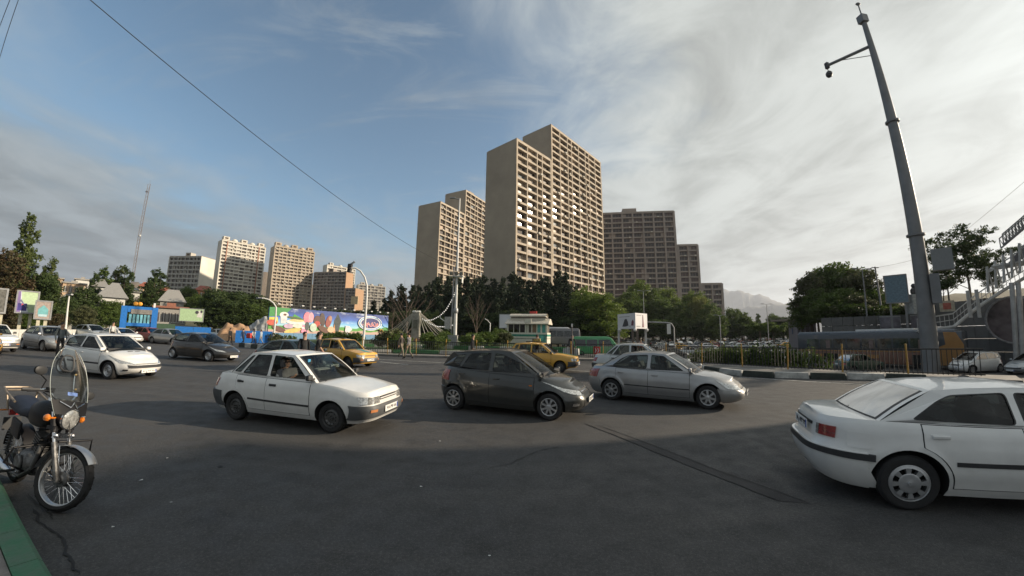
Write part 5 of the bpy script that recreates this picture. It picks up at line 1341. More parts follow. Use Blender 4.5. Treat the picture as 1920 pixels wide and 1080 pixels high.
# monument: concrete pillar with ropes fanning to the lawn
P, h = rise(781, 586, 50); r = empty('monument', P, 0, 'concrete pillar monument with light ropes fanning down to the lawn', 'monument')
pl_ = MB(); pl_.box((0,0,h/2), (1.15,.9,h), 0, taper=.82); pl_.build('pillar', mat('monument_stone', (.32,.30,.26), .9, vary=.2, scale=2, bump=.3), r)
mb = MB(); mb.box((0,-.44,h*.6), (.55,.05,1.2)); mb.build('plaque', mat('plaque', (.16,.15,.12), .7, vary=.3, scale=9), r)
mb = MB(); [mb.tube([(.6*cos(a)-.0, .45*sin(a), h+.02+.1*random.random()),(.5*cos(a+1), .4*sin(a+1), h+.2)], .07, 5) for a in [k*.6 for k in range(11)]]; mb.build('rope_knots', WHITE, r)
for k, (ex, ey) in enumerate([(-6.2,0),(-5.6,.5),(-4.7,-.6),(-3.9,.4),(-3.1,-1.2),(-2.3,-1.6),(-1.5,-1.5),(6.6,.4),(5.8,-.5),(5.0,.3),(4.0,-1.1),(3.0,-1.4),(2.2,-1.8),(1.3,-1.7),(-5.2,2.5),(-3.4,3.2),(3.8,3),(5.6,2.4)]):
    a = Vector((.35 if ex > 0 else -.35, 0, h+.1)); b = Vector((ex, ey, .05)); mb = MB()
    mb.tube([a.lerp(b, t)-Vector((0,0,sin(pi*t)*.35)) for t in [i/8 for i in range(9)]], .045, 5); mb.build('rope', mat('rope', (.42,.40,.34), .8), r)
mb = MB(); mb.box((0,0,.12), (3.2,2.6,.3)); mb.box((0,0,.35), (2.2,1.8,.24)); mb.build('step', mat('brick_step', (.30,.20,.15), .9, vary=.2), r)
# strings of white bulbs
def bulbs(pts, label, n):
    P0 = pts[0]; r = empty('light_string', P0, 0, label, 'light string'); C = []
    for i in range(n+1):
        t = i/n*(len(pts)-1); k = min(int(t), len(pts)-2); C.append(pts[k].lerp(pts[k+1], t-k)-P0)
    mb = MB(); mb.tube(C, .015, 4); mb.build('cable', DARKP, r)
    bm_ = MB(); bm_.ball((0,0,-.06), .07, 8); me = bm_.mesh('bulb', mat('white_bulb', (.85,.85,.82), .3, emit=(1,.97,.9,.35)), True)
    for c in C: o = link('bulb', me, r); o.location = c
bulbs([D(853,548,38), D(846,563,39), D(836,580,41), D(824,592,43), D(810,599,46), D(797,600,49)], 'string of white bulbs sagging from the lamp mast to the monument', 22)
bulbs([D(792,597,49), D(806,606,46), D(820,611.5,43), D(834,612,40), D(848,609,38)], 'lower string of white bulbs between monument pillar and mast cabinet', 18)
# curved-arm traffic light pole
def arm_pole(px_base, py_base, pts, label, rad, dist=None, head=None, cat='traffic light'):
    B = G(px_base, py_base, .1) if dist is None else None
    dist = hypot(B.x, B.y) if B else dist
    Q = [D(x, y, dist) for x, y in pts]; base = Vector((Q[0].x, Q[0].y, gz(Q[0].x, Q[0].y)))
    r = empty('traffic_light_pole' if cat == 'traffic light' else 'street_lamp', base, 0, label, cat)
    T = [Vector((0,0,-.2))]+[q-base for q in Q]; n = len(T)
    mb = MB(); mb.tube(T, [rad*(1-.5*i/(n-1)) for i in range(n)], 10); mb.build('pole', WHITE, r, True)
    return r, T
r, T = arm_pole(679, 655, [(680,655),(683,620),(686,585),(688,552),(688,535),(684,520),(676,508),(666,502),(659,503)], 'white pole with curved arm carrying a traffic signal above the taxi', .13)
e = T[-1]; mb = MB(); mb.box((e.x-.15, e.y, e.z-.0), (.34,.3,.85), 0, ry=.15); o = mb.build('signal_head', DARKP, r)
for k in range(3): mb = MB(); mb.lathe([(0,-.17),(.1,-.17),(.11,-.3),(.12,-.3)], 10, 0, 'Y', (e.x-.15, e.y, e.z+.26-k*.27)); mb.build('signal_lamp', PLASTIC, o)
mb = MB(); mb.box((e.x+.1, e.y, e.z+.52), (.5,.16,.14), 0, ry=-.6); mb.build('camera_housing', GALV, r)
mb = MB(); q = D(665, 563, 28); mb.box(q-Vector(r.location), (.55,.06,.6)); mb.build('square_sign', mat('cream_sign', (.60,.48,.30), .6), r)
r, T = arm_pole(512, 648, [(512,650),(515,615),(517,595),(518,576),(513,568),(505,562),(495,559),(484,558)], 'white pole with a bent arm at the left end of the long billboard', .11)
e = T[-1]; mb = MB(); mb.box((e.x+.2, e.y, e.z-.05), (.7,.2,.12)); mb.build('lamp_head', GALV, r)
r, T = arm_pole(0, 0, [(918,641),(918.5,620),(919,607),(914,601),(909,598)], 'small white street lamp right of the lamp mast, bent arm', .08, dist=42, cat='street lamp')
r, T = arm_pole(0, 0, [(124,606),(126.5,580),(130,552)], 'grey lamp post in front of the dark bushes at the left', .10, dist=46, cat='street lamp'); e = T[-1]; mb = MB(); mb.box((e.x, e.y, e.z), (.7,.2,.12)); mb.build('lamp_head', GALV, r); mb = MB(); mb.box((e.x-.25, e.y-.1, e.z-3.0), (.5,.3,.5)); mb.build('meter_box', WHITE, r)
def lampdouble(px, pyt, dist, label, base=None, m=GALV, wid=1.2, rad=.09):
    P, h = rise(px, pyt, dist, base); r = empty('street_lamp', P, 0, label, 'street lamp'); mb = MB(); mb.tube([(0,0,-.2),(0,0,h)], [rad,rad*.6], 8); mb.build('pole', m, r, True)
    for sx in (-1, 1):
        mb = MB(); mb.tube([(0,0,h),(sx*wid*.6,0,h+.12)], .04, 6); mb.box((sx*wid*.8,0,h+.12), (.6,.25,.1)); mb.build('lamp_head', m, r)
lampdouble(1206, 546, 74, 'two headed street lamp standing in front of the brown block trees'); lampdouble(1437, 571, 80, 'thin two headed street lamp below the mountain')
lampdouble(1349, 592, 60, 'thin street lamp over the car park', wid=.9); lampdouble(1617, 506, 50, 'two headed street lamp on the bank above the wall', 3.0, POLEG); lampdouble(1484, 580, 95, 'small lamp post beside the grey building')
P, h = rise(1641, 500, 52, 3.0); r = empty('utility_pole', P, 0, 'leaning thin utility pole on the bank with a crossbar', 'utility pole'); mb = MB(); mb.tube([(.3,0,0),(0,0,h)], [.12,.08], 6); mb.build('pole', POLEG, r, True); mb = MB(); mb.box((0,0,h-.1), (1.0,.08,.08)); mb.build('crossbar', POLEG, r)
# backs of road signs near the long billboard
def back_sign(px, pyt, pyb, pybase, label, shape, sz):
    Bp = G(px, pybase, .3); d = hypot(Bp.x, Bp.y); T = D(px, (pyt+pyb)/2, d); r = empty('road_sign', (T.x, T.y, gz(T.x,T.y)), -AZ(px, pyt), label, 'road sign'); z = T.z-r.location.z; h = D(px, pyt, d).z-D(px, pyb, d).z
    mb = MB(); mb.tube([(0,0,0),(0,0,z+h*.3)], .045, 8); mb.build('post', GALV, r, True)
    pts = [(x*sz, y*h/2) for x, y in shape]; n = len(pts)
    mb = MB(); mb.add([(x,-.05,z+y) for x, y in pts]+[(x,-.08,z+y) for x, y in pts], [tuple(range(n)), tuple(reversed(range(n,2*n)))]+[(i,(i+1)%n,n+(i+1)%n,n+i) for i in range(n)]); mb.build('plate', SIGNB, r)
back_sign(633, 588, 625, 645, 'grey pointed back of a road sign in front of the long billboard', [(0,1),(1,.2),(.7,-.2),(.35,-1),(-.35,-1),(-.7,-.2),(-1,.2)], .42)
back_sign(576, 603, 620, 642, 'small pale oval road sign in front of the ice cream pictures', [(cos(a), sin(a)) for a in [k*pi/6 for k in range(12)]], .28)
# ------------------------------------------------------------------ long painted billboard
LB0, LB1 = D(506,577,50), D(728.5,590.5,60); LB0b, LB1b = D(505,621,50).z, D(729,630,60).z
bbd = Vector((LB1.x-LB0.x, LB1.y-LB0.y, 0)); bw = bbd.length; bh = (LB0.z-LB0b+LB1.z-LB1b)/2; zb = (LB0b+LB1b)/2
bb = empty('billboard', (LB0.x, LB0.y, gz(LB0.x,LB0.y)), atan2(bbd.y, bbd.x), 'very long painted billboard with ice creams and an oval blue logo', 'billboard')
z0 = zb-bb.location.z
tilt = ((LB1.z)-(LB0.z))/bw
def flat(name, m, poly, y, parent=bb, th=.02):
    n = len(poly); mb = MB(); mb.add([(x, y, z) for x, z in poly]+[(x, y+th, z) for x, z in poly], [tuple(range(n)), tuple(reversed(range(n, 2*n)))]+[(i,n+i,n+(i+1)%n,(i+1)%n) for i in range(n)])
    return mb.build(name, m, parent)
def bbmat(name, kind):
    m = bpy.data.materials.new(name); m.use_nodes = True; t = m.node_tree; b = t.nodes['Principled BSDF']; b.inputs['Roughness'].default_value = .5; MATS[name] = m
    tcn = t.nodes.new('ShaderNodeTexCoord'); sx = t.nodes.new('ShaderNodeSeparateXYZ'); t.links.new(tcn.outputs['Object'], sx.inputs[0])
    rp = t.nodes.new('ShaderNodeValToRGB'); mr = t.nodes.new('ShaderNodeMapRange'); mr.inputs[1].default_value = z0; mr.inputs[2].default_value = z0+bh
    nz = t.nodes.new('ShaderNodeTexNoise'); nz.inputs['Scale'].default_value = .55; nz.inputs['Detail'].default_value = 5; t.links.new(tcn.outputs['Object'], nz.inputs[0])
    ad = t.nodes.new('ShaderNodeMath'); ad.operation = 'MULTIPLY_ADD'; ad.inputs[1].default_value = .9; t.links.new(nz.outputs[0], ad.inputs[0]); t.links.new(sx.outputs[2], ad.inputs[2]); t.links.new(ad.outputs[0], mr.inputs[0])
    t.links.new(mr.outputs[0], rp.inputs[0]); cr_ = rp.color_ramp; cr_.elements[0].position = 0; cr_.elements[0].color = (.50,.34,.28,1)
    cr_.elements[1].position = .26; cr_.elements[1].color = (.48,.33,.28,1)
    for p, c in ((.30,(.08,.30,.04,1)),(.42,(.06,.28,.05,1)),(.46,(.35,.62,.70,1)),(.60,(.16,.42,.75,1)),(.78,(.03,.12,.50,1)),(1.0,(.010,.045,.24,1))):
        e = cr_.elements.new(p); e.color = c
    n2 = t.nodes.new('ShaderNodeTexNoise'); n2.inputs['Scale'].default_value = .8; n2.inputs['Detail'].default_value = 7; n2.inputs['Roughness'].default_value = .65
    mp = t.nodes.new('ShaderNodeMapping'); mp.inputs['Scale'].default_value = (.5,1,1.6); t.links.new(tcn.outputs['Object'], mp.inputs[0]); t.links.new(mp.outputs[0], n2.inputs[0])
    m2 = t.nodes.new('ShaderNodeMapRange'); m2.inputs[1].default_value = .55; m2.inputs[2].default_value = .72; t.links.new(n2.outputs[0], m2.inputs[0])
    mz = t.nodes.new('ShaderNodeMapRange'); mz.inputs[1].default_value = z0+bh*.42; mz.inputs[2].default_value = z0+bh*.5; t.links.new(sx.outputs[2], mz.inputs[0])
    mu = t.nodes.new('ShaderNodeMath'); mu.operation = 'MULTIPLY'; t.links.new(m2.outputs[0], mu.inputs[0]); t.links.new(mz.outputs[0], mu.inputs[1])
    mx = t.nodes.new('ShaderNodeMix'); mx.data_type = 'RGBA'; t.links.new(mu.outputs[0], mx.inputs[0]); t.links.new(rp.outputs[0], mx.inputs[6]); mx.inputs[7].default_value = (.62,.70,.78,1)
    t.links.new(mx.outputs[2], b.inputs['Base Color']); return m
flat('panel', bbmat('billboard_sky_print', 0), [(0,z0),(bw,z0),(bw,z0+bh),(0,z0+bh)], 0, th=.25)
PR = lambda n, c: mat('print_'+n, c, .5, vary=.12, scale=3)
def el(cx, cz, rx, rz, rot=0, n=20):
    if n == 20: rx, rz = rx*bw/31, rz*bw/31
    return [(bw*cx+rx*cos(a)*cos(rot)-rz*sin(a)*sin(rot), z0+bh*cz+rx*cos(a)*sin(rot)+rz*sin(a)*cos(rot)) for a in [2*pi*k/n for k in range(n)]]
lay = [.0]
def pr(n, c, poly): lay[0] += .004; flat('printed_picture', PR(n, c), poly, -.02-lay[0], th=.004)
pr('leaf', (.03,.25,.06), [(0,z0+bh*.62),(bw*.10,z0+bh*.7),(bw*.15,z0+bh),(0,z0+bh)]); pr('meadow', (.05,.30,.05), [(bw*.14,z0+bh*.45),(bw*.17,z0+bh*.78),(bw*.24,z0+bh*.58),(bw*.26,z0+bh*.45)])
pr('cup', (.60,.62,.64), [(bw*.08,z0+bh*.38),(bw*.115,z0+bh*.38),(bw*.125,z0+bh*.68),(bw*.075,z0+bh*.68)]); pr('cream', (.72,.72,.70), el(.10,.72,.95,.62)); pr('choc', (.12,.05,.03), el(.105,.73,.35,.22)); pr('cream', (.72,.72,.70), el(.19,.46,2.3,.55)); pr('vanilla', (.62,.50,.25), el(.19,.52,1.7,.30))
pr('dish', (.05,.10,.03), el(.175,.62,1.8,.25,-.1)); pr('pink', (.68,.22,.30), el(.265,.66,.85,1.25)); pr('rose', (.75,.35,.42), el(.295,.68,.6,1.1)); pr('choc2', (.10,.035,.03), el(.345,.55,.9,1.2)); pr('red', (.45,.05,.04), el(.345,.42,.7,.7)); pr('choc3', (.06,.035,.03), el(.385,.62,.65,1.5,.15)); pr('redbrown', (.28,.06,.05), el(.435,.55,.7,1.4,-.25)); pr('nut', (.40,.22,.16), el(.448,.68,.4,.6))
pr('orange', (.72,.30,.08), el(.505,.45,.75,1.25,-.3)); pr('peach', (.75,.36,.20), el(.50,.14,.9,.75)); pr('choc4', (.13,.05,.04), el(.07,.16,1.5,.5,-.3)); pr('cone', (.66,.48,.14), el(.165,.10,1.9,.48,.2)); pr('lilac', (.50,.36,.50), el(.135,.28,1.1,.5)); pr('cream2', (.70,.62,.55), el(.20,.30,1.2,.45))
pr('pinkbar', (.75,.28,.42), [(bw*.225,z0+bh*.04),(bw*.275,z0+bh*.02),(bw*.285,z0+bh*.34),(bw*.232,z0+bh*.36)]); pr('whitebar', (.74,.70,.72), [(bw*.226,z0+bh*.20),(bw*.283,z0+bh*.18),(bw*.284,z0+bh*.24),(bw*.228,z0+bh*.26)]); pr('choc5', (.12,.05,.03), el(.40,.18,1.7,.65,-.5)); pr('biscuit', (.60,.42,.26), el(.455,.20,.9,.7)); pr('mint', (.50,.60,.50), el(.315,.26,.8,.95)); pr('yellow', (.68,.55,.08), [(0,z0+bh*.36),(bw*.06,z0+bh*.40),(bw*.055,z0+bh*.62),(0,z0+bh*.6)]); pr('red2', (.50,.08,.05), el(.02,.40,1.1,.6))
pr('palewrap', (.66,.62,.66), [(bw*.575,z0+bh*.12),(bw*.60,z0+bh*.03),(bw*.64,z0+bh*.22),(bw*.615,z0+bh*.38),(bw*.58,z0+bh*.4)]); pr('orangefruit', (.7,.34,.04), el(.93,.22,1.0,.35)); pr('leaf2', (.05,.28,.05), el(.97,.28,1.0,.6))
OX, OZ = .81, .56
pr('ring_white', (.74,.76,.78), el(OX,OZ,bw*.118,bh*.36,n=36)); pr('ring_blue', (.12,.32,.62), el(OX,OZ,bw*.110,bh*.325,n=36)); pr('ring_white', (.74,.76,.78), el(OX,OZ,bw*.100,bh*.285,n=36)); pr('oval_navy', (.015,.02,.16), el(OX,OZ,bw*.090,bh*.25,n=36))
lay[0] += .004
def sign_text(txt, sz, m, x, z, parent, yo, width=None, bold=0.0, rz=0):
    return put_text(txt, sz, m, parent, Matrix.Translation((x, yo, z)) @ Matrix.Rotation(pi/2, 4, 'X'), width, .002, bold)
sign_text('دومینو', 2.0, PR('letter_white', (.78,.72,.72)), bw*OX, z0+bh*(OZ+.0), bb, -.025-lay[0], bw*.160, .09)
sign_text('دومینو', 2.0, PR('letter_red', (.65,.05,.07)), bw*OX, z0+bh*(OZ+.0), bb, -.035-lay[0], bw*.155, .02)
for k in range(12):
    mb = MB(); x = bw*(k+.5)/12; mb.tube([(x,.1,z0+bh),(x,-.1,z0+bh+.4),(x,-.6,z0+bh+.45)], .035, 5); mb.box((x,-.7,z0+bh+.42), (.3,.22,.14)); mb.build('floodlight', GALV, bb)
for k in range(8): mb = MB(); mb.box((bw*(k+.5)/8, .4, z0/2), (.2,.2,max(.4,z0))); mb.build('post', GALV, bb)
# blue hoarding under and beside it
def hoard(pa, pb, dA, dB, top, bot, m, label, panel=2.2):
    A, B = D(pa, top[0], dA), D(pb, top[1], dB); h = (A.z+B.z)/2; d = Vector((B.x-A.x, B.y-A.y, 0)); ln = d.length; zz = gz(A.x, A.y); r = empty('hoarding', (A.x, A.y, zz), atan2(d.y, d.x), label, 'hoarding'); n = max(1, int(ln/panel))
    z1 = h-zz; zb_ = -.1; mm = MB(); mm.box((0,0,(z1+zb_)/2), (ln/n-.04, .06, z1-zb_)); me = mm.mesh('panel', m)
    for k in range(n): o = link('panel', me, r); o.location = (ln*(k+.5)/n, random.uniform(-.03,.03), 0)
    return r
WBOT = mat('hoarding_white_base', (.55,.56,.55), .7)
hoard(442, 512, 49.5, 49.5, (619,622), 0, BLUEP, 'blue hoarding behind the pedestrians, left of the long billboard'); hoard(513, 728, 49, 58, (621.5,629.5), 0, mat('pale_blue_hoarding', (.12,.26,.42), .6, vary=.15), 'dull blue hoarding below the long billboard')
hoard(328, 396, 66, 66, (611,615), 0, BLUEP, 'bright blue hoarding behind the dark car at the left'); hoard(286, 329, 64, 66, (605,609), 0, mat('dark_green_mesh', (.02,.055,.03), .8), 'dark green mesh hoarding right of the blue frame sign')
# sand heap, and a tarpaulin heap beside it
def heap(px0, px1, peaks, dist, m, label, name, cat, seed):
    a, b = D(px0, 630, dist), D(px1, 630, dist); d = Vector((b.x-a.x, b.y-a.y, 0)); ln = d.length; u_ = d/ln; n_ = Vector((-u_.y, u_.x, 0)); rg = random.Random(seed); zz = gz(a.x, a.y)
    hs = [(t, D(px0+(px1-px0)*t, y, dist).z-zz) for t, y in peaks]; ph = [rg.uniform(0,6) for _ in range(8)]
    mb = MB()
    def fn(u, v):
        w = -1+2*v; e = pw(hs, u, False)*(1-abs(w)**1.3)*min(1, 6*u, 6*(1-u)); e += .35*sin(u*23+ph[0]+v*5)*sin(v*17+ph[1])*(1-abs(w))*min(1,4*u,4*(1-u))
        p = Vector((0,0,0))+u_*ln*u+n_*(w*5); return Vector((p.x, p.y, e-.2))
    mb.grid(fn, 40, 20); o = mb.build(name, m, None, True, 80); o.location = (a.x, a.y, zz); return tag(o, label, cat)
heap(398, 478, [(0,622),(.18,612),(.32,605),(.42,603),(.55,608),(.68,603),(.85,612),(1,618)], 60, mat('sand', (.40,.245,.14), .95, vary=.15, scale=2, bump=.5, bscale=9), 'heap of orange brown sand left of the blue hoarding', 'sand_heap', 'sand heap', 3)
heap(458, 506, [(0,618),(.3,603),(.6,594),(.9,588),(1,592)], 64, mat('grey_tarpaulin', (.30,.31,.31), .6, vary=.3, scale=1.5, bump=.6, bscale=4), 'grey tarpaulin covered heap between sand heap and billboard', 'covered_heap', 'tarpaulin heap', 4)
# ------------------------------------------------------------------ signs on the left
def board(px0, px1, pyt0, pyt1, pyb, dist, m, label, posts=2, name='billboard', post_to=None, th=.15, dist1=None):
    A, B = D(px0, pyt0, dist), D(px1, pyt1, dist1 or dist); d = Vector((B.x-A.x, B.y-A.y, 0)); w = d.length; zz = gz(A.x, A.y); zt = (A.z+B.z)/2-zz; zb_ = D((px0+px1)/2, pyb, (dist+(dist1 or dist))/2).z-zz
    r = empty(name, (A.x, A.y, zz), atan2(d.y, d.x), label, 'billboard'); mb = MB(); mb.box((w/2, th/2, (zt+zb_)/2), (w, th, zt-zb_)); mb.build('panel', m, r)
    fr = MB(); 
    for c, s in (((w/2,th/2,zt+.05),(w+.2,th+.05,.1)),((w/2,th/2,zb_-.05),(w+.2,th+.05,.1)),((-.05,th/2,(zt+zb_)/2),(.1,th+.05,zt-zb_)),((w+.05,th/2,(zt+zb_)/2),(.1,th+.05,zt-zb_))): fr.box(c, s)
    fr.build('frame', GALV, r)
    for k in range(posts): x = w*(k+.5)/posts; mb = MB(); mb.box((x, th+.1, (zb_+.3)/2), (.22,.2,zb_+.3)); mb.build('post', mat('cream_post', (.50,.47,.36), .7), r)
    return r, w, zb_, zt
LG = mat('pale_green_print', (.46,.60,.38), .5, vary=.08)
r, w, zb_, zt = board(36, 73, 546, 549, 586, 44, LG, 'pale green and white billboard on cream posts at the far left'); H_ = zt-zb_
def shape(r, n, c, pts, y=-.01): flat('printed_picture', PR(n, c), pts, y, r, .004)
shape(r, 'palegray', (.62,.66,.72), [(0,zb_),(w*.62,zb_),(w*.45,zb_+H_*.35),(w*.2,zb_+H_*.6),(w*.16,zt),(0,zt)], -.012); shape(r, 'navy', (.05,.04,.22), [(w*.05,zb_+.12),(w*.5,zb_+.12),(w*.5,zb_+.7),(w*.05,zb_+.7)], -.02); shape(r, 'purple', (.22,.16,.36), [(0,zb_),(.25,zb_),(w*.12,zt),(0,zt)], -.018)
shape(r, 'redpatch', (.6,.12,.15), [(w*.22,zb_+H_*.32),(w*.36,zb_+H_*.36),(w*.34,zb_+H_*.45),(w*.24,zb_+H_*.42)], -.022); shape(r, 'slate', (.16,.17,.28), [(w*.1,zb_+H_*.55),(w*.2,zb_+H_*.5),(w*.45,zb_+H_*.25),(w*.62,zb_+H_*.22),(w*.4,zb_+H_*.36),(w*.2,zb_+H_*.62)], -.024)
r, w, zb_, zt = board(70, 97, 565, 567, 597, 43, mat('taupe_print', (.36,.30,.27), .6), 'smaller taupe billboard with a turquoise motif, right of the green one'); H_ = zt-zb_
shape(r, 'turquoise', (.16,.42,.45), [(w*.15,zb_+H_*.2),(w*.85,zb_+H_*.2),(w*.85,zb_+H_*.55),(w*.5,zb_+H_*.8),(w*.15,zb_+H_*.55)], -.012); shape(r, 'paleblue', (.45,.62,.68), [(w*.2,zb_+H_*.1),(w*.8,zb_+H_*.1),(w*.8,zb_+H_*.24),(w*.2,zb_+H_*.24)], -.02)
r, w, zb_, zt = board(-6, 14, 543, 543, 585, 36, mat('dark_sign_back', (.13,.13,.12), .7, vary=.3), 'dark slatted back of a sign at the left edge', posts=2)
# blue portal frame sign
A, B = D(236,573,52), D(296,578,52); d = Vector((B.x-A.x, B.y-A.y, 0)); w = d.length; zz = gz(A.x, A.y); zt = (A.z+B.z)/2-zz
r = empty('portal_sign', (A.x, A.y, zz), atan2(d.y, d.x), 'big bright blue portal frame sign with pale blue panels', 'sign'); zz2 = lambda py: D(262,py,52).z-zz
for x, wd in ((-.1,.55),(w-.25,.55)): mb = MB(); mb.box((x,0,zt/2), (wd,.6,zt)); mb.build('post', BLUEP, r)
mb = MB(); mb.box((w/2,0,(zt+zz2(586))/2), (w-.4,.5,zt-zz2(586))); mb.build('header', BLUEP, r); mb = MB(); mb.box((w/2,-.27,zt-.55), (w*.66,.05,.5)); mb.build('header_panel', mat('grey_letter_panel', (.22,.21,.20), .6), r)
mb = MB(); mb.box((w/2,0,zz2(609)), (w-.4,.4,.35)); mb.build('lower_beam', BLUEP, r)
for k in range(6):
    mb = MB(); x = w*(.11+.68*(k+.5)/6); mb.box((x,-.1,(zz2(589)+zz2(607))/2), (w*.68/6-.10,.1,zz2(589)-zz2(607))); mb.build('display_panel', mat('cyan_panel', (.20,.50,.62), .3, vary=.3, scale=1.2), r)
mb = MB(); mb.box((w*.86,-.1,(zz2(591)+zz2(603))/2), (.5,.1,zz2(591)-zz2(603))); mb.build('price_panel', mat('pinkwhite_panel', (.62,.45,.40), .5, vary=.3, scale=4), r)
for x in (.28, .42): mb = MB(); mb.ball((w*x,0,zt+.3), .24, 10, sc=(1,.5,.9)); mb.build('emblem', mat('orange_emblem', (.75,.33,.03), .5), r, True)
mb = MB(); mb.box((w*.88,0,zt+.25), (.2,.2,.5)); mb.build('lamp', WHITE, r)
r, w, zb_, zt = board(338, 382, 578, 581, 602, 70, mat('light_green_print', (.40,.56,.33), .5), 'pale green billboard on the grey building front', posts=0); H_ = zt-zb_
shape(r, 'softwhite', (.62,.62,.58), [(w*.72,zb_+H_*.35),(w*.95,zb_+H_*.3),(w*.96,zb_+H_*.9),(w*.78,zb_+H_*.88)], -.012); shape(r, 'softdark', (.05,.05,.06), [(w*.72+w*.08*cos(a), zb_+H_*.75+H_*.14*sin(a)) for a in [k*.63 for k in range(10)]], -.02); shape(r, 'softdark', (.05,.05,.06), [(w*.91+w*.05*cos(a), zb_+H_*.82+H_*.12*sin(a)) for a in [k*.63 for k in range(10)]], -.02)
# ------------------------------------------------------------------ houses on the left
def house(pxl, pxr, pyt, dist, hgt, depth, m, label, storeys=2, nwin=4, roofm=None, gable=0.0, rz=None, red=False, zbase=None, name='house', balcony=False):
    A, B = D(pxl, pyt, dist), D(pxr, pyt, dist); zt = (A.z+B.z)/2; A.z = B.z = zt-hgt; d = Vector((B.x-A.x, B.y-A.y, 0)); w = d.length
    r = empty(name, A, atan2(d.y, d.x), label, 'house'); mb = MB(); mb.box((w/2,depth/2,hgt/2-2), (w,depth,hgt+4)); mb.build('wall', m, r)
    if gable:
        mb = MB(); e = .5; mb.add([(-e,-e,hgt+.01),(w+e,-e,hgt+.01),(w+e,depth+e,hgt+.01),(-e,depth+e,hgt+.01),(w*.25,depth/2,hgt+gable),(w*.75,depth/2,hgt+gable)], [(0,1,5,4),(1,2,5),(2,3,4,5),(3,0,4),(0,3,2,1)]); mb.build('roof', roofm, r)
    else:
        mb = MB(); mb.box((w/2,depth/2,hgt+.15), (w+.7,depth+.7,.3)); mb.box((w/2,depth/2,hgt+.5), (w*.3,depth*.3,.9)); mb.build('roof', roofm or CONC, r)
    fh = hgt/storeys
    wm_ = MB(); ww = w/nwin*.55; wm_.box((0,0,0), (ww,.08,fh*.45), 0); wm_.box((0,-.05,0), (.06,.06,fh*.45), 1); wm_.box((0,-.05,-fh*.24), (ww+.2,.16,.08), 1); me = wm_.mesh('window', [FG[0], WHITE])
    for f in range(storeys):
        for k in range(nwin): o = link('window', me, r); o.location = (w*(k+.5)/nwin, -.03, fh*(f+.55))
        if balcony: mb = MB(); mb.box((w*.3,-.5,fh*f+.55), (w*.5,1.0,1.0)); mb.build('balcony', m, r)
    return r
PEACH = mat('peach_render', (.50,.36,.24), .85, vary=.1); REDR = mat('red_tile_roof', (.33,.10,.06), .8, vary=.2); SHEET = mat('grey_roof_sheet', (.30,.29,.27), .6, vary=.15); WHR = mat('white_render', (.60,.60,.57), .8, vary=.08); GRY = mat('grey_house_render', (.33,.32,.30), .85, vary=.15)
house(290, 350, 578, 72, 6.5, 8, GRY, 'grey two storey building with balconies behind the green billboard', 2, 5, mat('rust_eaves', (.28,.12,.08), .8), balcony=True)
house(300, 345, 566, 100, 5, 9, GRY, 'house with a pale hipped sheet roof above the grey building', 1, 3, SHEET, 3.0)
house(366, 398, 545, 160, 6, 9, mat('orange_render', (.52,.22,.11), .85), 'orange house with red roof left of the pale tower foot', 2, 4, REDR, 2.2)
house(186, 235, 558, 88, 6, 9, WHR, 'white house with sloping grey roof behind the trees at the left', 2, 4, SHEET, 2.5); house(118, 160, 532, 120, 6, 10, PEACH, 'peach flat roofed house on the hill left', 2, 4, SHEET); house(142, 168, 525, 125, 7, 8, WHR, 'white square house on the hilltop at the left', 2, 2)
house(66, 92, 518, 120, 6, 9, PEACH, 'sunlit peach house between the two left poplars', 2, 3); house(88, 118, 522, 130, 5, 9, PEACH, 'low peach house right of the slim poplar', 1, 3); house(176, 200, 538, 105, 5, 9, WHR, 'low white house with dark eaves left of the mast', 1, 3, SHEET, 2.0)
house(262, 285, 538, 140, 6, 9, PEACH, 'peach house between the dark poplars', 2, 3, REDR, 1.8); house(200, 228, 548, 98, 5, 8, GRY, 'grey roofed house right behind the white sloping one', 1, 3, SHEET, 2.2); house(112, 140, 566, 78, 5, 6, GRY, 'pale grey roofed shed behind the lamp post at left', 1, 2, SHEET, 1.2)
house(236, 262, 548, 118, 5, 8, WHR, 'small white house above the blue frame sign', 1, 3, SHEET, 1.5); house(300, 318, 545, 135, 5, 8, PEACH, 'small peach house left of the grey white block foot', 2, 2, REDR, 1.5)
# low white wall along the far side at the left
A, B = D(150,610,50), D(-40,606,38); mb = MB()
wl_ = empty('low_wall', (A.x, A.y, gz(A.x,A.y)), 0, 'low white roadside wall below the bushes at the left', 'wall')
n = 14
for k in range(n): p, q = A.lerp(B, k/n), A.lerp(B, (k+1)/n-.004); mb = MB(); mb.wall(p, q, -.2, .9, .25); o = mb.build('panel', WHR, wl_); o.location = -Vector((A.x, A.y, 0))
# lattice mast
P, h = rise(280, 345, 230); r = empty('antenna_mast', P, 0, 'slender guyed lattice antenna mast at the left', 'antenna mast')
mb = MB(); s = .6
for a in (0, 2.09, 4.19): mb.tube([(s*cos(a), s*sin(a), 0),(s*cos(a), s*sin(a), h)], .13, 4)
zz = 0; k = 0
while zz < h-2:
    for a in (0, 2.09, 4.19): mb.tube([(s*cos(a), s*sin(a), zz),(s*cos(a+2.09), s*sin(a+2.09), zz+2)], .05, 3)
    zz += 2
mb.build('lattice', mat('mast_steel', (.20,.18,.18), .6), r); mb = MB(); mb.ball((.9,-.6,h*.55), .5, 8); mb.build('dish', WHITE, r, True); mb = MB(); mb.ball((-.9,0,h-4), .55, 8); mb.build('beacon', DARKP, r, True); mb = MB(); mb.tube([(0,0,h-.1),(0,0,h+2)], .08, 4); mb.build('tip', GALV, r)
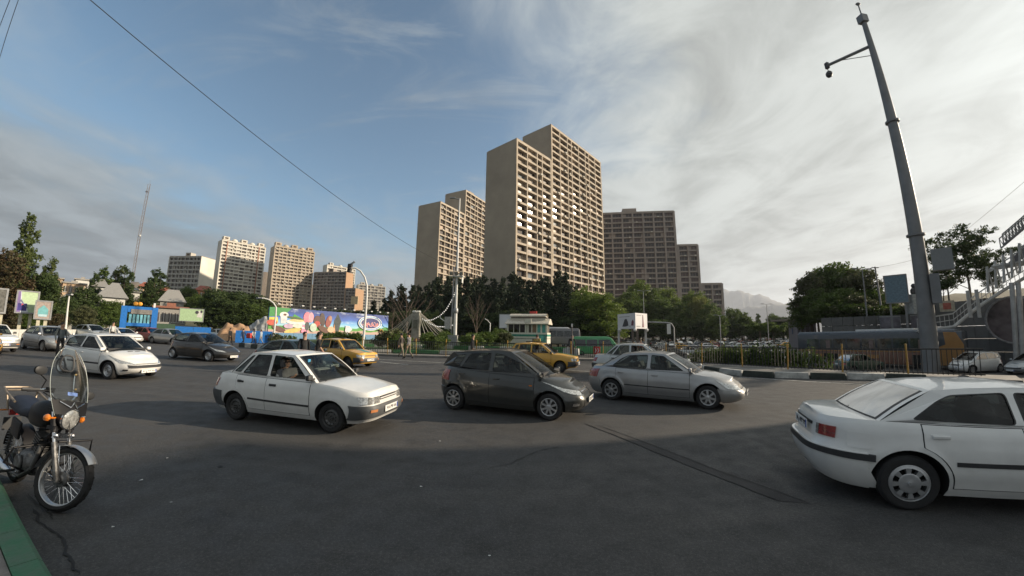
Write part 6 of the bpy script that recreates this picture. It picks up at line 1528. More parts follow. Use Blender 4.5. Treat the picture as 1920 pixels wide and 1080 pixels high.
# ------------------------------------------------------------------ police booth
K0 = D(954,646,46); K1 = D(991,650,43); K2 = D(1034,650,48)
u1 = Vector((K1.x-K0.x, K1.y-K0.y, 0)); wL = 3.0
ang = radians(8); r = empty('police_booth', (K1.x, K1.y, gz(K1.x,K1.y)-.05), ang, 'white and green police booth with curved raised roof and flags of green stripe', 'booth')
Wd, Dp, Hh = 3.3, 3.2, 2.9       # right-hand face lies along +x, left face along +y side
lw = 2.75
# booth body: left face (toward camera-left) and right face; modelled as box with gable across
sc_k = 1.0
bx = lambda c, s, m, nm, par=None, rz=0: MB().box(c, s, 0, rz).build(nm, m, par or r)
CR = mat('booth_cream', (.62,.60,.52), .6, vary=.05); GRNB = mat('booth_green', (.03,.22,.16), .6)
bx((0,0,.35), (5.6,3.4,.7), CR, 'base_wall'); bx((0,0,.85), (5.62,3.42,.3), CR, 'wall_band'); bx((0,-.012,1.12), (5.64,3.44,.26), GRNB, 'green_stripe'); bx((0,0,.72), (5.65,3.45,.05), DARKP, 'dark_stripe'); bx((0,0,1.36), (5.62,3.42,.22), CR, 'sill_wall')
bx((0,0,2.0), (5.3,3.1,1.1), mat('booth_inside', (.10,.085,.07), .8), 'inner_room')
for x in (-2.7,-1.85,-1.0,-.15,.15,.75,1.35,2.0,2.7): bx((x,-1.62,2.0), (.22 if x not in (-1.85,-1.0) else .08,.1,1.1), CR, 'pillar')
for y in (-1.6,-.5,.6,1.6): bx((-2.72,y,2.0), (.1,.12,1.1), CR, 'pillar')
for xa, xb in ((-2.6,-.2),): bx(((xa+xb)/2,-1.58,2.0), (xb-xa,.03,1.0), glass('booth_glass', (.35,.4,.4)), 'window_pane')
bx((1.7,-1.58,2.0), (.5,.03,1.0), mat('teal_blind', (.10,.36,.32), .5), 'window_pane'); bx((2.35,-1.58,2.0), (.6,.03,1.0), MATS['teal_blind'], 'window_pane'); bx((.45,-1.58,2.0), (.45,.03,1.0), MATS['booth_inside'], 'window_pane')
bx((1.05,-1.66,1.45), (.55,.08,2.1), mat('booth_door', (.20,.13,.08), .6), 'door'); bx((2.2,-1.735,.72), (.9,.012,.8), mat('teal_emblem_panel', (.12,.42,.36), .5, vary=.4, scale=3), 'emblem_panel')
mb = MB(); mb.add([(-3.05,-2.0,2.62),(3.05,-2.0,2.62),(3.05,-.5,3.25),(-3.05,-.5,3.25),(-3.05,2.0,2.62),(3.05,2.0,2.62),(3.05,.5,3.25),(-3.05,.5,3.25),(-3.05,-2,2.52),(3.05,-2,2.52),(3.05,2,2.52),(-3.05,2,2.52)], [(0,1,2,3),(5,4,7,6),(3,2,6,7),(8,9,1,0),(10,11,4,5),(9,10,5,6,2,1),(11,8,0,3,7,4),(11,10,9,8)]); mb.build('roof', mat('booth_roof', (.60,.55,.46), .6), r)
mb = MB(); n = 10
def RR(u, v): a = pi*(.12+.76*v); return Vector((-2.6+5.2*u, -1.15*cos(a)/.93, 3.38+.55*sin(a)))
mb.grid(RR, 1, 14); mb.build('raised_roof', MATS['booth_roof'], r, True, 60); bx((0,0,3.35), (5.0,1.9,.45), CR, 'clerestory'); bx((.1,-.0,3.38), (5.02,1.92,.18), MATS['booth_inside'], 'clerestory_glass')
bx((.2,-1.8,2.95), (.9,.15,.5), CR, 'sign_board'); bx((.6,0,4.12), (1.0,.3,.3), REDP, 'beacon_bar')
r.rotation_euler = (0,0,radians(-14)); pb = D(992,647,46); r.location = (pb.x, pb.y, gz(pb.x,pb.y)+.05); r.scale = (.93,.93,1.0)
board(937, 985, 590.5, 590.5, 615, 56, mat('blank_white_print', (.58,.60,.66), .5, vary=.04), 'plain white billboard behind the police booth', posts=2)
# white box billboard with appliance pictures
A = D(1158,590,58); C = D(1191,586.5,54); B = D(1213,588,57); zz = gz(C.x, C.y)
r = empty('box_billboard', (C.x, C.y, zz), 0, 'white two sided box billboard with black appliance pictures on posts', 'billboard'); zt = C.z-zz; zb_ = D(1191,616,54).z-zz
a_, b_ = Vector((A.x-C.x, A.y-C.y)), Vector((B.x-C.x, B.y-C.y)); WPR = mat('white_print', (.66,.66,.68), .5, vary=.03)
mb = MB(); mb.add([(0,0,zb_),(0,0,zt),(a_.x,a_.y,zt),(a_.x,a_.y,zb_),(b_.x,b_.y,zb_),(b_.x,b_.y,zt),((a_+b_).x,(a_+b_).y,zt),((a_+b_).x,(a_+b_).y,zb_)], [(3,0,1,2),(0,4,5,1),(4,7,6,5),(7,3,2,6),(1,5,6,2),(0,3,7,4)]); mb.build('panel', WPR, r)
def face_shapes(v, items):
    d = v.normalized(); n_ = Vector((-d.y, d.x)) if v is b_ else Vector((d.y, -d.x))
    if n_.dot(Vector((C.x, C.y))) > 0: n_ = -n_
    ln = v.length; H_ = zt-zb_
    for (nm, c, pts) in items:
        k = len(pts); mb = MB(); mb.add([((d*x*ln+n_*.02).x, (d*x*ln+n_*.02).y, zb_+H_*z) for x, z in pts]+[((d*x*ln+n_*.03).x, (d*x*ln+n_*.03).y, zb_+H_*z) for x, z in pts], [tuple(range(k,2*k)), tuple(reversed(range(k)))]+[(i,(i+1)%k,k+(i+1)%k,k+i) for i in range(k)]); mb.build('printed_picture', PR(nm, c), r)
face_shapes(a_, [('softdark',(.05,.05,.06),[(.72,.15),(.66,.35),(.58,.62),(.48,.66),(.40,.45),(.38,.2),(.55,.14)]),('maroon',(.18,.05,.08),[(.22,.2),(.2,.45),(.14,.58),(.08,.45),(.1,.2)]),('greyline',(.35,.35,.36),[(.3,.78),(.9,.78),(.9,.82),(.3,.82)]),('greyline',(.35,.35,.36),[(.25,.15),(.36,.15),(.36,.19),(.25,.19)])])
face_shapes(b_, [('maroon',(.18,.05,.08),[(.55,.1),(.7,.1),(.68,.35),(.64,.9),(.60,.9),(.58,.35)]),('greyline',(.35,.35,.36),[(.1,.85),(.5,.85),(.5,.89),(.1,.89)]),('greyline',(.35,.35,.36),[(.1,.12),(.4,.12),(.4,.18),(.1,.18)])])
for q in (a_*.9, a_*.12, b_*.2, b_*.9): mb = MB(); qq = q+(Vector((-q.x,-q.y))*0); mb.box((qq.x*1.0, qq.y+.35, zb_/2), (.28,.28,zb_)); mb.build('post', WHITE if q.length > 1.2 else mat('brown_post', (.16,.13,.11), .7), r)
for q in (a_*.9, a_*.05, b_*.9): mb = MB(); mb.ball((q.x,q.y-.2,zb_-.2), .28, 8); mb.build('floodlight', WHITE, r, True)
# overhead sign arm
P, h = rise(1263, 605, 60); r = empty('sign_gantry', P, 0, 'grey cantilever arm with a white hanging road sign over the car park', 'sign'); mb = MB(); mb.tube([(0,0,0),(0,0,h-.8),(-.4,0,h-.15),(-1.2,0,h),(-4.0,.4,h+.1)], .11, 8); mb.build('pole', GALV, r, True); mb = MB(); mb.box((-.9,-.1,h-1.0), (.6,.08,1.6)); mb.build('sign_plate', WHITE, r); mb = MB(); mb.box((-3.6,.3,h+.15), (1.4,.2,.15)); mb.build('lamp_head', GALV, r)
# ------------------------------------------------------------------ tall steel pole on the right
PB = D(1746,690,38); PB.z = gz(PB.x, PB.y); PT = D(1620.8,43.8,38)
hz = lambda px, py: D(px, py, 38).z-PB.z
r = empty('steel_monopole', PB, 0, 'very tall grey steel monopole with flange rings beside the railing', 'steel pole')
zs_ = [0, hz(1728,509.7), hz(1717.7,441), hz(1672.9,228.5), hz(1620.8,43.8)]
mb = MB(); mb.tube([(0,0,-.3),(0,0,zs_[1]),(0,0,zs_[2]),(0,0,zs_[3]),(0,0,zs_[4])], [.60,.50,.47,.36,.20], 18); mb.build('shaft', POLEG, r, True)
for z, rd in ((zs_[2],.47),(zs_[3],.36)): mb = MB(); mb.lathe([(rd,z-.12),(rd+.15,z-.08),(rd+.15,z+.08),(rd,z+.12)], 18); mb.build('flange', POLEG, r, True, 20)
zt = zs_[4]; mb = MB(); mb.box((-.05,0,zt+.45), (.65,.6,.75)); mb.build('top_box', POLEG, r); mb = MB(); mb.tube([(0,0,zt+.8),(0,0,zt+2.2)], .06, 6); mb.ball((0,0,zt+2.25), .16, 8, sc=(1.6,1,.8)); mb.build('finial', POLEG, r, True)
# arm toward the left of the view
lf = Vector((-cos(radians(55.6)), sin(radians(55.6)), 0)); za = hz(1628,88); 
E1 = D(1551,123,38)-PB; dirx = Vector((E1.x, E1.y, 0)).normalized(); Lx = Vector((E1.x, E1.y, 0)).length
mb = MB(); mb.tube([(0,0,za),(dirx.x*Lx, dirx.y*Lx, E1.z)], [.15,.14], 8); mb.build('arm', POLEG, r, True)
mb = MB(); mb.tube([(0,0,za-1.0),(dirx.x*Lx*.65, dirx.y*Lx*.65, za+(E1.z-za)*.65-.12)], .035, 5); mb.build('brace', POLEG, r)
mb = MB(); c = Vector((dirx.x*Lx, dirx.y*Lx, E1.z)); mb.box(c, (.28,.28,.6)); mb.tube([c-Vector((0,0,.2)), c-Vector((0,0,.7))], .04, 5); mb.ball(c-Vector((0,0,.95)), .30, 10, sc=(1,1,1.15)); mb.build('dome_camera', DARKP, r, True)
# sign boxes hung on the shaft
fx = Vector((cos(radians(-56)), sin(radians(-56)), 0)); c = fx*1.35; zc = D(1754,489,38).z-PB.z; vv = Vector((-PB.x, -PB.y, 0)).normalized()
mb = MB(); mb.box((c.x+vv.x*.3, c.y+vv.y*.3, zc), (1.25,.7,1.6), 0, radians(-56)); mb.build('equipment_box', mat('grey_box', (.24,.25,.25), .6, vary=.06), r)
mb = MB(); mb.box((c.x*.55+vv.x*.2, c.y*.55+vv.y*.2, zc-2.1), (.6,.7,2.2), 0, radians(-56)); mb.build('lower_box', POLEG, r)
# ------------------------------------------------------------------ bank, retaining wall, footbridge
WALLM = mat('retaining_wall', (.15,.15,.145), .9, vary=.15, scale=.5, bump=.4, bscale=6)
wa, wb2, wc2 = D(1540,600,50), D(1735,590,50), D(1990,560,46)
zt = D(1640,592,50).z
rw = empty('retaining_wall', (wa.x, wa.y, -1.25), 0, 'grey retaining wall with stone courses behind the bus', 'wall')
def wallseg(p, q, h, n, course=True):
    for k in range(n):
        for j in range(5 if course else 1):
            a_, b_ = Vector(p).lerp(Vector(q), k/n), Vector(p).lerp(Vector(q), (k+1)/n-.003); mb = MB(); z0_ = h*j/(5 if course else 1); mb.wall((a_.x-wa.x, a_.y-wa.y), (b_.x-wa.x, b_.y-wa.y), z0_+.01, z0_+h/(5 if course else 1)-.03, .5, 0, random.uniform(-.02,.02)); mb.build('panel', WALLM, rw)
wallseg(wa, wb2, zt+1.25, 9); wallseg(wb2, wc2, zt+2.2, 10)
# posters on the wall
for (x0, x1) in ((1650,1690),(1708,1730)):
    p, q = D(x0,605,49.2), D(x1,605,49.2); r = empty('wall_poster', (p.x, p.y, -1.25), 0, 'pale framed poster panel on the wall, %s the steel pole' % ('left of' if x0 == 1650 else 'just behind'), 'poster'); mb = MB(); z1 = D(1670,592.5,49.2).z; z2 = D(1670,618,49.2).z
    for a_, b_, za_, zb__ in ((p,q,z1-.12,z1),(p,q,z2,z2+.12),(p,p.lerp(q,.04),z2,z1),(q.lerp(p,.04),q,z2,z1)): mb.wall((a_.x-p.x,a_.y-p.y),(b_.x-p.x,b_.y-p.y), za_+1.25, zb__+1.25, .1)
    mb.build('frame', mat('pale_frame', (.36,.37,.37), .7), r); mb = MB(); mb.wall((0,0),(q.x-p.x,q.y-p.y), z2+1.25+.1, z1+1.25-.1, .06); mb.build('print', mat('faded_print', (.20,.19,.22), .8, vary=.3, scale=1), r)
# the bank on top of the wall
mb = MB(); far = [D(1500,560,75), D(1600,560,80), D(1735,540,80), D(1990,520,76)]; near = [D(1540,600,50.5), D(1640,600,50.5), D(1735,590,50.5), D(1990,560,46.5)]
for i in range(3):
    zn, zf = zt-.1, zt+2.0
    def fn(u, v, i=i): p = near[i].lerp(near[i+1], u); q = far[i].lerp(far[i+1], u); c = p.lerp(q, v); return Vector((c.x, c.y, zt-.1+(2.6)*smooth(0,1,v)+(.9 if c.x > near[2].x else 0)+.25*sin(c.x*1.3)*sin(c.y)))
    mb.grid(fn, 8, 8)
o = mb.build('bank', DUSTY, None, True, 60); o['kind'] = 'structure'
r, w, zb_, zt2 = board(1658, 1698, 518, 516, 567, 47, mat('blue_grey_print', (.13,.20,.25), .6, vary=.15), 'blue grey billboard in a dark frame on the bank', posts=0)
for ch in r.children:
    if ch.name.startswith('frame'): ch.data.materials[0] = POLEG
for k in (0.15, .85): mb = MB(); mb.box((w*k,.2,zb_/2+.5), (.18,.18,zb_+1)); mb.build('post', POLEG, r)
# grey building corner at the end of the car park
A, B, C3 = D(1478,605,72), D(1494,600,64), D(1530,606,66); zz = -1.25; r = empty('grey_building', (B.x, B.y, zz), 0, 'low grey corner building at the end of the car park', 'building'); h = B.z-zz
mb = MB(); a_, b_ = Vector((A.x-B.x, A.y-B.y)), Vector((C3.x-B.x, C3.y-B.y)); mb.prism([(a_.x,a_.y),(0,0),(b_.x,b_.y),((a_+b_).x,(a_+b_).y)], 0, h); mb.build('wall', mat('lilac_grey_wall', (.24,.23,.25), .85, vary=.1), r)
for t in (.15,.4,.65,.9): mb = MB(); q = b_*t; mb.box((q.x, q.y-.05, h/2), (.12,.12,h)); mb.build('pilaster', mat('pilaster_grey', (.30,.29,.30), .85), r)
mb = MB(); q = a_*.5; mb.box((q.x+.0, q.y-.06, h*.68), (.5,.06,.9)); mb.build('painted_sign', PR('paleblue2', (.25,.3,.45)), r); mb = MB(); q = (a_+b_)*.5; mb.box((q.x, q.y, h+.15), (6.5,6.5,.25), 0, atan2(b_.y,b_.x)); mb.build('roof', ROOFM, r)
# footbridge stairs
WSTEEL = mat('white_steel', (.42,.43,.43), .5, vary=.12, scale=2)
SD = 41.0
st = [(1722,622),(1790,612),(1835,575),(1880,545),(1935,512)]
S0 = D(1722,622,SD); fb = empty('footbridge', (S0.x, S0.y, -1.25), 0, 'white steel footbridge staircase rising to the right edge', 'footbridge')
O = Vector((S0.x, S0.y, -1.25)); Pp = [D(x, y, SD+1.0*i) for i, (x, y) in enumerate(st)]
back = Vector((sin(radians(56)), cos(radians(56)), 0))*1.6
def rel(v): return v-O
for off in (Vector(), back):
    mb = MB(); mb.tube([rel(p+off) for p in Pp], .13, 6); mb.build('stringer', WSTEEL, fb, True)
    for hgt, rd in ((1.05,.04),(.55,.025)): mb = MB(); mb.tube([rel(p+off+Vector((0,0,hgt))) for p in Pp], rd, 6); mb.build('handrail', WSTEEL, fb, True)
seg = []
for a_, b_ in zip(Pp, Pp[1:]):
    n = max(6, int((b_-a_).length/.32))
    for k in range(n): seg.append((a_.lerp(b_, k/n), (b_-a_)))
tm = MB(); tm.box((0,0,0), (.34,1.6,.05)); tme = tm.mesh('step', WSTEEL); bar = MB(); bar.box((0,0,.52), (.03,.03,1.04)); bme = bar.mesh('baluster', WSTEEL)
for i, (p, d) in enumerate(seg):
    o = link('step', tme, fb); o.location = rel(p+back*.5); o.rotation_euler = (0,0,atan2(back.y, back.x)+pi/2)
    o = link('baluster', bme, fb); o.location = rel(p)
for px, py, hgt in ((1822,545,0),(1838,543,0)):
    b_ = D(px, 620, SD+.8); t_ = D(px-8, py, SD+.8); mb = MB(); mb.tube([rel(Vector((t_.x,t_.y,D(px,595,SD).z))), rel(t_)], .14, 6); mb.build('column', WSTEEL, fb, True)
# upper landing, truss and span going out of the frame
U0, U1 = D(1870,495,SD+2), D(1985,395,SD+3)
for off in (Vector(), back*1.2):
    T0 = [D(1860,500,SD+2)+off, D(1990,480,SD+4)+off]; mb = MB(); mb.tube([rel(T0[0]), rel(T0[1])], .12, 6); mb.build('deck_beam', WSTEEL, fb)
    T1 = [D(1882,458,SD+2)+off, D(1990,365,SD+4)+off]; mb = MB(); mb.tube([rel(T1[0]), rel(T1[1])], .07, 6); mb.build('top_chord', POLEG, fb)
    n = 18
    mb = MB(); mb.tube([rel(T1[0]+Vector((0,0,.8))), rel(T1[1]+Vector((0,0,.8)))], .05, 6); mb.build('top_chord', POLEG, fb)
    for k in range(n): a_ = T1[0].lerp(T1[1], k/n); t2 = a_+Vector((0,0,.8)); n2 = T1[0].lerp(T1[1], (k+1)/n); mb = MB(); mb.tube([rel(a_), rel(t2), rel(n2)], .045, 4); mb.build('truss_bar', POLEG, fb)
for k in range(7):
    a_ = D(1852+k*15,548-k*9,SD+2.2); b_ = D(1850+k*15,500-k*11,SD+2.2); mb = MB(); mb.tube([rel(a_), rel(b_)], .09, 5); mb.tube([rel(b_), rel(D(1862+k*15,540-k*9,SD+2.6))], .06, 5); mb.tube([rel(b_+Vector((0,0,-.5))), rel(D(1865+k*15,491-k*11,SD+2.2)+Vector((0,0,-.5)))], .05, 5); mb.build('frame_bar', WSTEEL, fb)
mb = MB(); a_, b_, c_, d_2 = D(1880,505,SD+2.5), D(1992,440,SD+4.5), D(1992,405,SD+4.5), D(1935,440,SD+3)
vs = [rel(v) for v in (a_, b_, c_, d_2)]+[rel(v+back) for v in (a_, b_, c_, d_2)]
mb.add(vs, [(0,1,2,3),(7,6,5,4),(0,4,5,1),(2,6,7,3),(3,7,4,0)]); mb.build('stair_soffit', mat('blue_grey_sheet', (.20,.22,.27), .6), fb)
for px in (1900, 1912): a_ = D(px, 640, SD+2); b_ = D(px-4, 530, SD+2); mb = MB(); mb.tube([rel(Vector((a_.x,a_.y,-1.3))), rel(b_)], .17, 8); mb.build('support_column', WSTEEL, fb, True)
# round mural ring on the wall
rc = D(1902,600,44.5); rr = (D(1902,562,44.5).z-D(1902,650,44.5).z)/2; vr = Vector((rc.x, rc.y, 0)).normalized(); tn = Vector((vr.y, -vr.x, 0))
r = empty('round_mural', (rc.x, rc.y, -1.25), 0, 'large round ring shaped mural on the wall under the stairs', 'mural'); mb = MB()
mb.tube([tn*rr*.95*cos(a)+Vector((0,0,rc.z+1.25+rr*sin(a))) for a in [2*pi*k/36 for k in range(36)]], .09, 6, closed=True); mb.build('ring', mat('ring_grey', (.30,.31,.33), .7), r, True)
mb = MB(); mb.add([tn*rr*.94*cos(a)+Vector((0,0,rc.z+1.25+rr*.99*sin(a)))+vr*.1 for a in [2*pi*k/36 for k in range(36)]]+[tn*rr*.94*cos(a)+Vector((0,0,rc.z+1.25+rr*.99*sin(a)))+vr*.25 for a in [2*pi*k/36 for k in range(36)]], [tuple(range(36)), tuple(reversed(range(36,72)))]+[(i,(i+1)%36,36+(i+1)%36,36+i) for i in range(36)]); mb.build('disc', mat('plum_disc', (.17,.15,.165), .85, vary=.3, scale=.8), r)
# small red poster by the stairs
p = D(1776,574,SD-.5); r = empty('notice_board', p, 0, 'white notice board with a red blot hanging on the stair rail', 'notice board'); t_ = Vector((p.y, -p.x, 0)).normalized()
mb = MB(); mb.box((0,0,0), (.95,.05,.85), 0, atan2(t_.y,t_.x)); mb.build('board', mat('cream_board', (.45,.42,.33), .7), r); mb = MB(); mb.box((-p.x/SD*.05,-p.y/SD*.05,0), (.5,.03,.5), 0, atan2(t_.y,t_.x)); mb.build('red_picture', mat('faded_red', (.42,.13,.10), .7), r)
# sculpture on the bank next to the billboard
P = D(1712,540,48); r = empty('bust_statue', (P.x, P.y, P.z-1.8), 0, 'small dark statue on a pale plinth left of the steel pole', 'statue'); bx((0,0,.2), (1.5,.8,1.9), mat('pale_plinth', (.34,.36,.36), .8), 'plinth', r); mb = MB(); mb.ball((.1,0,1.45), .38, 10, sc=(1,.8,1.1)); mb.ball((.15,0,2.0), .25, 10); mb.build('figure', DARKP, r, True)
# ------------------------------------------------------------------ wires
def wire(pts, label, rad, m=None, sag=0):
    P0 = pts[0]; mb = MB(); C = []
    n = 24
    for i in range(n+1):
        t = i/n*(len(pts)-1); k = min(int(t), len(pts)-2); u = t-k; v = pts[k].lerp(pts[k+1], u)-P0; v.z -= sag*4*(i/n)*(1-i/n); C.append(v)
    mb.tube(C, rad, 5); o = mb.build('cable', m or BLACKP, None, True); o.location = P0; return tag(o, label, 'cable')
w0 = D(140,-25,11); w1 = D(858,503,38)
mid = D(470,262,17.5)
def bez(a, b, c, n=24):
    cc = b*2-(a+c)/2; return [a*(1-t)**2+cc*2*t*(1-t)+c*t*t for t in [i/n for i in range(n+1)]]
q_mid = w0.lerp(w1, .5)
wire([w0, w1], 'black cable crossing the sky from the upper left to the lamp mast', .012, sag=.9)
wire([D(45,-30,14), D(-12,150,17)], 'thin wire in the upper left corner, right one of two', .008, DARKP, sag=.05); wire([D(30,-30,14), D(-22,110,17)], 'thin wire in the upper left corner, left one of two', .008, DARKP, sag=.05)
wire([D(1795,445,60), D(1950,315,40)], 'thin wire rising to the right edge above the footbridge', .012, DARKP); wire([D(1641,502,52), D(1720,480,55), D(1800,445,58)], 'thin wire between utility pole and feathery tree', .012, DARKP, sag=.3)
# building outside the frame on the right whose shadow lies over the road
ob = empty('office_building', (35.4,11.6,0), 0, 'plain grey office building beyond the right edge, casting the long road shadow', 'building')
mb = MB(); mb.prism([(0,0),(-9,-28.6),(25,-38),(30,-4)][::1], -1.3, 14.2); mb.build('wall', GRY, ob)
mb = MB(); mb.prism([(.3,.2),(-9.2,-28.9),(25.3,-38.3),(30.3,-3.8)], 14.2, 14.5); mb.build('roof', CONC, ob)
for f in range(4):
    for k in range(8):
        t = (k+.5)/8; mb = MB(); mb.box((-9*t-.05, -28.6*t, 2.2+3.2*f), (.12,2.0,1.5), 0, -.3+0); mb.build('window', FG[0], ob)
# ------------------------------------------------------------------ people
SKIN = mat('skin', (.42,.25,.17), .6, vary=.06); HAIRM = mat('dark_hair', (.02,.016,.013), .7)
def cloth(n, c): return mat('cloth_'+n, c, .9, vary=.15, scale=8, bump=.2, bscale=30)
def skinned(V, E, R, sub=1, root=0):
    me = bpy.data.meshes.new('tmp'); me.from_pydata([tuple(v) for v in V], E, []); o = link('tmp', me)
    md = o.modifiers.new('s', 'SKIN'); md.use_smooth_shade = True; md.branch_smoothing = .3
    for i, r in enumerate(R): me.skin_vertices[0].data[i].radius = r if isinstance(r, tuple) else (r, r)
    me.skin_vertices[0].data[root].use_root = True
    if sub: s = o.modifiers.new('u', 'SUBSURF'); s.levels = sub; s.render_levels = sub
    dg = bpy.context.evaluated_depsgraph_get(); dg.update(); nm = bpy.data.meshes.new_from_object(o.evaluated_get(dg)); bpy.data.objects.remove(o); return nm
def person(loc, rz, label, shirt, trousers, h=1.74, pose='walk', phase=1.0, hair=True, group=None, shoes=None, armL=None, armR=None, sleeve=True, sub=1, scarf=None):
    """x forward, y left; joints in metres for a 1.74 m figure"""
    k = h/1.74; p = phase
    hip = Vector((0,0,.92)); J = {}
    if pose == 'walk':
        J = dict(pel=(0,0,.95), bel=(0.01,0,1.08), che=(.03,0,1.30), nek=(.03,0,1.47), hd=(.05,0,1.56), top=(.05,0,1.68),
          hL=(0,.10,.92), kL=(.17*p,.10,.52), aL=(.24*p,.10,.10), tL=(.40*p+.02,.11,.05), hR=(0,-.10,.92), kR=(.02*p,-.10,.50), aR=(-.28*p,-.10,.16), tR=(-.20*p+.03,-.11,.06),
          sL=(.02,.19,1.40), eL=(-.08*p,.24,1.13), wL=(-.05*p,.25,.88), sR=(.02,-.19,1.40), eR=(.08*p,-.24,1.13), wR=(.24*p,-.24,.92))
    elif pose == 'stand':
        J = dict(pel=(0,0,.95), bel=(0,0,1.08), che=(.01,0,1.30), nek=(.01,0,1.47), hd=(.03,0,1.56), top=(.03,0,1.68),
          hL=(0,.10,.92), kL=(.03,.11,.50), aL=(0,.12,.08), tL=(.15,.14,.04), hR=(0,-.10,.92), kR=(.03,-.11,.50), aR=(0,-.12,.08), tR=(.15,-.14,.04),
          sL=(0,.19,1.40), eL=(-.03,.24,1.13), wL=(.05,.24,.88), sR=(0,-.19,1.40), eR=(-.03,-.24,1.13), wR=(.05,-.24,.88))
    else:   # seated at the wheel
        J = dict(pel=(0,0,.12), bel=(-.03,0,.26), che=(-.09,0,.48), nek=(-.11,0,.64), hd=(-.08,0,.73), top=(-.08,0,.86),
          hL=(.02,.10,.10), kL=(.42,.13,.16), aL=(.62,.13,-.15), tL=(.74,.13,-.12), hR=(.02,-.10,.10), kR=(.42,-.13,.16), aR=(.62,-.13,-.15), tR=(.74,-.13,-.12),
          sL=(-.08,.19,.57), eL=(.10,.26,.36), wL=(.36,.15,.46), sR=(-.08,-.19,.57), eR=(.10,-.26,.36), wR=(.36,-.15,.46))
    if armL: J['eL'], J['wL'] = armL
    if armR: J['eR'], J['wR'] = armR
    order = ['pel','bel','che','nek','hd','top','hL','kL','aL','tL','hR','kR','aR','tR','sL','eL','wL','sR','eR','wR']
    V = [Vector(J[n])*k for n in order]; ix = {n: i for i, n in enumerate(order)}
    E = [('pel','bel'),('bel','che'),('che','nek'),('nek','hd'),('hd','top'),('pel','hL'),('hL','kL'),('kL','aL'),('aL','tL'),('pel','hR'),('hR','kR'),('kR','aR'),('aR','tR'),('che','sL'),('sL','eL'),('eL','wL'),('che','sR'),('sR','eR'),('eR','wR')]
    R = dict(pel=(.13,.115), bel=(.135,.11), che=(.15,.12), nek=.058, hd=(.085,.10), top=(.07,.08), hL=.085, kL=.062, aL=.045, tL=(.04,.03), hR=.085, kR=.062, aR=.045, tR=(.04,.03), sL=.062, eL=.044, wL=.032, sR=.062, eR=.044, wR=.032)
    RR_ = [tuple(x*k for x in R[n]) if isinstance(R[n], tuple) else R[n]*k for n in order]
    EE = [(ix[a], ix[b]) for a, b in E]; names = [n for n in order]
    nv = len(V)
    def hand(w, e):
        """palm and five bent fingers"""
        nonlocal nv
        Wv, Ev = V[ix[w]], V[ix[e]]; d = (Wv-Ev).normalized(); sd = 1 if w == 'wL' else -1
        s_ = d.cross(Vector((0,0,1))); s_ = (s_ if s_.length > .1 else Vector((1,0,0))).normalized()*sd; nrm = d.cross(s_)
        pm = Wv+d*.06*k; V.append(pm); RR_.append((.034*k,.018*k)); EE.append((ix[w], nv)); pi_ = nv; nv += 1; names.append('hand')
        for j, (o_, l) in enumerate(((-.027,.062),(-.009,.075),(.009,.07),(.027,.055))):
            a = pm+s_*o_*k+d*.035*k; b = a+d*l*.55*k+nrm*.008*k; c = b+d*l*.35*k+nrm*.022*k
            for v, r in ((a,.011),(b,.0095),(c,.008)): V.append(v); RR_.append(r*k); EE.append((pi_ if r == .011 else nv-1, nv)); nv += 1; names.append('hand')
        a = pm-s_*.036*k-d*.02*k; b = a-s_*.018*k+d*.03*k+nrm*.01*k
        for v, r in ((a,.012),(b,.009)): V.append(v); RR_.append(r*k); EE.append((pi_ if r == .012 else nv-1, nv)); nv += 1; names.append('hand')
    hand('wL','eL'); hand('wR','eR')
    me = skinned(V, EE, RR_, sub)
    sh, tr, so = shirt, trousers, shoes or cloth('shoe', (.03,.028,.027)); me.materials.clear()
    for m in (sh, tr, SKIN, so): me.materials.append(m)
    arr = [(names[a], names[b], V[a], V[b]) for a, b in EE]
    def reg(c):
        best = 1e9; r = None
        for na, nb, A, B in arr:
            ab = B-A; t = max(0, min(1, (c-A).dot(ab)/max(1e-9, ab.length_squared))); d = (c-A-ab*t).length
            if d < best: best = d; r = (na, nb, t)
        na, nb, t = r
        if nb in ('hd','top') or na in ('hd',) or (nb == 'hd'): return 2
        if na == 'hand' or nb == 'hand': return 2
        if nb in ('wL','wR'): return 0 if sleeve else 2
        if nb == 'nek': return 0 if t < .75 else 2
        if nb in ('tL','tR'): return 3
        if nb in ('aL','aR') and t > .9: return 3
        if nb in ('hL','hR','kL','kR','aL','aR'): return 1
        if na == 'pel' and nb == 'bel': return 1 if t < .3 else 0
        return 0
    for pl in me.polygons: pl.material_index = reg(pl.center)
    me.name = 'person'
    o = link('person', me); o.location = loc; o.rotation_euler = (0,0,rz); tag(o, label, 'person', group)
    # face: nose, eyes, mouth and ears, hair as child
    hd = V[ix['hd']]; mb = MB(); c = hd+Vector((.0,0,.055*k))
    mb.ball(c+Vector((.0,0,0)), .098*k, 12, sc=(1.0,.80,1.18)); f = mb.build('head', SKIN, o, True)
    mb = MB(); mb.add([c+Vector((.090,.0,.03))*k*1.0, c+Vector((.122,0,-.022)), c+Vector((.088,.018,-.028)), c+Vector((.088,-.018,-.028))], [(0,2,1),(0,1,3),(1,2,3)]); mb.build('nose', SKIN, f)
    [MB().ball(c+Vector((.086*k, sy*.033*k, .02*k)), .012*k, 6, sc=(.6,1.3,.7)).build('eye', HAIRM, f) for sy in (-1,1)]; mb = MB(); mb.box(c+Vector((.088*k,0,-.055*k)), (.012,.045*k,.01)); mb.build('mouth', mat('lips', (.30,.12,.10), .6), f)
    [MB().ball(c+Vector((-.005, sy*.08*k, 0)), .025*k, 6, sc=(.7,.4,1.2)).build('ear', SKIN, f) for sy in (-1,1)]
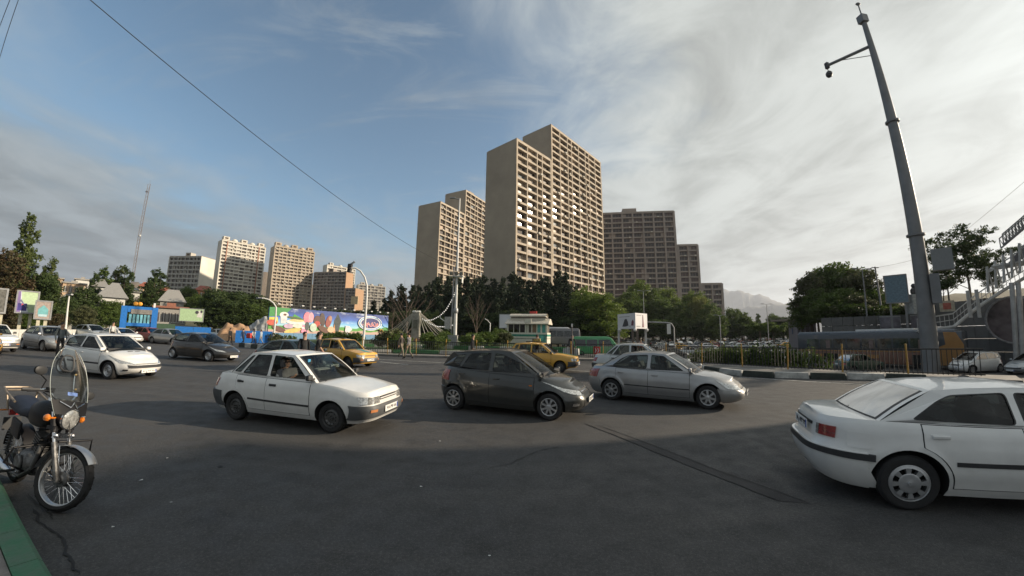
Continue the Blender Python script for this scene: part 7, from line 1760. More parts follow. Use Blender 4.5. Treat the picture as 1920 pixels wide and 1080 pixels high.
    if hair:
        mb = MB(); n = 12
        mb.ball(c+Vector((-.018*k,0,.03*k)), .106*k, 12, sc=(1.0,.86,1.02)); hm = mb.build('hair', HAIRM if not scarf else scarf, o, True)
        hm.data.transform(Matrix.Identity(4))
    return o
# ------------------------------------------------------------------ motorcycle standing at the kerb
fcon = G(112,957); MH = radians(90-104)
moto = empty('motorcycle', fcon, MH, 'black motorcycle with tall clear windscreen parked at the green kerb', 'motorcycle')
moto.rotation_euler = Matrix.Rotation(MH, 3, 'Z').to_4x4().to_euler()
LEAN = Matrix.Rotation(radians(-5), 4, 'X')
moto.matrix_world = Matrix.Translation(fcon) @ Matrix.Rotation(MH, 4, 'Z') @ LEAN
Rw = .305; AX = Vector((0,0,Rw)); STEER = radians(27)
HD0 = Vector((-.255,0,.86))              # steering axis passes here
axis = Vector((-.42,0,1)).normalized(); Rs = Matrix.Rotation(STEER, 3, axis)
def S_(v): return Rs @ (Vector(v)-HD0) + HD0
def xf(mb): mb.v = [tuple(S_(v)) for v in mb.v]; return mb
BLKM = mat('moto_black_paint', (.010,.010,.012), .5, coat=.1, spec=.3); ENG = mat('engine_alloy', (.16,.16,.16), .5, .7, vary=.35, scale=20); BLUSEAT = mat('dark_blue_vinyl', (.012,.016,.03), .6, vary=.15)
def wheel_m(c, nm, steer):
    w = MB(); w.lathe([(Rw-.055,-.035),(Rw-.03,-.045),(Rw-.008,-.03),(Rw,0),(Rw-.008,.03),(Rw-.03,.045),(Rw-.055,.035),(Rw-.062,0),(Rw-.055,-.035)], 48, 0, 'Y', c)
    for i in range(36):
        a = 2*pi*i/36; w.box((c[0]+(Rw-.003)*cos(a), c[1]+(.018 if i % 2 else -.018), c[2]+(Rw-.003)*sin(a)), (.018,.020,.004), 1, 0, -a+pi/2)
    if steer: xf(w)
    t = w.build('wheel', [RUBBER, UNDER], moto, True, 40); t.name = 'tyre'
    t['label'] = 'front tyre' if steer else 'rear tyre'
    r_ = MB(); r_.lathe([(Rw-.05,-.030),(Rw-.066,-.024),(Rw-.072,0),(Rw-.066,.024),(Rw-.05,.030)], 48, 0, 'Y', c)
    if steer: xf(r_)
    r_.build('rim', ALLOY, t, True, 50)
    sp_ = MB()
    for i in range(36):
        a = 2*pi*i/36; b = a+(.35 if i % 2 else -.35); y = .03 if (i//2) % 2 else -.03
        sp_.tube([(c[0]+.055*cos(b), c[1]+y, c[2]+.055*sin(b)), (c[0]+(Rw-.068)*cos(a), c[1]+y*.1, c[2]+(Rw-.068)*sin(a))], .0028, 4)
    if steer: xf(sp_)
    sp_.build('spoke', CHROME, t)
    h_ = MB(); h_.lathe([(0,-.06),(.035,-.06),(.045,-.05),(.075,-.045),(.078,-.01),(.05,0),(.05,.02),(.075,.03),(.075,.045),(.03,.055),(0,.055)], 24, 0, 'Y', c)
    if steer: xf(h_)
    h_.build('hub', ENG, t, True, 30)
wheel_m(tuple(AX), 'front', True); wheel_m((-1.28,0,Rw), 'rear', False)
# fork
for sy in (-.085, .085):
    top = HD0+axis*.10+Vector((0,sy,0)); bot = AX+Vector((0.0,sy,0)); mid = bot.lerp(top, .52)
    mb = xf(MB().tube([bot-Vector((0,0,.02)), bot, mid], [.024,.026,.025], 10)); mb.build('fork_leg', ENG, moto, True)
    mb = xf(MB().tube([mid, top], .0165, 10)); mb.build('fork_tube', CHROME, moto, True)
    mb = xf(MB().tube([mid+axis*.10, mid+axis*.12+axis*.12], .03, 10)); mb.build('fork_cover', BLKM, moto, True)
mb = xf(MB().tube([AX+Vector((0,-.1,0)), AX+Vector((0,.1,0))], .012, 8)); mb.build('axle', CHROME, moto)
# mudguard
mb = MB()
def FN(u, v):
    a = radians(34+134*u); w = -1+2*v; r = Rw+.028-.012*abs(w)**2; return S_((AX.x+r*cos(a)-.0, w*.058, AX.z+r*sin(a)))
mb.grid(FN, 26, 8)
def FN2(u, v):
    p = FN(u, v); return p+Vector((0,0,-.004))
mb.grid(FN2, 26, 8, flip=True); mb.build('front_mudguard', mat('silver_mudguard', (.48,.49,.50), .3, .85, vary=.06), moto, True, 60)
for sy in (-.07,.07): xf(mb := MB().tube([(0,sy,Rw),(-.10,sy*.9,Rw+.31)], .006, 6)); mb.build('mudguard_stay', CHROME, moto)
# triple clamp, headlight, indicators
mb = xf(MB().box(HD0+axis*.09, (.07,.24,.03)).box(HD0-axis*.09, (.08,.24,.035))); mb.build('fork_bridge', BLKM, moto)
HL = Vector((-.15,0,.87)); mb = MB(); mb.lathe([(0,-.15),(.05,-.14),(.085,-.09),(.10,-.02),(.103,0)], 28, 0, 'X', HL); xf(mb); hl = mb.build('headlight', BLKM, moto, True, 50)
mb = MB(); mb.lathe([(.097,-.002),(.108,.0),(.108,.014),(.097,.016)], 28, 0, 'X', HL); xf(mb); mb.build('headlight_ring', CHROME, hl, True)
mb = MB(); mb.lathe([(.099,.008),(.07,.024),(.03,.028),(0,.03)], 28, 0, 'X', HL); xf(mb); mb.build('headlight_lens', LAMPG, hl, True)
for sy in (-1, 1):
    mb = MB(); mb.tube([HL+Vector((-.08,sy*.08,0)), HL+Vector((-.06,sy*.17,0))], .01, 6); mb.ball(HL+Vector((-.06,sy*.20,0)), .036, 10, sc=(1.1,.7,1)); xf(mb); i_ = mb.build('indicator', ORANGEL, moto, True)
mb = MB(); mb.box(HL+Vector((-.02,0,-.165)), (.03,.2,.05)); [mb.ball(HL+Vector((.0,sy*.095,-.165)), .024, 8) for sy in (-1,1)]; xf(mb); mb.build('horn_bar', CHROME, moto)
# handlebar, grips, levers, mirrors
hbz = 1.07; HB = [(-.30,-.0,hbz-.05),(-.30,-.10,hbz-.03),(-.33,-.18,hbz+.06),(-.42,-.37,hbz+.03)]
for sg in (1,-1):
    P = [(x,-sg*y,z) for x,y,z in HB]; xf(mb := MB().tube(P, .012, 8)); mb.build('handlebar', CHROME, moto, True)
    xf(mb := MB().tube([Vector(P[2]).lerp(Vector(P[3]), .35), P[3]], .018, 8)); mb.build('grip', PLASTIC, moto, True)
    xf(mb := MB().tube([Vector(P[2])+Vector((.05,0,0)), Vector(P[3])+Vector((.07,0,-.01))], .006, 6).box(Vector(P[2])+Vector((.02,0,0)), (.05,.06,.05))); mb.build('lever', BLKM, moto)
    b = Vector(P[2]).lerp(Vector(P[3]), .3); e = Vector((-.30, sg*(.30 if sg > 0 else .36), hbz+(.02 if sg > 0 else .20))); xf(mb := MB().tube([b, b+Vector((0.02,0,.10)), e], .006, 6)); mst = mb.build('mirror_stem', BLKM, moto)
    mb = MB(); mb.ball((0,0,0), .052, 14, sc=(.28,1.25,.9)); mb.v = [tuple(e+Vector((0,0,.035))+Vector(v)) for v in mb.v]; xf(mb); mm = mb.build('mirror', PLASTIC, moto, True)
    mb = MB(); mb.lathe([(0,0),(.052,0)], 18, 0, 'X', (0,0,0)); mb.v = [tuple(e+Vector((-.019,v[1]*1.2,.035+v[2]*.85))) for v in mb.v]; xf(mb); mb.build('mirror_glass', CHROME, mm)
# cowl and clear windscreen
def WS(u, v, off=0):
    w = -1+2*v; z = .90+.68*u; wd = (.18+.05*sin(pi*min(1,u*1.15)))*(1 if u < .72 else sqrt(max(0, 1-((u-.72)/.30)**2)))
    x = -.13-.27*u-.055*w*w*(.5+.5*u); return S_((x+off, w*wd, z))
mb = MB(); mb.grid(lambda u, v: WS(u*.999, v), 26, 14); mb.build('windscreen', glass('acrylic_screen', (.90,.93,.91), .12, 1.2), moto, True, 60)
pts = [WS(u, 0) for u in np.linspace(0,.999,24)]+[WS(u, 1) for u in np.linspace(.999,0,24)]
mb = MB(); mb.tube(pts, .0022, 5, closed=False); mb.build('windscreen_edge', mat('acrylic_edge', (.5,.55,.53), .2), moto, True)
mb = MB(); mb.grid(lambda u, v: WS(.02+.20*u, v, .006), 6, 12); mb.grid(lambda u, v: WS(.02+.20*u, v, -.004), 6, 12, flip=True); mb.build('cowl', BLKM, moto, True, 60)
mb = MB(); mb.tube([WS(.20,.15,.012), WS(.13,.4,.018), WS(.20,.5,.02), WS(.13,.6,.018), WS(.20,.85,.012)], .007, 6); mb.build('cowl_trim', CHROME, moto, True)
for k_, (a_, m_, b_) in enumerate((((-.36,-.20,1.10),(-.12,-.12,1.02),(-.24,-.04,.80)),((-.36,.20,1.10),(-.10,.13,1.0),(-.26,.05,.78)),((-.36,-.16,1.08),(-.10,-.05,1.06),(-.10,.03,.62)),((-.30,.10,1.05),(-.16,.0,.98),(-.40,.0,.86)))):
    A_, M_, B_ = Vector(a_), Vector(m_), Vector(b_); MB.build(xf(MB().tube([A_*(1-t)**2+M_*2*t*(1-t)+B_*t*t for t in [i/12 for i in range(13)]], .005, 5)), 'cable', PLASTIC, moto, True)
for (u, v, c, s) in ((.62,.55,mat('brass_bolt',(.45,.33,.15),.4,.8),.012),(.40,.55,MATS['brass_bolt'],.012)): mb = MB(); mb.ball(WS(u, v, .008), s, 8); mb.build('bolt', c, moto, True)
q = WS(.36,.58,-.004); mb = MB(); mb.grid(lambda u, v: WS(.30+.05*u, .36+.26*v, .004), 3, 5); mb.build('sticker', mat('blue_sticker', (.12,.20,.45), .5, vary=.3, scale=20), moto)
mb = MB(); mb.tube([WS(.62,.56,-.01), WS(.50,.54,-.01), WS(.30,.53,-.012)], .004, 5); mb.build('screen_strut', CHROME, moto)
# a square frame sticker ring near the top right, the hanging mirror frame seen through the screen
ring = [WS(.77+.12*math.copysign(abs(sin(a))**.6, sin(a)), .30+.17*math.copysign(abs(cos(a))**.6, cos(a)), .01) for a in [2*pi*k/20 for k in range(20)]]
mb = MB(); mb.tube(ring, .009, 6, closed=True); mb.build('mirror_frame', PLASTIC, moto, True)
# clocks
for sy in (-.05,.05): mb = MB(); mb.lathe([(0,.0),(.04,0),(.045,-.05),(0,-.06)], 16, 0, 'Z', (-.27,sy,1.06)); xf(mb); mb.build('clock', PLASTIC, moto, True)
# tank, seat, side panel, tail
def loft(secs, m, nm, parent=moto, sharp=50, n=18, ex=2.6):
    mb = MB(); vs, fs = [], []
    for (x, z0, z1, w) in secs:
        zc, hz_ = (z0+z1)/2, (z1-z0)/2
        for j in range(n): a = 2*pi*j/n; vs.append((x, w*math.copysign(abs(cos(a))**(2/ex), cos(a)), zc+hz_*math.copysign(abs(sin(a))**(2/ex), sin(a))))
    for i in range(len(secs)-1):
        for j in range(n): fs.append((i*n+j, i*n+(j+1)%n, (i+1)*n+(j+1)%n, (i+1)*n+j))
    fs.append(tuple(range(n-1,-1,-1))); fs.append(tuple((len(secs)-1)*n+j for j in range(n))); mb.add(vs, fs); o = mb.build(nm, m, parent, True, sharp); return o
loft([(-.36,.80,.90,.05),(-.42,.76,.99,.11),(-.55,.72,1.02,.145),(-.70,.72,1.00,.14),(-.82,.72,.92,.10),(-.86,.74,.86,.05)], BLKM, 'fuel_tank')
mb = MB(); mb.lathe([(0,.03),(.035,.03),(.04,0)], 16, 0, 'Z', (-.56,0,1.01)); mb.build('fuel_cap', CHROME, moto, True)
loft([(-.78,.80,.89,.07),(-.84,.78,.90,.11),(-1.05,.77,.88,.13),(-1.20,.78,.93,.14),(-1.42,.80,.97,.13),(-1.52,.83,.96,.08)], BLUSEAT, 'seat')
for sy in (-1,1): mb = MB(); mb.box((-1.02,sy*.135,.66), (.28,.03,.19), 0, ry=.12); o = mb.build('side_panel', BLKM, moto); bevel_mesh(o.data, .02, 2)
mb = MB(); [mb.tube([(-.22,sy*.02,.80),(-.45,sy*.03,.62),(-.52,sy*.09,.28),(-.95,sy*.11,.26),(-1.28,sy*.11,.36)], .017, 8) for sy in (-1,1)]; mb.tube([(-.25,0,.88),(-.6,0,.84),(-1.0,0,.74),(-1.6,0,.80)], .022, 8); mb.build('frame', BLKM, moto, True)
# engine: crankcase, finned cylinder
o = loft([(-.52,.26,.46,.10),(-.58,.22,.50,.15),(-.80,.22,.48,.16),(-.90,.26,.42,.10)], ENG, 'crankcase')
mb = MB(); mb.lathe([(0,.09),(.075,.09),(.085,.05),(.085,-.0)], 20, 0, 'Y', (-.70,-.07,.36)); mb.v = [(v[0], -.16-(v[1]+.07)*.25, v[2]) for v in mb.v]; mb.build('clutch_cover', ENG, moto, True)
mb = MB()
for k in range(8): mb.box((-.60+.012*k,0,.48+.026*k), (.16,.17,.011), 0, ry=.25)
mb.box((-.56,0,.57), (.09,.10,.2), 0, ry=.25); mb.build('cylinder', ENG, moto)
mb = MB(); mb.tube([(-.52,-.03,.62),(-.42,-.09,.52),(-.44,-.13,.34),(-.60,-.17,.24),(-.85,-.18,.24)], .018, 10); mb.build('exhaust_pipe', STEEL, moto, True)
mb = MB(); mb.tube([(-.85,-.18,.24),(-.95,-.19,.25),(-1.45,-.20,.33),(-1.52,-.20,.34)], [.02,.042,.046,.03], 14); mb.build('silencer', CHROME, moto, True)
for sy in (-1,1): mb = MB(); mb.tube([(-1.28,sy*.12,.33),(-1.12,sy*.13,.68)], .012, 8); [mb.tube([Vector((-1.26,sy*.12,.38)).lerp(Vector((-1.14,sy*.13,.64)), t)+Vector((.03*cos(a),.03*sin(a),0)) for a in [q*pi/4 for q in range(8)]], .006, 4, closed=True) for t in [k/8 for k in range(9)]]; mb.build('rear_shock', STEEL, moto, True)
def RM(u, v): a = radians(20+150*u); w = -1+2*v; return Vector((-1.28+(Rw+.05)*cos(a), w*.065, Rw+(Rw+.04)*sin(a)))
mb = MB(); mb.grid(RM, 16, 4); mb.build('rear_mudguard', BLKM, moto, True, 60)
mb = MB(); mb.box((-1.66,0,.74), (.05,.10,.07)); mb.build('tail_lamp', REDL, moto); mb = MB(); mb.box((-1.68,0,.60), (.01,.17,.15)); mb.build('rear_plate', PLASTIC, moto)
for sy in (-1,1): mb = MB(); mb.tube([(-1.58,sy*.08,.78),(-1.58,sy*.20,.78)], .01, 6); mb.ball((-1.58,sy*.22,.78), .034, 8); mb.build('rear_indicator', ORANGEL if sy < 0 else PLASTIC, moto, True)
mb = MB(); mb.tube([(-1.15,.15,.93),(-1.50,.15,1.0),(-1.72,.12,1.03),(-1.74,0,1.03),(-1.72,-.12,1.03),(-1.50,-.15,1.0),(-1.15,-.15,.93)], .012, 8); [mb.tube([(x,.13,z),(x,-.13,z)], .008, 6) for x, z in ((-1.55,1.015),(-1.64,1.03))]; mb.tube([(-1.5,.14,.99),(-1.45,.12,.8)], .01, 6); mb.tube([(-1.5,-.14,.99),(-1.45,-.12,.8)], .01, 6); mb.build('luggage_rack', mat('worn_rack', (.30,.24,.18), .5, .5, vary=.3), moto, True)
mb = MB(); mb.tube([(-.40,-.05,.60),(-.30,-.33,.60),(-.40,-.36,.45),(-.55,-.16,.30)], .012, 8); mb.tube([(-.40,.05,.60),(-.30,.33,.60),(-.40,.36,.45),(-.55,.16,.30)], .012, 8); mb.tube([(-.30,-.33,.60),(-.38,0,.60),(-.30,.33,.60)], .011, 8); mb.build('crash_bar', BLKM, moto, True)
mb = MB(); mb.tube([(-1.45,-.22,.86),(-1.50,-.24,.55),(-1.62,-.24,.42),(-1.85,-.22,.40)], .012, 6); mb.build('saree_guard', BLKM, moto, True)
mb = MB(); mb.tube([(-.85,.12,.26),(-.93,.28,.0)], .012, 6); mb.box((-.93,.29,.012), (.06,.04,.02)); mb.build('side_stand', BLKM, moto)
for sy in (-1,1): MB().tube([(-.72,sy*.10,.28),(-.72,sy*.30,.28)], .014, 6).build('footrest', RUBBER, moto, True)
MB().tube([(-.80,-.17,.30),(-.52,-.20,.30)], .009, 6).build('gear_lever', STEEL, moto, True)
# ------------------------------------------------------------------ traffic
random.seed(11)
YEL = paint('taxi_yellow', (.62,.33,.02), 0, .35, dust=.2); SIL = paint('silver', (.36,.365,.37), .55, .38, dust=.25); DGREY = paint('dark_grey', (.036,.040,.040), .4, .32, dust=.22); BLACKC = paint('black', (.012,.012,.013), 0, .3, dust=.25)
TEAL = paint('dark_teal', (.03,.06,.065), .2, .4); PALE = paint('pale_silver', (.46,.49,.50), .4, .4); GREENC = paint('deep_green', (.03,.07,.045), .2, .4); BLUEC = paint('grey_blue', (.16,.19,.26), .3, .4); REDC_ = paint('dull_red', (.30,.05,.04), 0, .4)
cars = {}
def place(root, x, y, head_az, z=None):
    """head_az: compass bearing of the nose, measured from straight ahead of the camera"""
    root.location = (x, y, gz(x, y) if z is None else z); root.rotation_euler = (0,0,radians(90-head_az))
def mid(rear, front, k=1.0):
    """wheel contact pixels -> centre line midpoint and heading"""
    r, f = G(*rear), G(*front); d = (f-r).normalized(); return r, f, d
def put_by_wheels(root, c, rear, front, side=-1):
    """the near-side wheels (side -1 = right side of the car faces us)"""
    r, f, d = mid(rear, front); m = (r+f)/2; n = Vector((-d.y, d.x, 0)); ctr = m + n*(c.W/2-.06)*(1 if side < 0 else -1)
    root.location = (ctr.x, ctr.y, 0); root.rotation_euler = (0,0,atan2(d.y, d.x))
# 1 white three-box saloon in the middle
r, c1 = build_car('boxy_sedan', paint('white', (.74,.74,.72)), 'old white four door saloon with grey bumpers, driver window open', plate='۶۷ ۵ ۴۷۶ ۸۸'); put_by_wheels(r, c1, (447,789), (610,811)); cars['p'] = (r, c1)
mb = MB(); mb.box((c1.PW(.14,.70,-.012)), (.02,.07,.10)); mb.build('windscreen_sticker', mat('cyan_sticker', (.08,.38,.65), .5), r)
mb = MB(); mb.box((c1.PW(.45,.35,-.25)), (.1,.4,.02), 0, ry=.2); mb.build('papers', WHITE, r)
# 2 dark grey hatchback
r, c2 = build_car('round_hatch', DGREY, 'dark grey rounded hatchback with silver eight spoke wheels', plate='۴۳ ج ۱۷۲ ۱۱'); put_by_wheels(r, c2, (848,768), (1030,789)); cars['y'] = (r, c2)
# 3 silver saloon
r, c3 = build_car('silver_sedan', SIL, 'silver four door saloon behind the dark grey hatchback', plate='۶۵ ن ۲۸۴ ۲۲'); put_by_wheels(r, c3, (1145,750), (1328,768)); cars['m'] = (r, c3)
# 4 big white saloon at the right edge
r, c4 = build_car('big_saloon', paint('white', (.74,.74,.72)), 'white saloon leaving at the right edge, seen from behind', plate='۱۸ م ۷۴۳ ۳۳'); cars['s'] = (r, c4)
p4 = G(1704,958); a4 = radians(90-118); d4 = Vector((cos(a4), sin(a4), 0)); n4 = Vector((-d4.y, d4.x, 0)); ctr = p4+d4*c4.wb/2+n4*(c4.W/2-.06); r.location = (ctr.x, ctr.y, 0); r.rotation_euler = (0,0,a4)
r.scale = (1,1,.965)
def fc(u, v, off): return c4.side(-1.90+.22*u, .60+.22*v, off, -1)
c4.patch('fuel_flap', fc, 4, 4, c4.pm, r, .004)
# 5 white rounded hatchback at the left
r, c5 = build_car('snub_hatch', paint('white', (.74,.74,.72)), 'white rounded hatchback behind the motorcycle windscreen, facing right', plate='۵۶ ج ۹۶۳ ۷۸'); cars['h'] = (r, c5)
f5 = G(200,712); a5 = radians(90-93); d5 = Vector((cos(a5), sin(a5), 0)); n5 = Vector((-d5.y, d5.x, 0)); ctr = f5-d5*c5.wb/2+n5*(c5.W/2-.06); r.location = (ctr.x, ctr.y, 0); r.rotation_euler = (0,0,a5)
mb = MB(); 
for sy in (-.12,.12): mb.box((1.28,sy,c5.zbelt(1.28)+.075), (.05,.16,.01), 0, ry=.12)
mb.build('bonnet_vents', PLASTIC, r)
# 6 black hatchback
r = copy_tree(cars['h'][0]); recolour(r, paint('white', ()), BLACKC); r['label'] = 'black rounded hatchback between white hatchback and white saloon'; r.scale = (1.14,1,1.02)
def put_front(r, c, px, az, side=-1):
    f = G(*px); a = radians(90-az); d = Vector((cos(a), sin(a), 0)); n = Vector((-d.y, d.x, 0)); ctr = f-d*c.wb/2+n*(c.W/2-.06)*(1 if side < 0 else -1); r.location = (ctr.x, ctr.y, 0); r.rotation_euler = (0,0,a)
put_front(r, c5, (385,678), 97)
# 7 silver saloon far left and neighbours
r = copy_tree(cars['m'][0]); r['label'] = 'silver grey saloon at the left edge behind the white hatchback'; put_front(r, c3, (78,659), 100)
r = copy_tree(cars['p'][0]); r['label'] = 'white saloon nose at the left edge, ahead of the silver grey saloon'; put_front(r, c1, (-42,660), 100); p = r.location
r = copy_tree(cars['h'][0]); recolour(r, paint('white', ()), YEL); r['label'] = 'yellow taxi nose peeping in at the left edge'; put_front(r, c5, (-82,666), 100)
# 8 dark teal saloon behind the white one
r = copy_tree(cars['m'][0]); recolour(r, SIL, TEAL); r['label'] = 'dark teal saloon half hidden behind the old white saloon'; put_front(r, c3, (572,703), 103)
# 9 taxis
r, ct = build_car('boxy_hatch', YEL, 'yellow taxi with a green stripe down its bonnet', name='taxi', cat='taxi', plate='۲۷ ت ۵۱۴ ۱۱')
put_front(r, ct, (652,690), 112)
GST = mat('taxi_green_stripe', (.05,.28,.20), .4, coat=.6)
mb = MB(); mb.grid(lambda u, v: Vector((.93+.98*u, -.13+.26*v, pw(ct.zs, .93+.98*u)+ct.crown_(.93+.98*u)+.006)), 10, 2); mb.build('bonnet_stripe', GST, r)
mb = MB(); mb.box((-.35,0,1.475), (.9,.06,.05)); mb.build('roof_bar', PLASTIC, r); cars['t'] = (r, ct)
r = copy_tree(r); r['label'] = 'yellow taxi behind the dark grey hatchback, by the police booth'; put_front(r, ct, (1050,699), 108)
# 10 pale old saloon behind the silver one
r = copy_tree(cars['p'][0]); recolour(r, paint('white', ()), PALE); r['label'] = 'pale silver old saloon just behind the silver saloon'; put_front(r, c1, (1250,712), 118); r.scale = (1.1,1.04,1.05)
for ch in r.children:
    if ch.name.startswith('windscreen_sticker') or ch.name.startswith('papers'): pass
# ---- drivers
def driver(car, c, seatside, label, shirt, **k):
    """seatside +1 left seat"""
    p = Vector((c.a0-.98, .36*seatside, c.zbelt(0)-.50)); M_ = Matrix.Translation(car.location) @ Matrix.Rotation(car.rotation_euler.z, 4, 'Z'); q = M_ @ p
    return person(q, car.rotation_euler.z, label, shirt, cloth('dark_trousers', (.03,.03,.035)), 1.70, 'sit', **k)
driver(cars['p'][0], c1, 1, 'driver of the old white saloon in a dark shirt', cloth('dark_green', (.03,.05,.045)))
driver(cars['p'][0], c1, -1, 'passenger at the open window of the old white saloon, pale sleeve', cloth('pale', (.50,.50,.48)), armR=((.05,-.30,.38),(.30,-.26,.52)))
driver(cars['y'][0], c2, 1, 'driver of the dark grey hatchback with a pale sleeve', cloth('pale', (.50,.50,.48)))
driver(cars['y'][0], c2, -1, 'front passenger of the dark grey hatchback in dark clothes', cloth('black', (.02,.02,.022)))
driver(cars['m'][0], c3, 1, 'driver of the silver saloon in a brownish shirt', cloth('brown', (.12,.07,.05)))
driver(cars['s'][0], c4, 1, 'driver of the white saloon at the right edge', cloth('grey', (.12,.12,.12)))
driver(cars['h'][0], c5, 1, 'driver of the white rounded hatchback in light shirt', cloth('sand', (.35,.30,.25)))
driver(cars['t'][0], ct, 1, 'driver of the taxi with the green stripe', cloth('grey', (.12,.12,.12)))
# ---- far small cars on the left
def far(kind, px, az, label, colour, group=None, side=-1, z=None, front=True):
    src, c = cars[kind]; base = {'p':paint('white', ()), 'h':paint('white', ()), 's':paint('white', ()), 'm':SIL, 'y':DGREY, 't':YEL}[kind]
    r = copy_light(kind); recolour(r, base, colour); r['label'] = label
    if group: r['group'] = group
    P = G(px[0], px[1], z if z is not None else 0); place(r, P.x, P.y, az, z); return r
LIGHT = {}
KEEP = ('body','pillar_panel','roof','screen_frame','windscreen','rear_window','side_window','wheel','headlight','tail_light','bumper','grille','number_plate','wing_mirror','bumper_strip')
def copy_light(kind):
    """copy for small far cars: only the parts that show"""
    src = cars[kind][0]; c = src.copy(); scene.collection.objects.link(c)
    for k in ('group',):
        if k in c: del c[k]
    for ch in src.children:
        if ch.name.split('.')[0] in KEEP:
            d = ch.copy(); scene.collection.objects.link(d); d.parent = c
            if ch.name.startswith('wheel'):
                for g in ch.children: e = g.copy(); scene.collection.objects.link(e); e.parent = d
    return c
WHT = paint('white', ())
far('s', (225,642), 92, 'white saloon far off at the left, under the blue frame sign', WHT, z=0); far('m', (280,641), 95, 'dull red saloon far off under the blue frame sign', REDC_, z=0); far('m', (318,645), 92, 'silver saloon far off behind the black hatchback', SIL, z=0)
far('h', (170,637), 92, 'small pale car far off at the left behind the white hatchback roof', PALE, z=0); far('p', (411,636), 120, 'small white car parked beside the sand heap', WHT, z=0)
far('m', (560,640), 100, 'white car hidden behind the two heads near the dark teal saloon', WHT, z=0)
# ---- lower road on the right
Z2 = -1.25
def low(kind, px, az, label, col):
    return far(kind, px, az, label, col, z=Z2)
low('m', (1508,690), 95, 'grey blue saloon on the lower road at the left end of the bus', BLUEC); low('p', (1455,682), 95, 'silver blue car just ahead of the grey blue saloon on the lower road', BLUEC)
low('p', (1610,698), 95, 'dark green saloon on the lower road in front of the bus', GREENC); low('y', (1830,698), -82, 'white hatchback on the lower road right of the steel pole', WHT); low('h', (1940,700), -80, 'pale car cut by the right edge on the lower road', PALE)
low('m', (1262,672), 98, 'dark saloon behind the railing with its bonnet toward the weeds', BLACKC); low('p', (1294,668), 98, 'pale grey car next to the dark saloon behind the railing', PALE); low('m', (1345,672), 95, 'white car with reddish lamps behind the weeds', WHT)
# ---- parked cars in the car park: rows of many small ones
cols = [WHT, WHT, PALE, SIL, WHT, BLACKC, REDC_, WHT, BLUEC, PALE, YEL, DGREY]
i = 0
for row, (y, x0, x1, st_) in enumerate(((655,1240,1500,17),(649.5,1225,1520,15),(645,1150,1510,14),(641.5,1140,1500,12),(639,1150,1500,11))):
    x = x0+row*5
    while x < x1:
        if not (row == 3 and x > 1440 and x < 1475):
            far('phms'[(i*7+row) % 4], (x, y+random.uniform(-.6,.6)), random.choice([100,100,15,-170]), 'small parked %s among the many in the car park' % ['white car','white car','pale silver car','silver car','white car','black car','dull red car','white car','grey blue car','pale silver car','yellow car','dark grey car'][(i*5+row*3) % 12], cols[(i*5+row*3) % len(cols)], 'cars parked in the car park', z=Z2)
        x += st_+random.uniform(-3,3); i += 1
far('h', (1180,640), 100, 'white car in front of the box billboard posts', WHT, z=-.6); far('m', (1077,650), -80, 'grey green saloon left of the green van', PALE, z=-.1)
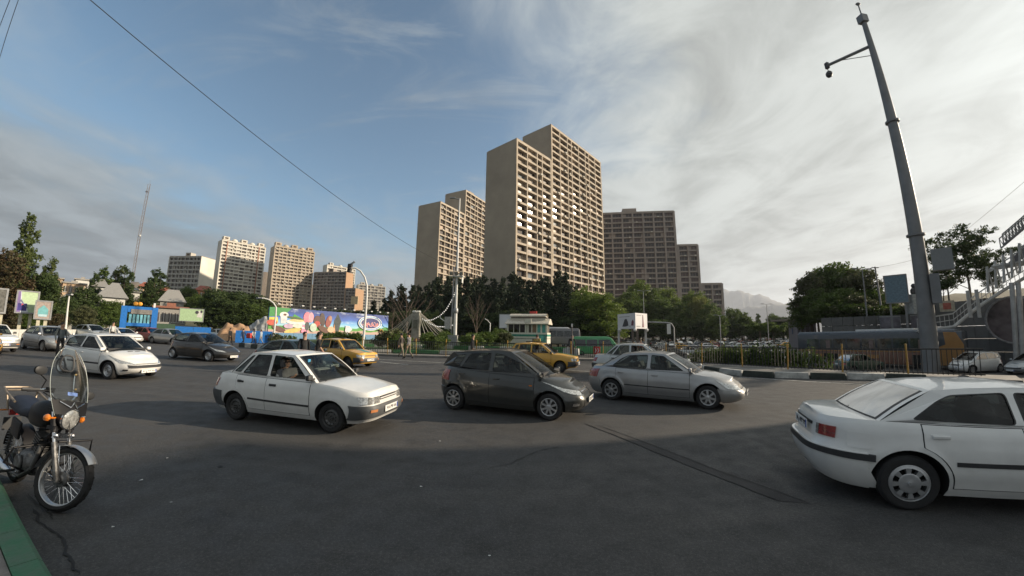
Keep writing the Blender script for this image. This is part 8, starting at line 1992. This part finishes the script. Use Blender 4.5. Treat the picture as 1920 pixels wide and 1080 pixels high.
# ---- vans and bus
def van(name, label, cat, px, dist, head_az, Ln, Wd, Ht, body_m, nose=.75, z=0, nwin=3, glassm=None):
    P = D(px[0], px[1], dist); r = empty(name, (P.x, P.y, z), radians(90-head_az), label, cat)
    prof = [(-Ln/2,.35),(-Ln/2+.02,Ht*.55),(-Ln/2+.12,Ht-.12),(-Ln/2+.35,Ht),(Ln/2-nose-.35,Ht),(Ln/2-nose,Ht-.12),(Ln/2-nose*.35,Ht*.60),(Ln/2-.05,Ht*.50),(Ln/2,Ht*.30),(Ln/2-.02,.35)]
    mb = MB(); n = len(prof); ys = [(-1,.0),(-.985,.0),(.985,.0),(1,.0)]
    L1 = [(x, y*Wd/2, z_) for y in (-1, 1) for x, z_ in prof]
    tp = lambda z_: 1-.12*max(0, z_-Ht*.5)/(Ht*.5)
    L1 = [(x, y*tp(z_), z_) for x, y, z_ in L1]
    mb.add(L1, [tuple(reversed(range(n))), tuple(range(n,2*n))]+[(i,(i+1)%n,n+(i+1)%n,n+i) for i in range(n)]); b = mb.build('body', body_m, r); bevel_mesh(b.data, .07, 3, 25)
    g = glassm or mat('dark_van_glass', (.02,.025,.025), .1, spec=.9)
    for sg in (-1,1):
        x0, x1 = -Ln/2+.25, Ln/2-nose-.15; w = (x1-x0)/nwin
        for k in range(nwin):
            mb = MB(); za, zb_ = Ht*.55, Ht*.86; xa, xb = x0+w*k+.05, x0+w*(k+1)-.05
            if k == nwin-1: vs = [(xa,za),(xb+nose*.42,za),(xb+.05,zb_),(xa,zb_)]
            else: vs = [(xa,za),(xb,za),(xb,zb_),(xa,zb_)]
            mb.add([(x, sg*(Wd/2*tp(z_)+.012), z_) for x, z_ in vs]+[(x, sg*(Wd/2*tp(z_)-.02), z_) for x, z_ in vs], [(0,1,2,3),(7,6,5,4),(0,4,5,1),(1,5,6,2),(2,6,7,3),(3,7,4,0)]); mb.build('side_window', g, r)
    mb = MB(); xa, za, xb, zb_ = Ln/2-nose*.38+.03, Ht*.62, Ln/2-nose+.03, Ht-.16; mb.add([(xa,-Wd*.40,za),(xa,Wd*.40,za),(xb,Wd*.36,zb_),(xb,-Wd*.36,zb_)], [(0,1,2,3)]); mb.build('windscreen', g, r)
    mb = MB(); mb.box((-Ln/2-.0,0,Ht*.72), (.04,Wd*.72,Ht*.28)); mb.build('rear_window', g, r)
    mb = MB(); mb.box((Ln/2,0,.42), (.16,Wd*.98,.22)); mb.build('bumper', GREYPLASTIC, r); mb = MB(); mb.box((-Ln/2,0,.42), (.14,Wd*.98,.2)); mb.build('bumper', GREYPLASTIC, r)
    for sg in (-1,1): mb = MB(); mb.box((Ln/2-.02,sg*Wd*.36,.72), (.08,.28,.2)); mb.build('headlight', LAMPG, r); mb = MB(); mb.box((-Ln/2,sg*Wd*.42,.85), (.06,.14,.35)); mb.build('tail_light', REDL, r)
    R_ = .33; tm, rm = wheel_meshes(R_, .2, 'steel')
    for wx in (Ln*.31, -Ln*.31):
        for sg in (1,-1): w = empty('wheel', (wx, sg*(Wd/2-.0), R_)); w.parent = r; w.rotation_euler = (0,0,0 if sg > 0 else pi); link('tyre', tm, w); link('rim', rm, w)
    return r
van('van', 'bright green delivery van beside the grey saloon behind the railing', 'van', (1116,655), 34, 100, 4.4, 1.7, 1.95, paint('van_green', (.04,.30,.10), 0, .4), z=gz(*D(1116,655,34)[:2]))
van('minibus', 'grey minibus right of the police booth', 'minibus', (1053,645), 50, -82, 5.2, 2.0, 2.5, paint('mid_grey', (.16,.16,.18), 0, .5), z=.2, nwin=4)
van('van', 'white delivery van behind the grey minibus', 'van', (1040,640), 58, -82, 5.0, 2.0, 2.7, WHT, z=.3)
B1, B2 = D(1508,690,45.5), D(1815,688,42); bd = Vector((B2.x-B1.x, B2.y-B1.y, 0)); BL = min(bd.length, 13.5)
bc = (B1+B2)/2; bus = empty('bus', (bc.x, bc.y, Z2), atan2(bd.y, bd.x), 'city bus, dark upper half and orange red lower half, behind the railing', 'bus')
DKB = paint('bus_dark', (.035,.05,.07), 0, .4); ORB = paint('bus_orange', (.36,.18,.05), 0, .4); RDB = mat('bus_rust_red', (.20,.10,.07), .5)  # orange and red are greyed, the veil of glare is put into the colour
BL = bd.length; HW = 1.25
def bxb(c, s, m, n, bev=0): o = MB().box(c, s).build(n, m, bus); (bevel_mesh(o.data, bev, 3) if bev else None); return o
bxb((0,0,.85), (BL,2.5,1.1), RDB, 'lower_body', .08); bxb((0,0,2.22), (BL-.02,2.48,1.66), DKB, 'upper_body', .1); bxb((-.2,0,3.12), (BL-.6,2.3,.2), mat('bus_roof', (.25,.28,.32), .5), 'roof', .06); bxb((1.0,0,3.28), (4.5,1.5,.16), WHITE, 'roof_unit', .04)
bxb((0,-1.262,1.42), (BL-.3,.02,.10), ORB, 'stripe'); bxb((-BL*.2,-1.262,.95), (BL*.5,.015,.3), ORB, 'stripe')
for k in range(8):
    x = -BL/2+.9+(BL-3.2)*(k+.5)/8; bxb((x,-1.25,2.05), ((BL-3.2)/8-.14,.03,.95), mat('bus_window', (.05,.065,.07), .08, vary=.4, scale=2, spec=1), 'side_window')
    if k % 3 == 1: bxb((x+.2,-1.27,2.0), (.35,.01,.8), mat('bus_curtain', (.20,.15,.14), .8), 'curtain')
mb = MB(); pts = [(BL/2-2.9,.35),(BL/2+.01,.35),(BL/2+.03,2.0),(BL/2-.4,2.95),(BL/2-1.2,3.0),(BL/2-1.1,2.0),(BL/2-2.2,1.5)]
mb.add([(x,-1.27,z) for x, z in pts]+[(x,-1.2,z) for x, z in pts], [tuple(range(7)), tuple(reversed(range(7,14)))]+[(i,7+i,7+(i+1)%7,(i+1)%7) for i in range(7)]); mb.build('orange_swoosh', ORB, bus)
tm, rm = wheel_meshes(.5, .3, 'steel')
for wx in (BL/2-2.7, -BL/2+3.1):
    for sg in (1,-1): w = empty('wheel', (wx, sg*1.26, .5)); w.parent = bus; w.rotation_euler = (0,0,0 if sg > 0 else pi); link('tyre', tm, w); link('rim', rm, w)
    bxb((wx,-1.255,.62), (1.25,.03,1.05), UNDER, 'wheel_arch', .01)
# ------------------------------------------------------------------ pedestrians
def ped(px, head_az, label, shirt, trousers, h=1.72, z=0, **k):
    P = G(px[0], px[1], z); return person(P, radians(90-head_az), label, shirt, trousers, h, **k)
CB, CW = cloth('black', (.02,.02,.022)), cloth('white', (.55,.55,.53))
ped((766,673.5), -70, 'man in a striped grey shirt walking in front of the railing', mat('striped_shirt', (.20,.20,.21), .9, vary=.5, scale=9), cloth('khaki', (.20,.17,.12)), 1.85, phase=1.0)
ped((752,671), -72, 'person in dark clothes walking beside the striped shirt man', cloth('dkbrown', (.06,.05,.045)), cloth('tan', (.25,.21,.16)), 1.80, phase=-1.1)
ped((430,646), 95, 'pedestrian in black walking past the sand heap', CB, CB, 1.7, phase=1)
ped((455,647), -90, 'pedestrian in dark blue walking by the blue hoarding', cloth('navy', (.03,.04,.08)), CB, 1.7, phase=-1)
ped((474,650), 95, 'person in a white shirt with a red bag by the blue hoarding', CW, cloth('jeans', (.06,.08,.13)), 1.75, phase=1.1)
bg = MB(); bg.box((0,0,0), (.5,.3,.5)); o = bg.build('bag', REDP); q = G(466,650); o.location = (q.x, q.y, 1.05); bevel_mesh(o.data, .08, 3); tag(o, 'red bag carried by the person in the white shirt', 'bag')
ped((489,645), -90, 'small figure in pale blue beside the blue hoarding', cloth('paleblue', (.35,.42,.5)), cloth('lightgrey', (.35,.35,.35)), 1.65, phase=.8)
def roadp(px, dist, head_az, label, shirt, tr_, h=1.75, z=0, **k):
    P = D(px[0], px[1], dist); return person((P.x, P.y, z), radians(90-head_az), label, shirt, tr_, h, **k)
roadp((571,640), 17, 120, 'man with dark hair walking behind the dark teal saloon, left of two', CB, CB, 1.78, pose='stand'); roadp((597,640), 16, 60, 'man in a dark shirt bending right behind the dark teal saloon', CB, CB, 1.80, pose='walk', sleeve=False)
ped((885,681), 90, 'person in black clothes on the pavement right of the lamp mast', CB, CB, 1.7, z=.12, pose='stand'); ped((1007,676), 20, 'person in an ochre shirt standing before the police booth', cloth('ochre', (.42,.32,.10)), CB, 1.75, z=.12, pose='stand')
ped((1073,672), 180, 'person in black standing left of the green van', CB, CB, 1.75, z=.12, pose='stand'); roadp((1201,655), 40, 180, 'rider in a red jacket among the cars behind the railing', cloth('red', (.45,.05,.03)), CB, 1.8, z=-.5, pose='stand')
roadp((116,620), 25, 90, 'person in dark jacket between the silver grey saloon and white hatchback', cloth('slate', (.10,.12,.13)), CB, 1.7, pose='stand'); roadp((210,625), 40, 90, 'person in a white shirt far off left of the blue frame sign', CW, CB, 1.8, pose='stand')
# black bollard signs on the railing side
P = D(1073,640,24)
r = empty('road_divider_post', (P.x, P.y, gz(P.x,P.y)), 0, 'slim dark post with small white cap by the railing, left of the green van', 'post'); mb = MB(); mb.tube([(0,0,0),(0,0,2.6)], .05, 6); mb.build('shaft', DARKP, r, True); mb = MB(); mb.box((0,0,2.5), (.1,.1,.22)); mb.build('cap', WHITE, r)
# ------------------------------------------------------------------ air
hz_m = bpy.data.materials.new('haze'); hz_m.use_nodes = True; t = hz_m.node_tree; t.nodes.clear(); o_ = t.nodes.new('ShaderNodeOutputMaterial'); v_ = t.nodes.new('ShaderNodeVolumePrincipled'); v_.inputs['Color'].default_value = (.80,.87,1.0,1); v_.inputs['Density'].default_value = .00013; v_.inputs['Anisotropy'].default_value = .3; t.links.new(v_.outputs[0], o_.inputs['Volume'])
mb = MB(); mb.box((0,2500,330), (14000,13000,720)); hz_o = mb.build('haze', hz_m); hz_o['kind'] = 'stuff'; hz_o.display_type = 'WIRE'
